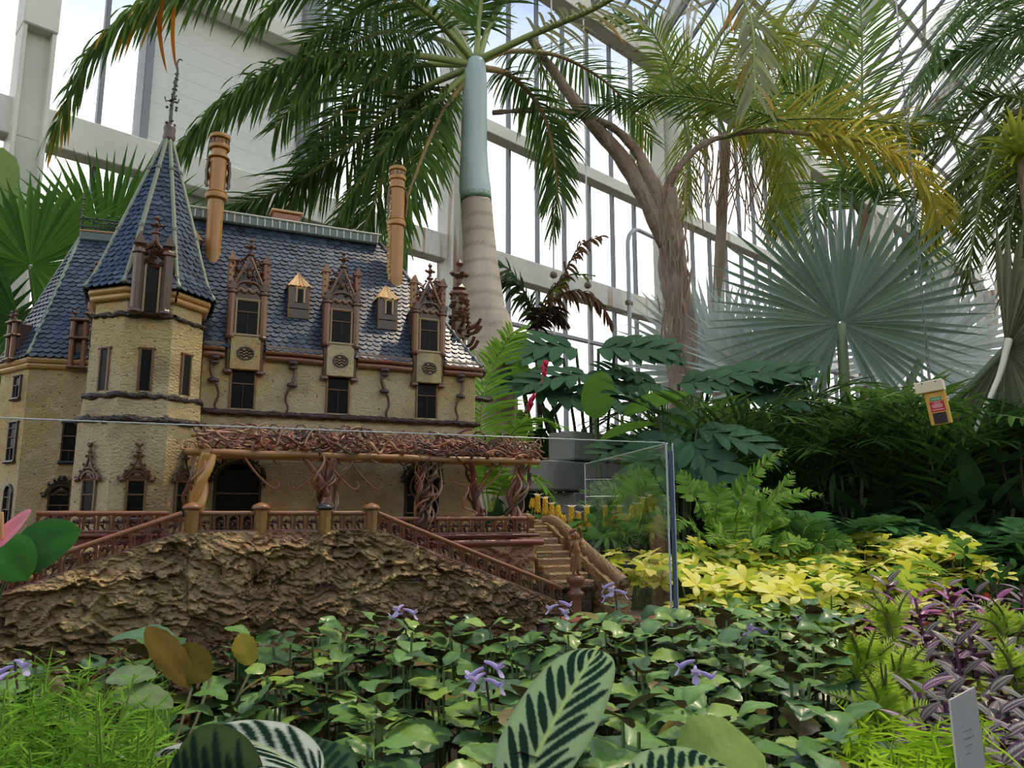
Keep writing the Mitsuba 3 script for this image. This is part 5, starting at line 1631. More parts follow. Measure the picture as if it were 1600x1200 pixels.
# ---- blue fan palms
BL, BL2 = C(126, 152, 142), C(150, 174, 166)
bis = thing('blue_fan_palm', 'silvery blue fan palm with one huge round pleated leaf facing the path', 'palm tree')
h1 = at(1314, 505, 5.0)
toc = unit(np.array([0, 0, ZC]) - h1)
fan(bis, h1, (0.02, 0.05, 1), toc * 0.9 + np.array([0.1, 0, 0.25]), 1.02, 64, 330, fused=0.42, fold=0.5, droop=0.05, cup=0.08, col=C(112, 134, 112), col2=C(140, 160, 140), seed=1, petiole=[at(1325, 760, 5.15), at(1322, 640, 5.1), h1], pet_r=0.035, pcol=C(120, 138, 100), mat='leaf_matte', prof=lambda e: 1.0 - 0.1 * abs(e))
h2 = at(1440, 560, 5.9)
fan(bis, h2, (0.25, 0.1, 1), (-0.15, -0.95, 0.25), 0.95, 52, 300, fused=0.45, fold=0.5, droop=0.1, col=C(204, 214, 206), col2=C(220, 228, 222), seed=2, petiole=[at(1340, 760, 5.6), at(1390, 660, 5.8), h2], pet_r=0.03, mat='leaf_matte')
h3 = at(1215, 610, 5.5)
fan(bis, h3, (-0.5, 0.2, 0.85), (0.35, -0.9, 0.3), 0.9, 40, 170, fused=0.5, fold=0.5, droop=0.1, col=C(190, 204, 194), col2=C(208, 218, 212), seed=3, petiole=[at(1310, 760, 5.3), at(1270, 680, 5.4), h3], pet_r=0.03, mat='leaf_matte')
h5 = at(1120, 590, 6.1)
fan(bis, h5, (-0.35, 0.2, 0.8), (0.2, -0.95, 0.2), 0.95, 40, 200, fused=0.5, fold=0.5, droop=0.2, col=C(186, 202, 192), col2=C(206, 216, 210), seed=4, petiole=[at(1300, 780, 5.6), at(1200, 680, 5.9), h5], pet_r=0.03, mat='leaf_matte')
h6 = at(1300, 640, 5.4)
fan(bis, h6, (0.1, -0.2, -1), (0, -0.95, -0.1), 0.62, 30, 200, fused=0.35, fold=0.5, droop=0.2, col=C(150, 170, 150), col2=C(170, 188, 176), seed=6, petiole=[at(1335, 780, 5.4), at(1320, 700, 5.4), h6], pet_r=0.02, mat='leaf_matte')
bis2 = thing('blue_fan_palm', 'blue fan palm showing the olive underside of a folded leaf at the right edge', 'palm tree')
h4 = at(1572, 545, 3.9)
fan(bis2, h4, (0.95, 0.2, -0.05), (-0.45, -0.8, -0.3), 0.8, 46, 225, fused=0.5, fold=0.5, droop=0.15, cup=0.3, col=C(98, 102, 78), col2=C(128, 134, 108), seed=5, petiole=[at(1400, 760, 4.3), at(1460, 660, 4.15), at(1520, 600, 4.0), h4], pet_r=0.022, pcol=C(92, 104, 78), mat='leaf_matte')
part(bis2, 'leaf_hinge', MB().tube(spline([at(1576, 530, 3.86), at(1560, 590, 3.84), at(1520, 680, 3.8), at(1505, 740, 3.8)], 10), np.linspace(0.02, 0.006, 10), 5, C(222, 218, 196)).ply('plain', True), None, 'bright pale folded leaf edge')

# ---- green fan palm on the left behind the castle
lfan = thing('green_fan_palm', 'deep green fan palm with large pleated leaves behind the castle model at the left edge', 'palm tree')
G1, G2 = C(66, 108, 48), C(96, 138, 58)
h = at(48, 415, 3.3)
fan(lfan, h, (0.02, 0, 1), (0.15, -0.9, 0.35), 0.52, 62, 320, fused=0.55, fold=0.4, droop=0.1, cup=0.1, col=G1, col2=G2, seed=11, petiole=[at(70, 700, 3.5), at(62, 540, 3.4), h], pet_r=0.012, mat='leaf')
h = at(165, 400, 3.6)
fan(lfan, h, (0.0, 0, 1), (0.1, -0.95, 0.2), 0.62, 44, 200, fused=0.5, fold=0.4, droop=0.1, cup=0.1, col=G1, col2=G2, seed=12, petiole=[at(120, 700, 3.6), at(150, 520, 3.6), h], pet_r=0.012, mat='leaf')
h = at(30, 500, 3.15)
fan(lfan, h, (-0.1, -0.3, -1), (0.1, -0.9, 0.3), 0.5, 50, 300, fused=0.5, fold=0.4, droop=0.1, cup=0.1, col=G1 * 0.8, col2=G1, seed=13, petiole=[at(60, 700, 3.4), at(45, 580, 3.3), h], pet_r=0.012, mat='leaf')
h = at(-60, 560, 3.3)
fan(lfan, h, (0.3, 0, 1), (0.3, -0.9, 0.3), 0.5, 44, 280, fused=0.5, fold=0.4, droop=0.1, col=G1 * 0.8, col2=G1, seed=14, petiole=[at(0, 760, 3.4), at(-30, 640, 3.4), h], pet_r=0.012, mat='leaf')
bana = thing('banana_plant', 'broad pale green blurred leaf against the white post at the left edge', 'plant')
p = at(-60, 420, 4.0)
part(bana, 'stem', MB().tube([ground_of(p), p], 0.03, 8, C(110, 130, 70)).ply('plain', True))
part(bana, 'leaf', leaf(0.75, 0.34, 14, 6, 0.5, 0.5, 0.2, 0.5, col=C(126, 150, 88), seed=3).ply('leaf', True), frame(p, (0.16, 0, 1), (0.3, -0.9, 0.2)))
part(bana, 'leaf', leaf(0.8, 0.3, 14, 6, 0.5, 0.5, 0.2, 0.5, col=C(126, 150, 88), seed=4).ply('leaf', True), frame(p, (-0.5, 0.3, 0.9), (0, -0.9, 0.4)))
# ================================================================== MIDDLE GROUND PLANTING
def arching(parent, base, n_fr, L, spread, n, Ll, w, col, col2, seed, rise=1.0, droop=0.7, mat='leaf', arc=None, plume=0.15, rach=(0.006, 0.002), ang=(70, 30), name='frond', lean=(0, 0), start=0.2):
    r = np.random.default_rng(seed)
    for i in range(n_fr):
        w0 = (r.uniform(*arc) if arc else 6.283 * (i + r.uniform(-0.3, 0.3)) / n_fr)
        l = L * r.uniform(0.75, 1.1)
        o = spread * r.uniform(0.55, 1.15)
        d = np.array([math.cos(w0), math.sin(w0), 0])
        ln = np.array([lean[0], lean[1], 0])
        P = [base, base + d * l * 0.16 * o + ln * 0.2 + [0, 0, l * 0.42 * rise], base + d * l * 0.45 * o + ln * 0.6 + [0, 0, l * 0.72 * rise], base + d * l * 0.85 * o + ln + [0, 0, l * 0.72 * rise - 0.12 * l * droop]]
        frond(parent, P, n, Ll, ang, droop, w, 0.15, plume, rach, col, col2, start, seed * 31 + i, rcol=lerp(col, C(150, 160, 90), 0.4), mat=mat, name=name)


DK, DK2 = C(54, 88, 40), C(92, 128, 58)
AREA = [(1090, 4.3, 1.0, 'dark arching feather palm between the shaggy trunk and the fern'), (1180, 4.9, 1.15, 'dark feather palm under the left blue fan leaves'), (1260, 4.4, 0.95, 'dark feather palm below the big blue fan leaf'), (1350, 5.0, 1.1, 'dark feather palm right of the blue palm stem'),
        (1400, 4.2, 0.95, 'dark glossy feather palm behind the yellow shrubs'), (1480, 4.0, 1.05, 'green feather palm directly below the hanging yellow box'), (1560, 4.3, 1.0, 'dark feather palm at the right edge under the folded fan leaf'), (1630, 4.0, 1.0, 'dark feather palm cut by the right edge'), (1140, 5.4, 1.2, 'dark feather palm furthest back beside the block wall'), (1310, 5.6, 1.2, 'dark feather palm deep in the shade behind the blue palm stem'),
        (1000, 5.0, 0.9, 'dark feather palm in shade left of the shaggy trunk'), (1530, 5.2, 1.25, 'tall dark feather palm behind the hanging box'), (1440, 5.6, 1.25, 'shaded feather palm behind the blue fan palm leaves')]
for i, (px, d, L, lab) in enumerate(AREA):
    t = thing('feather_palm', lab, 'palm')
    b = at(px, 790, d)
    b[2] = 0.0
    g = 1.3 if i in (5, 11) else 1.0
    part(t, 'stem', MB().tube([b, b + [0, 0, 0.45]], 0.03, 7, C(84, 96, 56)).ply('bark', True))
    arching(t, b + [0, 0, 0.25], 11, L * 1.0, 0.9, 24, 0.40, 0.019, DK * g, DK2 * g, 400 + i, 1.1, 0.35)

# light green feather palm leaves beside the right end of the castle
t = thing('young_feather_palm', 'bright fresh green feather palm right beside the corner of the castle model', 'palm')
b = ground_of(at(770, 800, 3.2))
part(t, 'stem', MB().tube([b, b + [0, 0, 0.4]], 0.02, 7, C(100, 120, 60)).ply('plain', True))
LG, LG2 = C(112, 164, 52), C(146, 192, 72)
for i, (pts, n, L) in enumerate(((pl((765, 800, 3.2), (755, 720, 3.2), (752, 640, 3.15), (772, 570, 3.1), (800, 520, 3.0)), 46, 0.20), (pl((770, 800, 3.2), (775, 740, 3.15), (790, 690, 3.1), (830, 655, 3.0), (875, 665, 3.0)), 40, 0.13),
                                 (pl((770, 800, 3.1), (780, 770, 3.0), (800, 745, 2.95), (840, 750, 2.9), (870, 790, 2.9)), 36, 0.15), (pl((760, 800, 3.3), (745, 720, 3.3), (735, 640, 3.3), (745, 590, 3.3), (735, 530, 3.3)), 40, 0.17), (pl((768, 800, 3.1), (760, 760, 3.1), (760, 730, 3.05), (785, 715, 3.0), (830, 725, 2.95)), 36, 0.13))):
    frond(t, pts, n, L, (75, 40), 0.5, 0.011, 0.1, 0.12, (0.006, 0.002), LG, LG2, 0.25, 600 + i, rcol=C(140, 170, 80))

# dried brown palm in front of the glass wall
t = thing('withered_palm', 'withered slender palm with brown curled fronds standing before the glass wall', 'palm')
b = ground_of(at(845, 760, 5.0))
c0 = at(838, 520, 5.0)
part(t, 'stem', MB().tube([b, lerp(b, c0, 0.5) + [0.02, 0, 0], c0], 0.017, 7, C(50, 46, 34)).ply('bark', True))
BR1, BR2 = C(104, 76, 56), C(140, 104, 78)
for i, (pts, n, L, c, c2, dr_) in enumerate(((pl((838, 520, 5.0), (850, 470, 5.0), (880, 430, 5.0), (905, 385, 5.0), (935, 370, 5.0)), 26, 0.20, BR1, BR2, 1.6), (pl((838, 520, 5.0), (855, 480, 5.0), (890, 455, 5.0), (930, 465, 5.0), (955, 500, 5.0)), 30, 0.20, BR1 * 0.8, BR2 * 0.8, 2.2),
                                               (pl((838, 520, 5.0), (830, 480, 5.0), (815, 450, 5.0), (790, 440, 5.0), (765, 460, 5.0)), 28, 0.24, C(52, 66, 40), C(80, 96, 58), 1.2), (pl((838, 520, 5.0), (825, 470, 5.0), (800, 425, 5.0), (775, 410, 5.0)), 24, 0.22, C(70, 98, 60), C(96, 122, 76), 0.8),
                                               (pl((838, 520, 5.0), (845, 490, 4.9), (860, 480, 4.8), (880, 500, 4.8)), 24, 0.2, C(40, 40, 28), C(66, 56, 40), 2.0), (pl((838, 520, 5.0), (860, 460, 5.0), (890, 430, 5.0), (920, 430, 5.0)), 18, 0.16, C(110, 136, 56), C(130, 150, 64), 0.6))):
    frond(t, pts, n, L, (70, 45), dr_, 0.022, 0.0, 0.5, (0.007, 0.002), c, c2, 0.1, 650 + i, rcol=C(70, 56, 40))

# big lobed tree philodendrons and dark broad leaved plants right of the castle
LOB = [lobed(0.62, 0.6, 5, C(76, 110, 80), s, 0.17, 0.5) .ply('leaf_glossy', False) for s in range(3)]
LOBD = [lobed(0.62, 0.6, 5, C(52, 80, 56), s + 5, 0.17, 0.5).ply('leaf_glossy', False) for s in range(2)]


def philo(label, base, leaves, name='tree_philodendron', plys=LOB):
    t = thing(name, label, 'plant')
    for i, (px, py, d, dx, dz, s) in enumerate(leaves):
        p = at(px, py, d)
        k = part(t, 'petiole', MB().tube(spline([base, lerp(base, p, 0.6) + [0, 0, 0.1], p], 8), 0.009, 6, C(70, 88, 54)).ply('plain', True))
        part(t, 'leaf', plys[i % len(plys)], frame(p, (dx, -0.35, dz - 0.15), (0.2 * (-1) ** i, -0.6, 0.8)) @ np.diag([s * 0.82, s * 0.82, s * 0.82, 1]))


philo('large dark deeply lobed leaves spread flat in front of the lower glass panes', ground_of(at(930, 760, 4.6)),
      [(900, 545, 4.6, -0.9, 0.05, 0.9), (935, 545, 4.55, 0.9, 0.0, 0.9), (880, 560, 4.5, -1, 0.1, 0.8), (960, 550, 4.5, 1.0, -0.05, 0.7), (850, 590, 4.4, -0.8, -0.1, 0.7), (920, 585, 4.3, -0.9, -0.1, 0.8), (905, 600, 4.3, 0.6, -0.25, 0.7), (840, 610, 4.3, 0.7, -0.1, 0.7)])
philo('lobed dark green plant just left of the shaggy palm trunk', ground_of(at(1060, 760, 4.7)),
      [(1030, 600, 4.6, -1, 0.0, 0.8), (1060, 600, 4.5, 1, 0.05, 0.8), (1110, 590, 4.5, 1, 0.1, 0.9), (1140, 610, 4.5, 1, -0.1, 0.8), (1000, 590, 4.6, -0.8, 0.2, 0.6), (1090, 640, 4.2, -0.6, -0.4, 0.7), (1160, 600, 4.6, 0.6, 0.2, 0.8), (1040, 640, 4.2, 0.3, -0.4, 0.7)])
philo('lobed dark plant hanging over the right corner of the glass case', ground_of(at(1060, 800, 3.7)),
      [(1050, 680, 3.7, -0.3, -0.3, 0.75), (1075, 690, 3.6, 0.5, -0.6, 0.75), (1090, 670, 3.7, 0.8, -0.2, 0.7), (1030, 650, 3.8, -0.4, 0.3, 0.7), (1080, 730, 3.5, 0.4, -0.9, 0.6), (1010, 690, 3.9, -0.7, -0.1, 0.6)], plys=LOB + LOBD)
# smooth broad leaves
BRD = leaf(0.36, 0.24, 12, 6, 0.5, 0.55, 0.3, 0.3, col=C(96, 138, 54), seed=1).ply('leaf_glossy', True)
BRL = leaf(0.5, 0.2, 12, 6, 0.6, 0.7, 0.5, 0.5, col=C(88, 130, 50), seed=2).ply('leaf_glossy', True)
t = thing('canna', 'upright paddle leaves glowing green left of the shaggy trunk', 'plant')
b = ground_of(at(960, 760, 4.9))
for px, py, d, ax, nrm, shp, s in ((930, 655, 4.0, (0.15, 0.1, 1), (-0.35, -0.9, 0.2), BRD, 0.75), (972, 650, 4.0, (1, -0.1, 0.42), (-0.2, -0.6, 0.8), BRL, 0.75), (935, 690, 3.9, (0.85, -0.2, 0.35), (-0.3, -0.4, 0.8), BRL, 0.6), (815, 600, 4.3, (-0.1, 0, 1), (0.3, -0.9, 0), BRD, 0.45), (818, 600, 4.3, (0.7, 0, 0.7), (-0.3, -0.8, 0.5), BRL, 0.35), (812, 640, 4.3, (0.15, 0, -1), (0.2, -0.9, 0), BRL, 0.35)):
    p = at(px, py, d)
    part(t, 'stem', MB().tube([lerp(b, ground_of(p), 0.6), p], 0.009, 6, C(96, 120, 60)).ply('plain', True))
    part(t, 'leaf', shp, frame(p, ax, nrm) @ np.diag([s, s, s, 1]))
# dark broad leaved mass behind the case, with red flower spikes
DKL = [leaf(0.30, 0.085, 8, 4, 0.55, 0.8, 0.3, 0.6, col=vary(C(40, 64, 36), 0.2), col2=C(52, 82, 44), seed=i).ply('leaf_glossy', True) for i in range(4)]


def leafy_bush(label, base, h, r, n, plys, name='dark_leaved_shrub', sc=(0.7, 1.2), flat=0.5, ztop=None, seed=0, cat='shrub', stems=5):
    rr = np.random.default_rng(seed)
    t = thing(name, label, cat)
    for k in range(stems):
        q = base + np.array([rr.uniform(-0.5, 0.5) * r, rr.uniform(-0.5, 0.5) * r, 0])
        part(t, 'stem', MB().tube([base, (base + q) / 2 + [0, 0, h * 0.5], q + [0, 0, h * 0.9]], 0.007, 5, C(70, 66, 44)).ply('bark', True))
    for k in range(n):
        w, e = rr.uniform(0, 6.283), rr.uniform(-0.3, 1.4)
        o = np.array([math.cos(w) * math.cos(e) * r, math.sin(w) * math.cos(e) * r, h * 0.62 + math.sin(e) * h * 0.38]) * rr.uniform(0.6, 1.0)
        d = unit(np.array([o[0], o[1], 0]) / r + [0, 0, rr.uniform(-0.4, 0.5)] + rr.uniform(-0.5, 0.5, 3))
        s = rr.uniform(*sc)
        part(t, 'leaf', plys[int(rr.integers(len(plys)))], frame(base + o, d, unit(np.array([0, 0, 1.0]) + o / r * 0.4 + rr.uniform(-0.3, 0.3, 3))) @ np.diag([s, s, s, 1]))
    return t


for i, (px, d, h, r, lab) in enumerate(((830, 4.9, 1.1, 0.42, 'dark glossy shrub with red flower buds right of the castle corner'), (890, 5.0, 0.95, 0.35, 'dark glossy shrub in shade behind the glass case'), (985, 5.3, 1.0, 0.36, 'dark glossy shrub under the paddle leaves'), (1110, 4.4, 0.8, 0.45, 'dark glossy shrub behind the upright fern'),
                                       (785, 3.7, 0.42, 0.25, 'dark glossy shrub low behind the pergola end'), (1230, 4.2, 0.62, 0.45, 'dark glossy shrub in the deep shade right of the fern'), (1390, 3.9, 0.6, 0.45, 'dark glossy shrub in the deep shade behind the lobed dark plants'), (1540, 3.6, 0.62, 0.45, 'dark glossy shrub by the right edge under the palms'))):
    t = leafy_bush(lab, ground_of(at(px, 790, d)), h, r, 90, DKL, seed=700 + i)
    if i == 0:
        for a, c in ((at(818, 648, 4.0), at(832, 625, 3.95)), (at(846, 600, 4.1), at(851, 572, 4.1))):
            m = MB().tube([a, c], 0.007, 6, C(140, 90, 70))
            part(t, 'flower_stalk', m.ply('plain', True))
            m = MB()
            for q in range(14):
                m.ball(lerp(a, c, 0.55 + 0.045 * q) + rng.uniform(-0.012, 0.012, 3), 0.013, vary(C(220, 70, 96), 0.15), low=True, s=(0.8, 0.8, 1.5))
            part(t, 'flower', m.ply('petal', True), None, 'pink red flower spike')

# fine bright bush above the fern, olive tufts
OLV = [leaf(0.2, 0.022, 6, 2, 0.4, 0.7, 0.3, 0.8, col=vary(C(96, 128, 50), 0.2), seed=i).ply('leaf', True) for i in range(3)]
leafy_bush('mid green bush with narrow leaves in the half shade left of the hanging box', ground_of(at(1390, 740, 4.6)), 1.15, 0.38, 130, OLV, 'narrow_leaved_shrub', seed=760)
leafy_bush('narrow leaved dark plant in the shade behind the lobed leaves', ground_of(at(1330, 780, 4.0)), 0.8, 0.4, 110, [leaf(0.24, 0.03, 6, 2, 0.4, 0.7, 0.3, 0.8, col=C(58, 82, 48), seed=i).ply('leaf_glossy', True) for i in range(2)], 'narrow_leaved_shrub', seed=761)
IVY = [leaf(0.09, 0.085, 6, 4, 0.35, 0.7, 0.2, 0.3, serr=0.1, col=vary(C(52, 84, 44), 0.2), seed=i).ply('leaf_glossy', True) for i in range(3)]
leafy_bush('dark ivy leaved mass climbing at the right edge', ground_of(at(1590, 760, 3.8)), 0.95, 0.3, 90, IVY, 'ivy_clump', seed=770)

# ---- sword fern lit from above
def pinnate_fern(t, fr_list, Lp, Wp, cols, sub=True, seed=0, mat='leaf', npin=22, taper=(0.5, 1, 0.12), face=0.5):
    r = np.random.default_rng(seed)
    pl_ = [leaf(Lp, Wp, 5, 2, 0.25, 0.6, 0.25, 0.5, col=vary(c, 0.1, r), seed=seed + i, jit=0.05).ply(mat, True) for i, c in enumerate(cols)]
    raw = leaf(Lp, Wp, 5, 2, 0.25, 0.6, 0.25, 0.5, col=cols[0], seed=seed)
    for pts in fr_list:
        P = spline(pts, 40)
        T = unit(np.gradient(P, axis=0))
        k = part(t, 'frond', MB().tube(P, np.linspace(0.004, 0.0012, 40), 5, C(120, 130, 70)).ply('plain', True))
        bulk = MB()
        view = unit(np.array([0, 0, ZC]) - P.mean(0)) * face + np.array([0, 0, 1.2 - face])
        for i in range(npin):
            u = 0.12 + 0.87 * i / npin
            j = int(u * 39)
            B = unit(np.cross(T[j], view))
            N = np.cross(B, T[j])
            s = np.interp(u, [0.12, 0.4, 1], taper) * r.uniform(0.88, 1.1)
            for sd in (-1, 1):
                d = B * sd * (1 - 0.3 * u) + T[j] * (0.15 + 0.45 * u) + N * r.uniform(-0.25, 0.2)
                M = frame(P[j], d, N) @ np.diag([s, s, s, 1])
                if sub:
                    part(k, 'pinna', pl_[int(r.integers(len(pl_)))], M)
                else:
                    bulk.add(raw.v[0], raw.f[0], vary(cols[int(r.integers(len(cols)))], 0.12, r), M)
        if not sub:
            part(k, 'pinnae', bulk.ply(mat, True), kind='stuff')


FG = [C(122, 168, 66), C(150, 190, 90), C(100, 146, 56)]
fern = thing('sword_fern', 'bright green sword fern with upright curling fronds behind the right corner of the glass case', 'fern')
B3 = (1140, 865, 2.9)
pinnate_fern(fern, [pl(B3, (1150, 800, 2.85), (1170, 755, 2.8), (1200, 720, 2.75), (1232, 700, 2.7)), pl(B3, (1180, 820, 2.8), (1200, 790, 2.75), (1225, 760, 2.7), (1240, 735, 2.7)), pl(B3, (1180, 810, 2.85), (1215, 785, 2.8), (1250, 770, 2.8), (1288, 775, 2.75)),
                    pl(B3, (1110, 810, 2.85), (1085, 780, 2.8), (1070, 750, 2.8), (1062, 735, 2.8)), pl(B3, (1120, 820, 2.8), (1120, 790, 2.75), (1125, 765, 2.75), (1130, 750, 2.7)), pl(B3, (1190, 840, 2.75), (1200, 825, 2.7), (1215, 810, 2.65), (1235, 812, 2.65))], 0.085, 0.024, FG, True, 5, npin=24)
pinnate_fern(fern, [pl(B3, (1100, 840, 2.75), (1080, 820, 2.7), (1065, 815, 2.65), (1055, 835, 2.65)), pl(B3, (1150, 830, 2.7), (1150, 805, 2.65), (1160, 795, 2.6), (1175, 805, 2.6)), pl(B3, (1210, 850, 2.7), (1250, 845, 2.7), (1280, 860, 2.7)), pl(B3, (1090, 860, 2.7), (1070, 850, 2.6), (1050, 870, 2.6)), pl(B3, (1130, 850, 2.6), (1120, 835, 2.55), (1110, 850, 2.5)),
                    pl(B3, (1170, 850, 2.6), (1185, 840, 2.55), (1200, 855, 2.5)), pl(B3, (1155, 850, 3.1), (1165, 800, 3.1), (1190, 770, 3.1), (1240, 765, 3.1)), pl(B3, (1130, 820, 3.0), (1100, 770, 3.0), (1095, 750, 3.0))], 0.075, 0.022, FG[:2], False, 6, npin=24)
fern2 = thing('sword_fern', 'softly lit sword fern seen through the side of the glass case', 'fern')
B4 = (1000, 850, 3.0)
pinnate_fern(fern2, [pl(B4, (980, 800, 3.0), (955, 765, 2.95), (920, 755, 2.95)), pl(B4, (1000, 790, 3.0), (1010, 760, 3.0), (1035, 745, 3.0)), pl(B4, (960, 820, 2.95), (930, 790, 2.95), (900, 790, 2.9)), pl(B4, (1010, 800, 3.0), (1030, 780, 3.0), (1050, 790, 3.0)), pl(B4, (980, 790, 3.1), (975, 760, 3.1), (960, 740, 3.1)), pl(B4, (950, 840, 2.9), (925, 820, 2.9), (905, 825, 2.9)), pl(B4, (1000, 820, 2.9), (985, 795, 2.9), (990, 770, 2.9)), pl(B4, (1020, 830, 2.9), (1040, 810, 2.9), (1050, 830, 2.9)),
                     pl(B4, (960, 790, 3.05), (935, 770, 3.05), (905, 770, 3.0)), pl(B4, (990, 780, 3.05), (1000, 745, 3.05), (1015, 735, 3.05))], 0.10, 0.018, [C(104, 146, 70), C(128, 166, 92)], False, 7, npin=30)
fern3 = thing('sword_fern', 'low green fern between the upright fern and the yellow shrubs', 'fern')
B5 = (1255, 875, 2.85)
pinnate_fern(fern3, [pl(B5, (1240, 850, 2.8), (1215, 840, 2.75), (1190, 855, 2.7)), pl(B5, (1255, 835, 2.8), (1265, 822, 2.8), (1290, 830, 2.75)), pl(B5, (1280, 850, 2.8), (1310, 845, 2.75), (1330, 860, 2.7)), pl(B5, (1235, 830, 2.9), (1225, 815, 2.9), (1205, 820, 2.9)), pl(B5, (1270, 860, 2.7), (1280, 850, 2.65), (1300, 865, 2.6))], 0.08, 0.02, [C(70, 112, 50), C(90, 132, 60)], False, 8, npin=26)

# ---- low lobed philodendrons in front of the dark palms
XAN = [lobed(0.26, 0.22, 6, vary(C(80, 126, 68), 0.1), s + 20, 0.15, 0.7).ply('leaf_glossy', False) for s in range(4)]
for i, (px, py, d, lab, n) in enumerate(((1330, 845, 3.1, 'low lobed philodendron with upright leaves behind the middle of the yellow shrubs', 12), (1420, 838, 3.2, 'low lobed philodendron behind the right part of the yellow shrubs', 12), (1500, 845, 3.2, 'low lobed philodendron right of the yellow shrubs', 12), (1570, 865, 3.0, 'low lobed philodendron at the right edge', 12), (1270, 840, 3.3, 'low lobed philodendron next to the low fern', 9), (1460, 822, 3.5, 'low lobed philodendron furthest back in the row', 10))):
    t = thing('low_philodendron', lab, 'plant')
    b = ground_of(at(px, py, d))
    for k in range(n):
        w = 6.283 * k / n + rng.uniform(-0.3, 0.3)
        r_ = rng.uniform(0.06, 0.24)
        p = b + np.array([math.cos(w) * r_, math.sin(w) * r_, rng.uniform(0.34, 0.50) - 0.3 * r_])
        part(t, 'petiole', MB().tube([b, lerp(b, p, 0.6) + [0, 0, 0.05], p], 0.005, 5, C(84, 104, 60)).ply('plain', True))
        part(t, 'leaf', XAN[k % 4], frame(p, (math.cos(w), math.sin(w), 0.35 - r_), (0, -0.2, 1)))

# ---- yellow umbrella shrubs
YL = [C(240, 228, 96), C(248, 244, 156), C(224, 214, 70), C(190, 200, 64), C(136, 166, 58), C(96, 132, 54)]
YPLY = []
for i, c in enumerate(YL):
    for s in range(2):
        YPLY.append(leaf(0.062, 0.024, 6, 3, 0.8, 0.55, 0.25, 0.7, col=c, col2=lerp(c, YL[min(i + 1, 5)], 0.5), seed=i * 3 + s, jit=0.06).ply('leaf_pale', True))
YB = []
for row, (py, x0, x1) in enumerate(((862, 1260, 1480), (876, 1095, 1500), (893, 925, 1510), (915, 1075, 1470), (935, 1080, 1420))):
    n = int((x1 - x0) / 44)
    for q in range(n):
        YB.append((x0 + (x1 - x0) * (q + 0.5 + rng.uniform(-0.25, 0.25)) / n, py, (3.0, 2.8, 2.6, 2.4, 2.25)[row]))
for px, py, d in YB:
    top = at(px, py - 10, d)
    b = ground_of(top)
    right = px > 1300
    t = thing('umbrella_shrub', 'yellow umbrella plant in the %s row of its bed, %s' % ({3.0: 'back', 2.8: 'fourth', 2.6: 'third', 2.4: 'second', 2.25: 'front'}[d], next(w for x, w in ((1000, 'seen through the glass'), (1070, 'at the glass corner'), (1140, 'below the left fern fronds'), (1210, 'below the upright fern'), (1280, 'below the low fern'), (1350, 'below the lobed plants'), (1420, 'right of the bed centre'), (1470, 'near the right end'), (9999, 'at the right end')) if px < x)), 'shrub', 'yellow umbrella shrubs in the sunlit bed')
    part(t, 'stem', MB().tube([b, top - [0, 0, 0.05]], 0.006, 5, C(110, 110, 60)).ply('plain', True))
    for k in range(10):
        c = top + np.array([rng.uniform(-0.10, 0.10), rng.uniform(-0.11, 0.11), rng.uniform(-0.07, 0.035)])
        ro = part(t, 'rosette', MB().tube([b + [0, 0, top[2] * 0.5], lerp(b, c, 0.8), c], 0.0022, 4, C(150, 160, 76)).ply('plain', True))
        nl = int(rng.integers(7, 10))
        tilt = np.array([rng.uniform(-0.4, 0.4), rng.uniform(-0.6, 0.2), 1.0])
        ph = rng.uniform(0, 6.28)
        shade = 0 if rng.random() < 0.6 else 1
        for j in range(nl):
            w = ph + 6.283 * j / nl
            z = unit(tilt)
            x = unit(np.cross(z, [0.2, 1, 0]))
            y = np.cross(z, x)
            d_ = x * math.cos(w) + y * math.sin(w) + z * rng.uniform(0.0, 0.35)
            s = rng.uniform(0.75, 1.15)
            part(ro, 'leaflet', YPLY[int(rng.integers(0, 7)) if shade == 0 else int(rng.integers(5, 12))], frame(c, d_, z) @ np.diag([s, s, s, 1]))

# ---- dark small leaved shrubs with red specks on the far right
SML = [leaf(0.05, 0.02, 5, 2, 0.5, 0.6, 0.3, 0.4, col=vary(C(62, 104, 48), 0.25), seed=i).ply('leaf_glossy', True) for i in range(4)] + [leaf(0.04, 0.018, 5, 2, 0.5, 0.6, 0.3, 0.4, col=C(176, 70, 40), seed=9).ply('leaf', True)]
for px, py, d, lab in ((1530, 885, 2.6, 'small dark leaved shrub right of the yellow shrubs'), (1585, 895, 2.5, 'small dark leaved shrub with a few red leaves at the right edge'), (1560, 925, 2.3, 'small dark leaved shrub just above the purple striped plants'), (1510, 905, 2.7, 'small dark leaved shrub touching the yellow shrubs')):
    top = at(px, py, d)
    leafy_bush(lab, ground_of(top), top[2] + 0.06, 0.16, 170, SML + SML[:3], 'box_leaved_shrub', seed=int(px), stems=6)

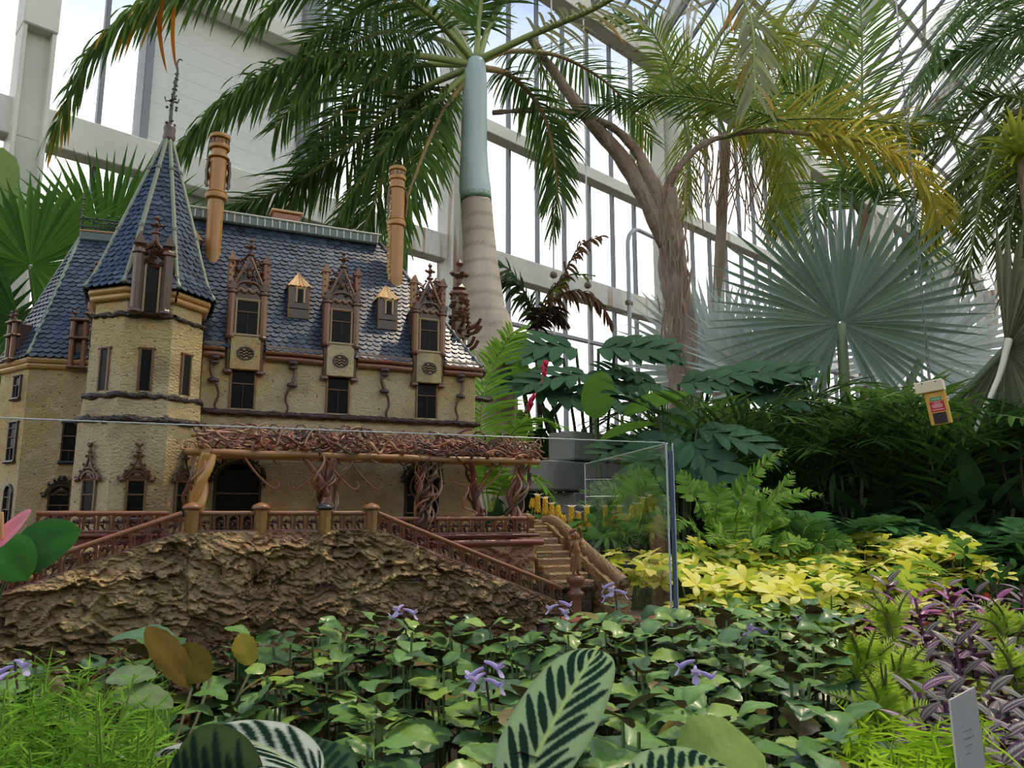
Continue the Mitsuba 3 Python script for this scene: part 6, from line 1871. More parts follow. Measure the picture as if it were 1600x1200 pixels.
# ---- yellow candle flowers behind the terrace
cand = thing('golden_candle_plant', 'plant with upright golden yellow flower candles and white petals behind the stair', 'flowering plant')
CL = leaf(0.11, 0.035, 7, 4, 0.55, 0.8, 0.25, 0.5, col=C(92, 138, 74), seed=4).ply('leaf', True)
for px, py, hgt in ((840, 800, 26), (852, 803, 24), (862, 808, 20), (843, 830, 20), (872, 808, 16), (893, 818, 26), (904, 822, 20), (917, 822, 30), (832, 793, 12), (880, 815, 7)):
    a, c = at(px, py, 2.75), at(px, py - hgt, 2.75)
    b = at(px + rng.uniform(-6, 6), py + 60, 2.75)
    part(cand, 'stem', MB().tube([ground_of(b), b, a], 0.003, 5, C(112, 134, 74)).ply('plain', True))
    m = MB()
    nb = max(3, int(hgt / 3))
    for q in range(nb):
        for w in range(4):
            e = q * 0.8 + w * 1.57
            rr_ = 0.0085 * (1 - 0.55 * q / nb)
            m.ball(lerp(a, c, q / nb) + np.array([math.cos(e) * rr_, math.sin(e) * rr_, 0.004]), 0.0075, vary(C(255, 218, 84), 0.08), low=True, s=(0.7, 0.7, 1.5))
    f_ = part(cand, 'candle', m.ply('petal', True), None, 'golden yellow flower candle')
    if hgt > 18:
        m = MB()
        for q in range(5):
            w = q * 1.3 + px
            lf_ = leaf(0.036, 0.011, 4, 2, 0.4, 0.5, 0.2, 0.9, col=C(250, 252, 248), seed=q)
            m.add(lf_.v[0], lf_.f[0], lf_.c[0], frame(lerp(a, c, 0.9), (math.cos(w), math.sin(w), 0.5), (0, 0, 1)))
        part(cand, 'petal', m.ply('petal', True), None, 'white curled petals')
for q in range(34):
    p = at(rng.uniform(826, 930), rng.uniform(818, 855), rng.uniform(2.65, 2.85))
    w = rng.uniform(0, 6.28)
    part(cand, 'leaf', CL, frame(p, (math.cos(w), math.sin(w), rng.uniform(0, 0.6)), (0, -0.2, 1)))
# ================================================================== FOREGROUND PLANTING
def proj(q):
    q = np.asarray(q, float) - [0, 0, ZC]
    fw = q[1] * math.cos(PITCH) + q[2] * math.sin(PITCH)
    u = -q[1] * math.sin(PITCH) + q[2] * math.cos(PITCH)
    return 800 + FPX * q[0] / fw, 600 - FPX * u / fw


# ---- violet flowered ground plants with toothed leaves
VL = []


def veined(c):
    def fn(S, T):
        a = np.abs(T)
        f = np.abs(((S * 7 - a * 1.6) % 1) - 0.5)
        k = 0.84 + 0.16 * (f < 0.14) - 0.10 * (a > 0.8) + 0.12 * (a < 0.2)
        k = k + 0.10 * np.sin(S * 40 + T * 17) * np.sin(T * 9)
        return np.clip(np.asarray(c) * k[..., None], 0, 1)
    return fn


for i, (c, k) in enumerate(((C(84, 124, 62), 0), (C(70, 108, 56), 1), (C(100, 140, 66), 2), (C(120, 154, 68), 3), (C(60, 94, 52), 4), (C(108, 150, 76), 5), (C(136, 166, 70), 6), (C(76, 116, 64), 7), (C(90, 130, 60), 8))):
    for s in range(2):
        VL.append(leaf(0.058, 0.042, 14, 6, 0.6, 0.8, 0.4, 0.6 + 0.5 * s, serr=0.07, wave=0.06, seed=k * 2 + s, paint=veined(c)).ply('violet_leaf', True))
VL.append(leaf(0.056, 0.042, 10, 4, 0.62, 0.7, 0.35, 0.6, serr=0.06, col=C(122, 116, 48), col2=C(96, 72, 44), seed=30).ply('violet_leaf', True))
STEM = MB().tube([(0, 0, 0), (0.004, 0.002, 0.5), (0, 0, 1.0)], [0.0035, 0.003, 0.002], 6, C(104, 126, 72)).ply('plain', True)


def in_violet(x, y):
    px, py = proj((x, y, 0.31))
    if px < -190 or px > 1700 or y < 0.74:
        return False
    gl = 2.0 + (x - 0.405) * 0.4009
    if x < 0.43 and y > gl - 0.07:
        return False
    if x >= 0.43 and y > 2.08:
        return False
    if px < 285 and py > 1062 - 0.05 * px and y < 1.32:
        return False
    if px > 1285 + (py - 950) * 0.36 or (px > 1180 and y > 1.9):
        return False
    return True


VIO = []
yy = 0.78
while yy < 2.1:
    for x in np.arange(-1.9, 1.2, 0.1):
        a, b = x + rng.uniform(-0.03, 0.03), yy + rng.uniform(-0.03, 0.03)
        if in_violet(a, b) and not (b < 1.4 and proj((a, b, 0.3))[0] < 1150 and rng.random() < 0.3):
            VIO.append((a, b))
    yy += 0.088
FLOWERS = [(630, 955, 1.62, 'in front of the rough bark wall'), (873, 948, 1.78, 'in front of the statue pedestal'), (960, 922, 1.85, 'seen before the glass below the stone parapet'), (757, 1052, 1.1, 'left of the big striped leaf'), (1086, 1045, 1.15, 'right of the big striped leaf'), (1175, 985, 1.6, 'right of the glass case corner'), (1262, 960, 1.75, 'at the edge of the yellow shrubs'), (22, 1045, 1.15, 'at the left edge above the needle leaved plants')]


def flower_spike(t, p, base, s=1.0, n=3, droop=True):
    part(t, 'flower_stalk', MB().tube(spline([base, lerp(base, p, 0.6) + [0.005, 0, 0], p + [0, 0, 0.012 * s]], 8), 0.0018, 5, C(84, 62, 72)).ply('plain', True))
    for q in range(n):
        w = q * 2.2 + p[0] * 9
        d = np.array([math.cos(w), math.sin(w) * 0.5 - 0.4, -0.15])
        c0 = p + [0, 0, 0.008 * s * (n / 2 - q)]
        m = MB()
        P = spline([c0, c0 + unit(d) * 0.012 * s, c0 + unit(d) * 0.024 * s - [0, 0, 0.004 * s]], 8)
        m.tube(P, np.linspace(0.002, 0.0042, 8) * s, 7, C(204, 188, 232))
        e = P[-1]
        for (dx, dz, L, W) in ((0, 1.0, 0.013, 0.014), (-0.8, 0.5, 0.010, 0.008), (0.8, 0.5, 0.010, 0.008), (0, -0.9, 0.016, 0.012)):
            sd = unit(np.cross(d, [0, 0, 1]))
            pt = leaf(L * s, W * s, 5, 2, 0.5, 0.35, 0.2, 0.6, col=vary(C(216, 200, 242), 0.06), seed=q)
            m.add(pt.v[0], pt.f[0], pt.c[0], frame(e, unit(d) * 0.6 + sd * dx + np.array([0, 0, dz]), unit(d) * -1 + [0, 0, 0.3]))
        part(t, 'flower', m.ply('petal', True), None, 'lavender two lipped flower')


def violet(a, b, label, group, h):
    t = thing('violet_plant', label, 'plant', group)
    base = np.array([a, b, 0.0])
    for k in range(3):
        w = rng.uniform(0, 6.28)
        o = np.array([math.cos(w), math.sin(w), 0]) * rng.uniform(0.005, 0.035)
        hk = h * rng.uniform(0.84, 1.04)
        S = np.eye(4)
        S[:3, 2] = np.append(o[:2], hk)
        S[:3, 3] = base
        part(t, 'stem', STEM, S)
        ph = rng.uniform(0, 3.14)
        for j, f in enumerate((1.0, 0.9, 0.76)):
            c = base + np.append(o[:2] * f, hk * f)
            for sd in (0, math.pi):
                if j == 2 and rng.random() < 0.3:
                    continue
                q = ph + sd + j * 1.57 + rng.uniform(-0.3, 0.3)
                el = (0.45, 0.1, -0.12)[j] + rng.uniform(-0.25, 0.25)
                d = np.array([math.cos(q) * math.cos(el), math.sin(q) * math.cos(el), math.sin(el)])
                s = (0.72, 1.05, 1.2)[j] * rng.uniform(0.75, 1.25) * 1.12
                up = unit(np.array([0, 0, 1.0]) + rng.uniform(-0.35, 0.35, 3))
                part(t, 'leaf', VL[int(rng.integers(len(VL)))], frame(c + d * 0.008, d, up) @ np.diag([s, s, s, 1]))
    return t


VG = 'green violet flowered plants in the front bed'
ORD = ['first', 'second', 'third', 'fourth', 'fifth', 'sixth', 'seventh', 'eighth', 'ninth', 'tenth', 'eleventh', 'twelfth', 'thirteenth', 'fourteenth', 'fifteenth', 'sixteenth']


def where(px, table):
    return next((w for x, w in table if px < x), table[-1][1])


VCOL = [(90, 'by the left edge'), (200, 'below the left stair'), (320, 'below the pointed tower'), (450, 'below the second stone post'), (560, 'below the dark acorn cap'), (660, 'below the fourth post'), (760, 'left of the big striped leaf'),
        (880, 'below the right stair'), (960, 'below the cherub statue'), (1060, 'left of the glass corner'), (1170, 'right of the glass corner'), (1280, 'below the yellow shrubs'), (9999, 'beside the purple striped plants')]
for a, b in VIO:
    px, py = proj((a, b, 0.32))
    line = np.interp(px, [0, 120, 300, 600, 850, 1000, 1060, 1200, 1330], [1018, 1006, 972, 962, 966, 955, 935, 918, 935])
    zt = at(px, line, b)[2]
    h = min(0.315 + 0.035 * meshkit.noise(np.array([a * 4, b * 4, 0])), zt - 0.012 + rng.uniform(-0.012, 0.008)) - 0.01
    if b < 1.35:
        h += rng.uniform(-0.1, 0.02)
    violet(a, b, 'toothed green bedding plant, %s row from the front, %s' % (ORD[min(15, int((b - 0.74) / 0.088))], where(px, VCOL)), VG, float(h))
for px, py, d, spot in FLOWERS:
    p = at(px, py, d)
    t = violet(p[0] + 0.01, p[1] + 0.02, 'toothed leaved plant carrying lavender flowers ' + spot, None, p[2] - 0.05 if p[2] > 0.34 else 0.3)
    flower_spike(t, p, np.array([p[0] + 0.01, p[1] + 0.02, 0.15]), 1.0 if d > 1.3 else 0.95, 3 if px not in (960, 757) else 4)

# ---- prayer plants with big striped leaves
def stripes(sym=True, light=C(150, 178, 128), dark=C(34, 58, 44), N=8.5):
    def fn(S, T):
        a = np.abs(T)
        ph = (S * N - a * 3.0 + np.where(T > 0, 0.0, 0.5))
        k = np.floor(ph)
        f = ph - k
        reach = np.where(k % 2 == 0, 0.93, 0.68)
        wdt = 0.47 * np.clip(1 - ((a - reach * 0.5) / (reach * 0.5)) ** 2, 0, 1) ** 0.6
        on = (np.abs(f - 0.5) < wdt * 0.85) & (a > 0.05) & (a < reach)
        c = np.where(on[..., None], dark, light)
        c = c * (1 - 0.25 * np.clip((a - 0.86) / 0.14, 0, 1))[..., None]
        mid = np.exp(-(a / 0.035) ** 2)[..., None]
        c = c * (1 - mid) + C(176, 196, 110) * mid
        vein = (np.abs((ph * 3) % 1 - 0.5) < 0.08)[..., None]
        return np.where(vein, c * 0.93, c)
    return fn


def big_leaf(L, W, droop, fold, nl=130, nw=60, light=C(150, 178, 128), a=0.35, b=0.38, seed=0, N=8.5):
    return leaf(L, W, nl, nw, a, b, fold, droop, wave=0.02, seed=seed, paint=stripes(light=light, N=N)).ply('leaf_glossy', True)


pr1 = thing('prayer_plant', 'big upright pale green leaf with dark herringbone stripes in the front centre', 'plant')
tip, low = at(928, 1002, 0.83), at(800, 1262, 0.70)
part(pr1, 'stem', MB().tube(spline([ground_of(low), low * 0.6 + ground_of(low) * 0.4, low], 8), 0.005, 7, C(120, 140, 80)).ply('plain', True))
ax = tip - low
tov = unit(np.array([0, 0, ZC]) - (tip + low) / 2)
part(pr1, 'leaf', big_leaf(np.linalg.norm(ax) * 1.03, 0.082, 0.35, 0.25, N=9.5), frame(low, ax, tov * 0.8 + np.array([-0.25, 0, 0.5])))
m = MB()
for (px, py) in ((866, 1105), (835, 1186), (900, 1060)):
    m.ball((0, 0, 0), 0.0, C(0, 0, 0))
pr2 = thing('prayer_plant', 'striped leaf painted pale as bright light, arching edge on over a dark one, lower left', 'plant')
b2 = np.array([at(430, 1240, 0.72)[0], 0.74, 0.0])
for i, (p0, p1, W, up, light, dp) in enumerate(((at(490, 1215, 0.70), at(268, 1112, 0.80), 0.075, (0.35, -0.35, 0.85), C(196, 206, 184), 0.9), (at(400, 1275, 0.68), at(235, 1215, 0.72), 0.11, (-0.5, -0.75, 0.5), C(84, 100, 56), 0.8), (at(520, 1250, 0.72), at(480, 1140, 0.80), 0.07, (0.5, -0.5, 0.5), C(70, 96, 64), 0.5))):  # bright light on the first leaf is painted into its near white tone
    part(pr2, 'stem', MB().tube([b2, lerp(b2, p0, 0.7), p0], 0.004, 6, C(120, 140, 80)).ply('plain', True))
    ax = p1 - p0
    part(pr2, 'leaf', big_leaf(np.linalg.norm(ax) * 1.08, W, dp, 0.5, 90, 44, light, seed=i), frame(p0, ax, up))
pr3 = thing('prayer_plant', 'pale striped leaf with a rounded yellow-green one behind it at the bottom right of centre', 'plant')
b3 = np.array([at(1060, 1240, 0.72)[0], 0.74, 0.0])
for i, (p0, p1, W, up, light) in enumerate(((at(1000, 1235, 0.68), at(1135, 1178, 0.76), 0.07, (-0.1, -0.4, 0.9), C(150, 178, 128)), (at(1075, 1215, 0.80), at(1165, 1145, 0.84), 0.085, (-0.2, -0.75, 0.6), C(150, 176, 92)))):
    part(pr3, 'stem', MB().tube([b3, lerp(b3, p0, 0.7), p0], 0.004, 6, C(120, 140, 80)).ply('plain', True))
    shp = big_leaf(np.linalg.norm(p1 - p0) * 1.08, W, 0.5, 0.3, 70, 40, light, seed=i) if i == 0 else leaf(np.linalg.norm(p1 - p0) * 1.1, W, 16, 8, 0.5, 0.4, 0.3, 0.6, serr=0.04, wave=0.07, seed=4, paint=veined(C(158, 186, 100))).ply('leaf', True)
    part(pr3, 'leaf', shp, frame(p0, p1 - p0, up))
# individual larger odd leaves of the bed
odd = thing('prayer_plant', 'reddish brown pointed leaf with yellow-brown ones above it at the left of the front bed', 'plant')
b4 = np.array([at(190, 1150, 1.1)[0], 1.1, 0.0])
for i, (p0, p1, W, up, c, c2) in enumerate(((at(130, 1085, 1.15), at(195, 1005, 1.2), 0.045, (-0.8, -0.5, 0.2), C(132, 84, 60), C(112, 74, 54)), (at(300, 1075, 1.3), at(225, 970, 1.35), 0.048, (0.3, -0.8, 0.4), C(116, 92, 44), C(128, 110, 52)), (at(330, 1060, 1.3), at(262, 1010, 1.35), 0.06, (0.2, -0.9, 0.3), C(100, 82, 42), C(128, 112, 46)), (at(395, 1040, 1.35), at(370, 985, 1.4), 0.04, (0, -0.8, 0.5), C(160, 148, 56), C(136, 120, 52)),
                                                (at(270, 1000, 1.4), at(170, 985, 1.45), 0.06, (0, -0.3, 1), C(120, 156, 118), C(108, 146, 110)), (at(180, 1085, 1.1), at(268, 1095, 1.05), 0.045, (0, -0.5, 0.9), C(132, 154, 104), C(140, 160, 110)), (at(165, 1062, 1.1), at(245, 1050, 1.1), 0.04, (0, -0.5, 0.9), C(140, 160, 118), C(132, 156, 110)))):
    part(odd, 'petiole', MB().tube(spline([b4 + [0, 0, 0.12], lerp(b4, p0, 0.7), p0], 7), 0.0025, 5, C(110, 110, 66)).ply('plain', True))
    part(odd, 'leaf', leaf(np.linalg.norm(p1 - p0), W, 12, 6, 0.6, 0.7, 0.35, 0.5, serr=0.05, wave=0.05, seed=i, paint=veined(lerp(c, c2, 0.5) * 1.15)).ply('leaf', True), frame(p0, p1 - p0, up))

# ---- needle leaved lime green plants in both lower corners
def needle_plant(base, h, n, L, c, c2, label, group, name='needle_leaved_plant', w=0.0024, k=4, flat=False):
    t = thing(name, label, 'plant', group)
    for s in range(k):
        top = base + np.array([rng.uniform(-0.05, 0.05), rng.uniform(-0.05, 0.05), h * rng.uniform(0.8, 1.1)])
        P = spline([base, lerp(base, top, 0.5) + rng.uniform(-0.01, 0.01, 3), top], 14)
        part(t, 'stem', MB().tube(P, np.linspace(0.0022, 0.0012, 14), 5, lerp(c, C(150, 160, 60), 0.4)).ply('plain', True))
        V, F, CC = [], [], []
        for q in range(n):
            u = rng.uniform(0.25, 1.0) ** 0.7
            p = np.array([np.interp(u, np.linspace(0, 1, 14), P[:, j]) for j in range(3)])
            wv = rng.uniform(0, 6.28)
            el = rng.uniform(0.0, 0.9) if not flat else rng.uniform(-0.3, 0.4)
            d = np.array([math.cos(wv) * math.cos(el), math.sin(wv) * math.cos(el), math.sin(el)])
            l = L * rng.uniform(0.6, 1.2)
            sd = unit(np.cross(d, rng.normal(size=3))) * w / 2
            b_ = d * l * 0.5 + [0, 0, -0.06 * l]
            e_ = d * l + [0, 0, -0.3 * l * rng.random()]
            o = len(V) * 5
            V.append([p - sd * 0.6, p + sd * 0.6, p + b_ - sd, p + b_ + sd, p + e_])
            F += [[o, o + 1, o + 3], [o, o + 3, o + 2], [o + 2, o + 3, o + 4]]
            CC.append(np.repeat(np.clip(lerp(c, c2, rng.random()) * rng.uniform(0.8, 1.2), 0, 1)[None], 5, 0))
        part(t, 'needles', MB().add(np.vstack(V), F, np.vstack(CC)).ply('leaf', True), kind='stuff')


LM, LM2 = C(104, 160, 48), C(150, 196, 70)
for q in range(22):
    px, py = rng.uniform(-40, 262), rng.uniform(1080, 1230)
    d = np.interp(py, [1070, 1230], [1.2, 0.74])
    p = at(px, max(1062 + 0.12 * px, py - 55), d)
    needle_plant(ground_of(p), p[2], 70, 0.034, LM, LM2, 'lime needle plant %s in the lower left corner, %s' % ('at the very bottom' if py > 1190 else 'low down' if py > 1150 else 'halfway up' if py > 1115 else 'topmost', where(px, [(30, 'against the left edge'), (90, 'left half'), (150, 'middle'), (205, 'right half'), (999, 'beside the striped leaf')])), 'needle leaved plants in the lower left corner')
for px, py, d in ((62, 1035, 1.2), (70, 1060, 1.15), (20, 1070, 1.1)):
    p = at(px, py, d)
    needle_plant(ground_of(p), p[2], 60, 0.03, LM * 1.1, LM2, 'tall lime green needle leaved shoot %s beside the purple bud at the left' % {62: 'highest', 70: 'second', 20: 'leftmost'}[px], 'needle leaved plants in the lower left corner', k=2)
for q in range(24):
    px, py = rng.uniform(1340, 1500), rng.uniform(1135, 1230)
    d = np.interp(py, [1130, 1230], [1.0, 0.74])
    p = at(px, py, d)
    needle_plant(ground_of(p), p[2], 70, 0.05, C(150, 196, 40), C(190, 220, 60), 'bright lime grass-like plant %s, %s' % ('low in front' if py > 1180 else 'higher up', where(px, [(1400, 'furthest left of the white tag'), (1445, 'left of the white tag'), (1480, 'touching the white tag'), (9999, 'behind the white tag')])), 'lime grass-like plants beside the tag', 'grassy_plant', 0.003, 3, True)

# ---- purple striped inch plants
def zebra(base_c, mid_c, edge_c):
    def fn(S, T):
        a = np.abs(T)
        c = np.where((a < 0.30)[..., None], mid_c, np.where((a < 0.60)[..., None], base_c, edge_c))
        return c * (1 - 0.25 * (S ** 3))[..., None]
    return fn


ZP = []
for i, (b_, m_, e_) in enumerate(((C(168, 168, 150), C(70, 44, 60), C(74, 40, 62)), (C(176, 164, 160), C(96, 48, 84), C(92, 44, 78)), (C(188, 130, 170), C(150, 44, 116), C(140, 50, 112)), (C(150, 156, 126), C(56, 46, 46), C(60, 40, 50)), (C(170, 110, 150), C(120, 34, 90), C(110, 40, 84)), (C(128, 118, 104), C(62, 42, 50), C(56, 38, 48)))):
    ZP.append(leaf(0.062, 0.026, 10, 10, 0.5, 0.75, 0.5, 0.5, col=b_, seed=i, paint=zebra(b_, m_, e_)).ply('inch_leaf', True))
ZPOS = []
for row, (py, x0, x1, d) in enumerate(((922, 1370, 1680, 2.15), (940, 1365, 1680, 1.95), (958, 1360, 1680, 1.78), (985, 1420, 1640, 1.6), (1020, 1400, 1640, 1.42), (1055, 1400, 1640, 1.28), (1090, 1390, 1640, 1.16), (1125, 1410, 1640, 1.05), (1165, 1480, 1650, 0.95), (1205, 1520, 1650, 0.88))):
    n = int((x1 - x0) / 52)
    for q in range(n):
        ZPOS.append((x0 + (x1 - x0) * (q + 0.5 + rng.uniform(-0.3, 0.3)) / n, py + rng.uniform(-10, 10), d))
for px, py, d in ZPOS:
    zw = where(px, [(1430, 'beside the lime fern'), (1480, 'left of the white tag'), (1530, 'above the white tag'), (1580, 'right of the white tag'), (9999, 'at the right edge')])
    p = at(px, py, d)
    t = thing('inch_plant', 'purple silver striped plant %s, %s' % ({2.15: 'at the very back', 1.6: 'in the fourth row from the back', 1.42: 'in the middle rows upper half', 1.95: 'in the second row from the back', 1.78: 'in the third row from the back', 1.28: 'in the middle rows lower half', 1.16: 'in the fourth row from the front', 1.05: 'in the third row from the front', 0.95: 'in the second row from the front', 0.88: 'in the front row'}[d], zw), 'plant', 'purple silver striped plants in the right foreground')
    b_ = ground_of(p)
    part(t, 'stem', MB().tube(spline([b_, lerp(b_, p, 0.6) + [0.01, 0, 0], p], 7), 0.003, 5, C(120, 70, 100)).ply('plain', True))
    pk = py < 972 and rng.random() < 0.75
    for k in range(15):
        w = k * 2.4 + rng.uniform(-0.4, 0.4)
        f = k / 15
        el = 0.65 - 1.2 * f + rng.uniform(-0.2, 0.2)
        d_ = np.array([math.cos(w) * math.cos(el), math.sin(w) * math.cos(el), math.sin(el)])
        c = p + [0, 0, -0.11 * f]
        s = rng.uniform(0.75, 1.1) * (0.8 + 0.4 * f)
        part(t, 'leaf', ZP[int(rng.choice([2, 4, 1])) if pk else int(rng.choice([0, 1, 3, 3, 5, 5]))], frame(c + d_ * 0.006, d_, (0, -0.15, 1)) @ np.diag([s, s, s, 1]))

# ---- lime ferny tufts and tiny gold-edged coleus mats between them
LF = [C(180, 214, 70), C(204, 228, 96)]
for i, (px, py, d, rot, n) in enumerate(((1350, 1060, 1.38, 0, 6), (1400, 1085, 1.3, 1, 4), (1395, 985, 1.75, 2, 3), (1580, 990, 1.6, 3, 3), (1590, 1070, 1.3, 4, 2), (1300, 1000, 1.7, 5, 2), (1385, 1135, 1.15, 6, 4))):
    b_ = (px, py + 25, d)
    fl_ = []
    for q in range(n + 3):
        w = rng.uniform(-1.3, 1.3)
        L_ = rng.uniform(55, 100) * 1.4 / d
        fl_.append(pl(b_, (px + math.sin(w) * L_ * 0.4, py - math.cos(w) * L_ * 0.45, d - 0.02), (px + math.sin(w) * L_, py - math.cos(w) * L_ * 0.85, d - 0.05)))
    t = thing('lime_fern', ('lime green small fern at the edge of the violet plants', 'lime green small fern left of the striped purple leaves', 'pale lime fern sprig below the yellow shrubs', 'lime green fern at the right edge under the pink striped leaves', 'lime fern tip cut by the right edge', 'small lime fern beside the dry mossy patch', 'small lime fern just above the bright grass-like plants')[i], 'fern')
    pinnate_fern(t, fl_, 0.03, 0.008, LF, False, 40 + i, npin=16, face=1.0)
CO = [leaf(0.022, 0.017, 4, 2, 0.5, 0.5, 0.2, 0.4, serr=0.08, col=C(178, 194, 84), seed=1), leaf(0.022, 0.017, 4, 2, 0.5, 0.5, 0.2, 0.4, serr=0.08, col=C(206, 208, 128), seed=2), leaf(0.018, 0.012, 4, 2, 0.5, 0.5, 0.2, 0.4, col=C(150, 62, 40), seed=3)]
for i, (x0, x1, y0, y1, d0, d1, n, lab) in enumerate(((1270, 1440, 950, 1070, 2.0, 1.45, 420, 'mat of tiny gold-green leaves below the yellow shrubs'), (1460, 1580, 950, 1010, 1.95, 1.6, 240, 'mat of tiny gold-green leaves among the purple striped plants'), (1500, 1560, 1075, 1115, 1.3, 1.15, 120, 'sprig of tiny gold-green leaves above the white tag'), (1380, 1440, 1030, 1110, 1.45, 1.25, 200, 'sprig of tiny gold-green leaves left of the striped leaves'))):
    m = MB()
    for q in range(n):
        u = rng.random()
        px, py, d = rng.uniform(x0, x1), y0 + (y1 - y0) * u, d0 + (d1 - d0) * u
        p = at(px, py, d) + [0, rng.uniform(-0.04, 0.04), rng.uniform(-0.015, 0.02)]
        w = rng.uniform(0, 6.28)
        c = CO[int(rng.choice([0, 0, 1, 1, 2], p=[0.3, 0.25, 0.2, 0.15, 0.1]))]
        s = rng.uniform(0.5, 0.95)
        m.add(c.v[0], c.f[0], c.c[0] * rng.uniform(0.8, 1.15), frame(p, (math.cos(w), math.sin(w), rng.uniform(-0.2, 0.6)), (rng.uniform(-0.3, 0.3), -0.3, 1)) @ np.diag([s, s, s, 1]))
        if q % 6 == 0:
            m.tube([ground_of(p) * 0.5 + p * 0.5, p], 0.001, 3, C(150, 150, 70))
    t = thing('coleus_mat', lab, 'ground cover', kind='stuff')
    put(t, m.ply('leaf', True))

# ---- anthurium at the left edge
an = thing('anthurium', 'anthurium with pink flower bract and glossy leaves at the left edge before the stair', 'flowering plant')
b_ = ground_of(at(-110, 1000, 1.5))
HE = leaf(0.13, 0.11, 14, 8, 0.42, 0.62, 0.3, 0.5, col=C(62, 112, 52), seed=3).ply('leaf_glossy', True)
for p0, p1, up, s in ((at(20, 880, 1.45), at(88, 842, 1.45), (0.2, -0.8, 0.6), 1.0), (at(-10, 845, 1.4), at(30, 890, 1.38), (0.6, -0.7, 0.2), 0.8), (at(-40, 900, 1.42), at(20, 870, 1.4), (0.2, -0.7, 0.6), 0.9)):
    part(an, 'petiole', MB().tube(spline([b_, lerp(b_, p0, 0.7), p0], 7), 0.003, 5, C(100, 120, 70)).ply('plain', True))
    part(an, 'leaf', HE, frame(p0, p1 - p0, up) @ np.diag([s, s, s, 1]))
p0, p1 = at(-18, 850, 1.33), at(60, 804, 1.30)
part(an, 'petiole', MB().tube(spline([b_, lerp(b_, p0, 0.7), p0], 7), 0.003, 5, C(120, 110, 70)).ply('plain', True))
part(an, 'bract', leaf(np.linalg.norm(p1 - p0), 0.062, 12, 6, 0.5, 0.7, 0.4, -0.5, col=C(236, 132, 138), col2=C(240, 160, 166), seed=2).ply('petal', True), frame(p0, p1 - p0, (-0.35, -0.75, 0.55)), 'pink waxy flower bract')
part(an, 'spadix', MB().tube([at(2, 842, 1.31), at(3, 800, 1.30)], [0.004, 0.0025], 8, C(240, 190, 130)).ply('plain', True), None, 'pale orange spadix')

# ---- white plant tag
tag_ = thing('plant_tag', 'plain grey-white plastic plant tag with a slanted top at the lower right', 'plant label')
a0 = at(1528, 1240, 0.72)
TM = frame(a0, unit(at(1568, 1240, 0.73) - a0), (-0.13, 0.1, 1))
m = MB().prism([(-0.0235, -0.25), (0.0125, -0.25), (0.0115, 0.087), (-0.0205, 0.0745)], -0.0011, 0.0011, C(196, 192, 178))
part(tag_, 'plate', m.ply('plain'), TM)
m = MB()
for i, (zz, wv_) in enumerate(((0.052, 0.010), (0.046, 0.013), (0.040, 0.009), (0.034, 0.005))):
    x = -0.010
    while x < -0.010 + wv_:
        l = rng.uniform(0.001, 0.0022)
        m.box((l, 0.0003, 0.0011), (x + l / 2, -0.00125, zz + x * 0.3), C(140, 140, 128), bev=0.0001)
        x += l + 0.0007
part(tag_, 'faded_print', m.ply('plain'), TM, 'faded grey print', 'stuff')

# ---- yellow box hanging on a chain
bx_ = thing('hanging_box', 'small yellow box with cream lid and red label hanging on a chain', 'hanging box')
HD = 3.3
pc_ = at(1466, 637, HD)
HS = HD / FPX
HM = frame(pc_, (0.80, -0.58, 0.12), (-0.12, 0.0, 1.0))
W_, H_ = 29 * HS, 54 * HS
part(bx_, 'body', MB().box((W_, W_ * 0.7, H_), (0, 0, 0), C(206, 160, 66), bev=0.003).ply('plain'), HM)
part(bx_, 'lid', MB().box((40 * HS, 0.075, 18 * HS), (0.0, 0.0, 0), C(228, 212, 178), bev=0.003).ply('plain'), HM @ move(-0.012, -0.005, H_ / 2 + 0.02))
part(bx_, 'screw', MB().ball((-0.035, -0.044, H_ / 2 + 0.036), 0.003, C(70, 66, 60)).ply('plain', True), HM)
part(bx_, 'screw', MB().ball((0.016, -0.044, H_ / 2 + 0.036), 0.003, C(70, 66, 60)).ply('plain', True), HM)
yf = -W_ * 0.35 - 0.0006
part(bx_, 'green_label', MB().box((16 * HS, 0.001, 6 * HS), (0.001, yf, H_ * 0.25), C(64, 140, 92), bev=0.0002).ply('paint'), HM, 'small green label')
m = MB()
for i, (x, l) in enumerate(((-6, 2.5), (-2.5, 3), (1.5, 4))):
    m.box((l * HS, 0.0004, 1.4 * HS), ((x + l / 2) * HS + 0.001, yf - 0.0007, H_ * 0.25), C(190, 214, 196), bev=0.0001)
part(bx_, 'printed_line', m.ply('paint'), HM)
part(bx_, 'red_label', MB().box((20 * HS, 0.001, 16 * HS), (0.002, yf, H_ * 0.03), C(190, 26, 52), bev=0.0002).ply('paint'), HM, 'red label with white printed lines')
for i, (z, l) in enumerate(((6.2, 9), (3.2, 14), (1.0, 17), (-1.2, 13), (-5.0, 17))):
    m = MB()
    x = -l / 2
    while x < l / 2 - 0.8:
        k = rng.uniform(0.9, 2.6)
        m.box((k * HS * 0.85, 0.0004, 1.1 * HS), ((x + k / 2) * HS + 0.002, yf - 0.0007, H_ * 0.03 + z * HS), C(240, 214, 218), bev=0.0001)
        x += k
    part(bx_, 'printed_line', m.ply('paint'), HM)
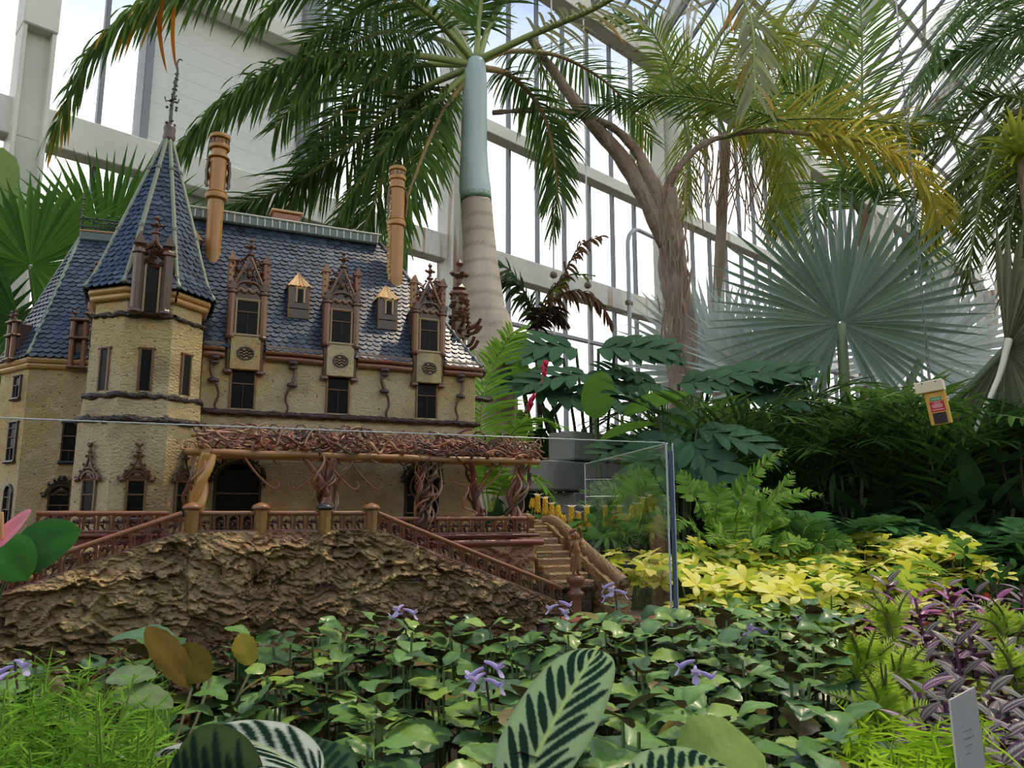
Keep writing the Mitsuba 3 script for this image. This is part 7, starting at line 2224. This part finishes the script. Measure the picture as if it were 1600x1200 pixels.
part(bx_, 'vent', MB().box((19 * HS, 0.002, 17 * HS), (0.002, yf, -H_ * 0.31), C(46, 32, 34), bev=0.0005).ply('plain'), HM, 'dark square vent')
part(bx_, 'vent_ring', MB().tube([(8 * HS * math.cos(q), 0, 8 * HS * math.sin(q)) for q in np.linspace(0, 6.283, 17)], 0.0022, 5, C(70, 54, 54)).ply('plain', True), HM @ move(0.002, yf - 0.001, -H_ * 0.31))
tp_ = (HM @ np.array([-0.008, 0, H_ / 2 + 0.045, 1]))[:3]
m = MB()
n = 60
for q in range(n):
    z0 = tp_[2] + 0.028 * q
    a = (q % 2) * 1.57
    ring_ = np.array([[0.006 * math.cos(w) * math.cos(a), 0.006 * math.cos(w) * math.sin(a), 0.018 * math.sin(w)] for w in np.linspace(0, 6.283, 9)]) + [tp_[0], tp_[1], z0]
    m.tube(ring_, 0.002, 4, C(120, 122, 120), cap=False)
part(bx_, 'chain', m.ply('gloss', True), None, 'grey metal chain')
top = tp_ + [0, 0, 0.028 * n]
part(bx_, 'wire', MB().tube([top, top + [0, 0, 3.4]], 0.004, 5, C(190, 194, 196)).ply('gloss', True))

# ---- hedge added out of view so the clear screen mirrors dark leaves, not sky
hd = thing('clipped_hedge', 'unseen dark hedge added behind the camera to darken reflections in the clear screen', 'hedge', kind='stuff')
m = MB()
m.box((9.0, 0.6, 2.4), (0.0, -3.2, 1.2), C(22, 34, 18), bev=0.1)
m.box((0.6, 4.5, 2.0), (4.3, -0.95, 1.0), C(22, 34, 18), bev=0.1)
lf_ = leaf(0.12, 0.06, 3, 2, 0.5, 0.6, 0.2, 0.3, col=C(60, 92, 44), seed=1)
for q in range(2500):
    p = np.array([rng.uniform(-4, 5), -2.86 + rng.uniform(-0.05, 0.08), rng.uniform(0, 2.45)])
    if q % 3 == 0:
        p = np.array([3.96 + rng.uniform(-0.05, 0.05), rng.uniform(-3, 1.3), rng.uniform(0, 2.0)])
    m.add(lf_.v[0], lf_.f[0], lf_.c[0] * rng.uniform(0.6, 1.2), frame(p, rng.normal(size=3), (-0.5, 0.6, 0.4)))
put(hd, m.ply('leaf_matte', True))
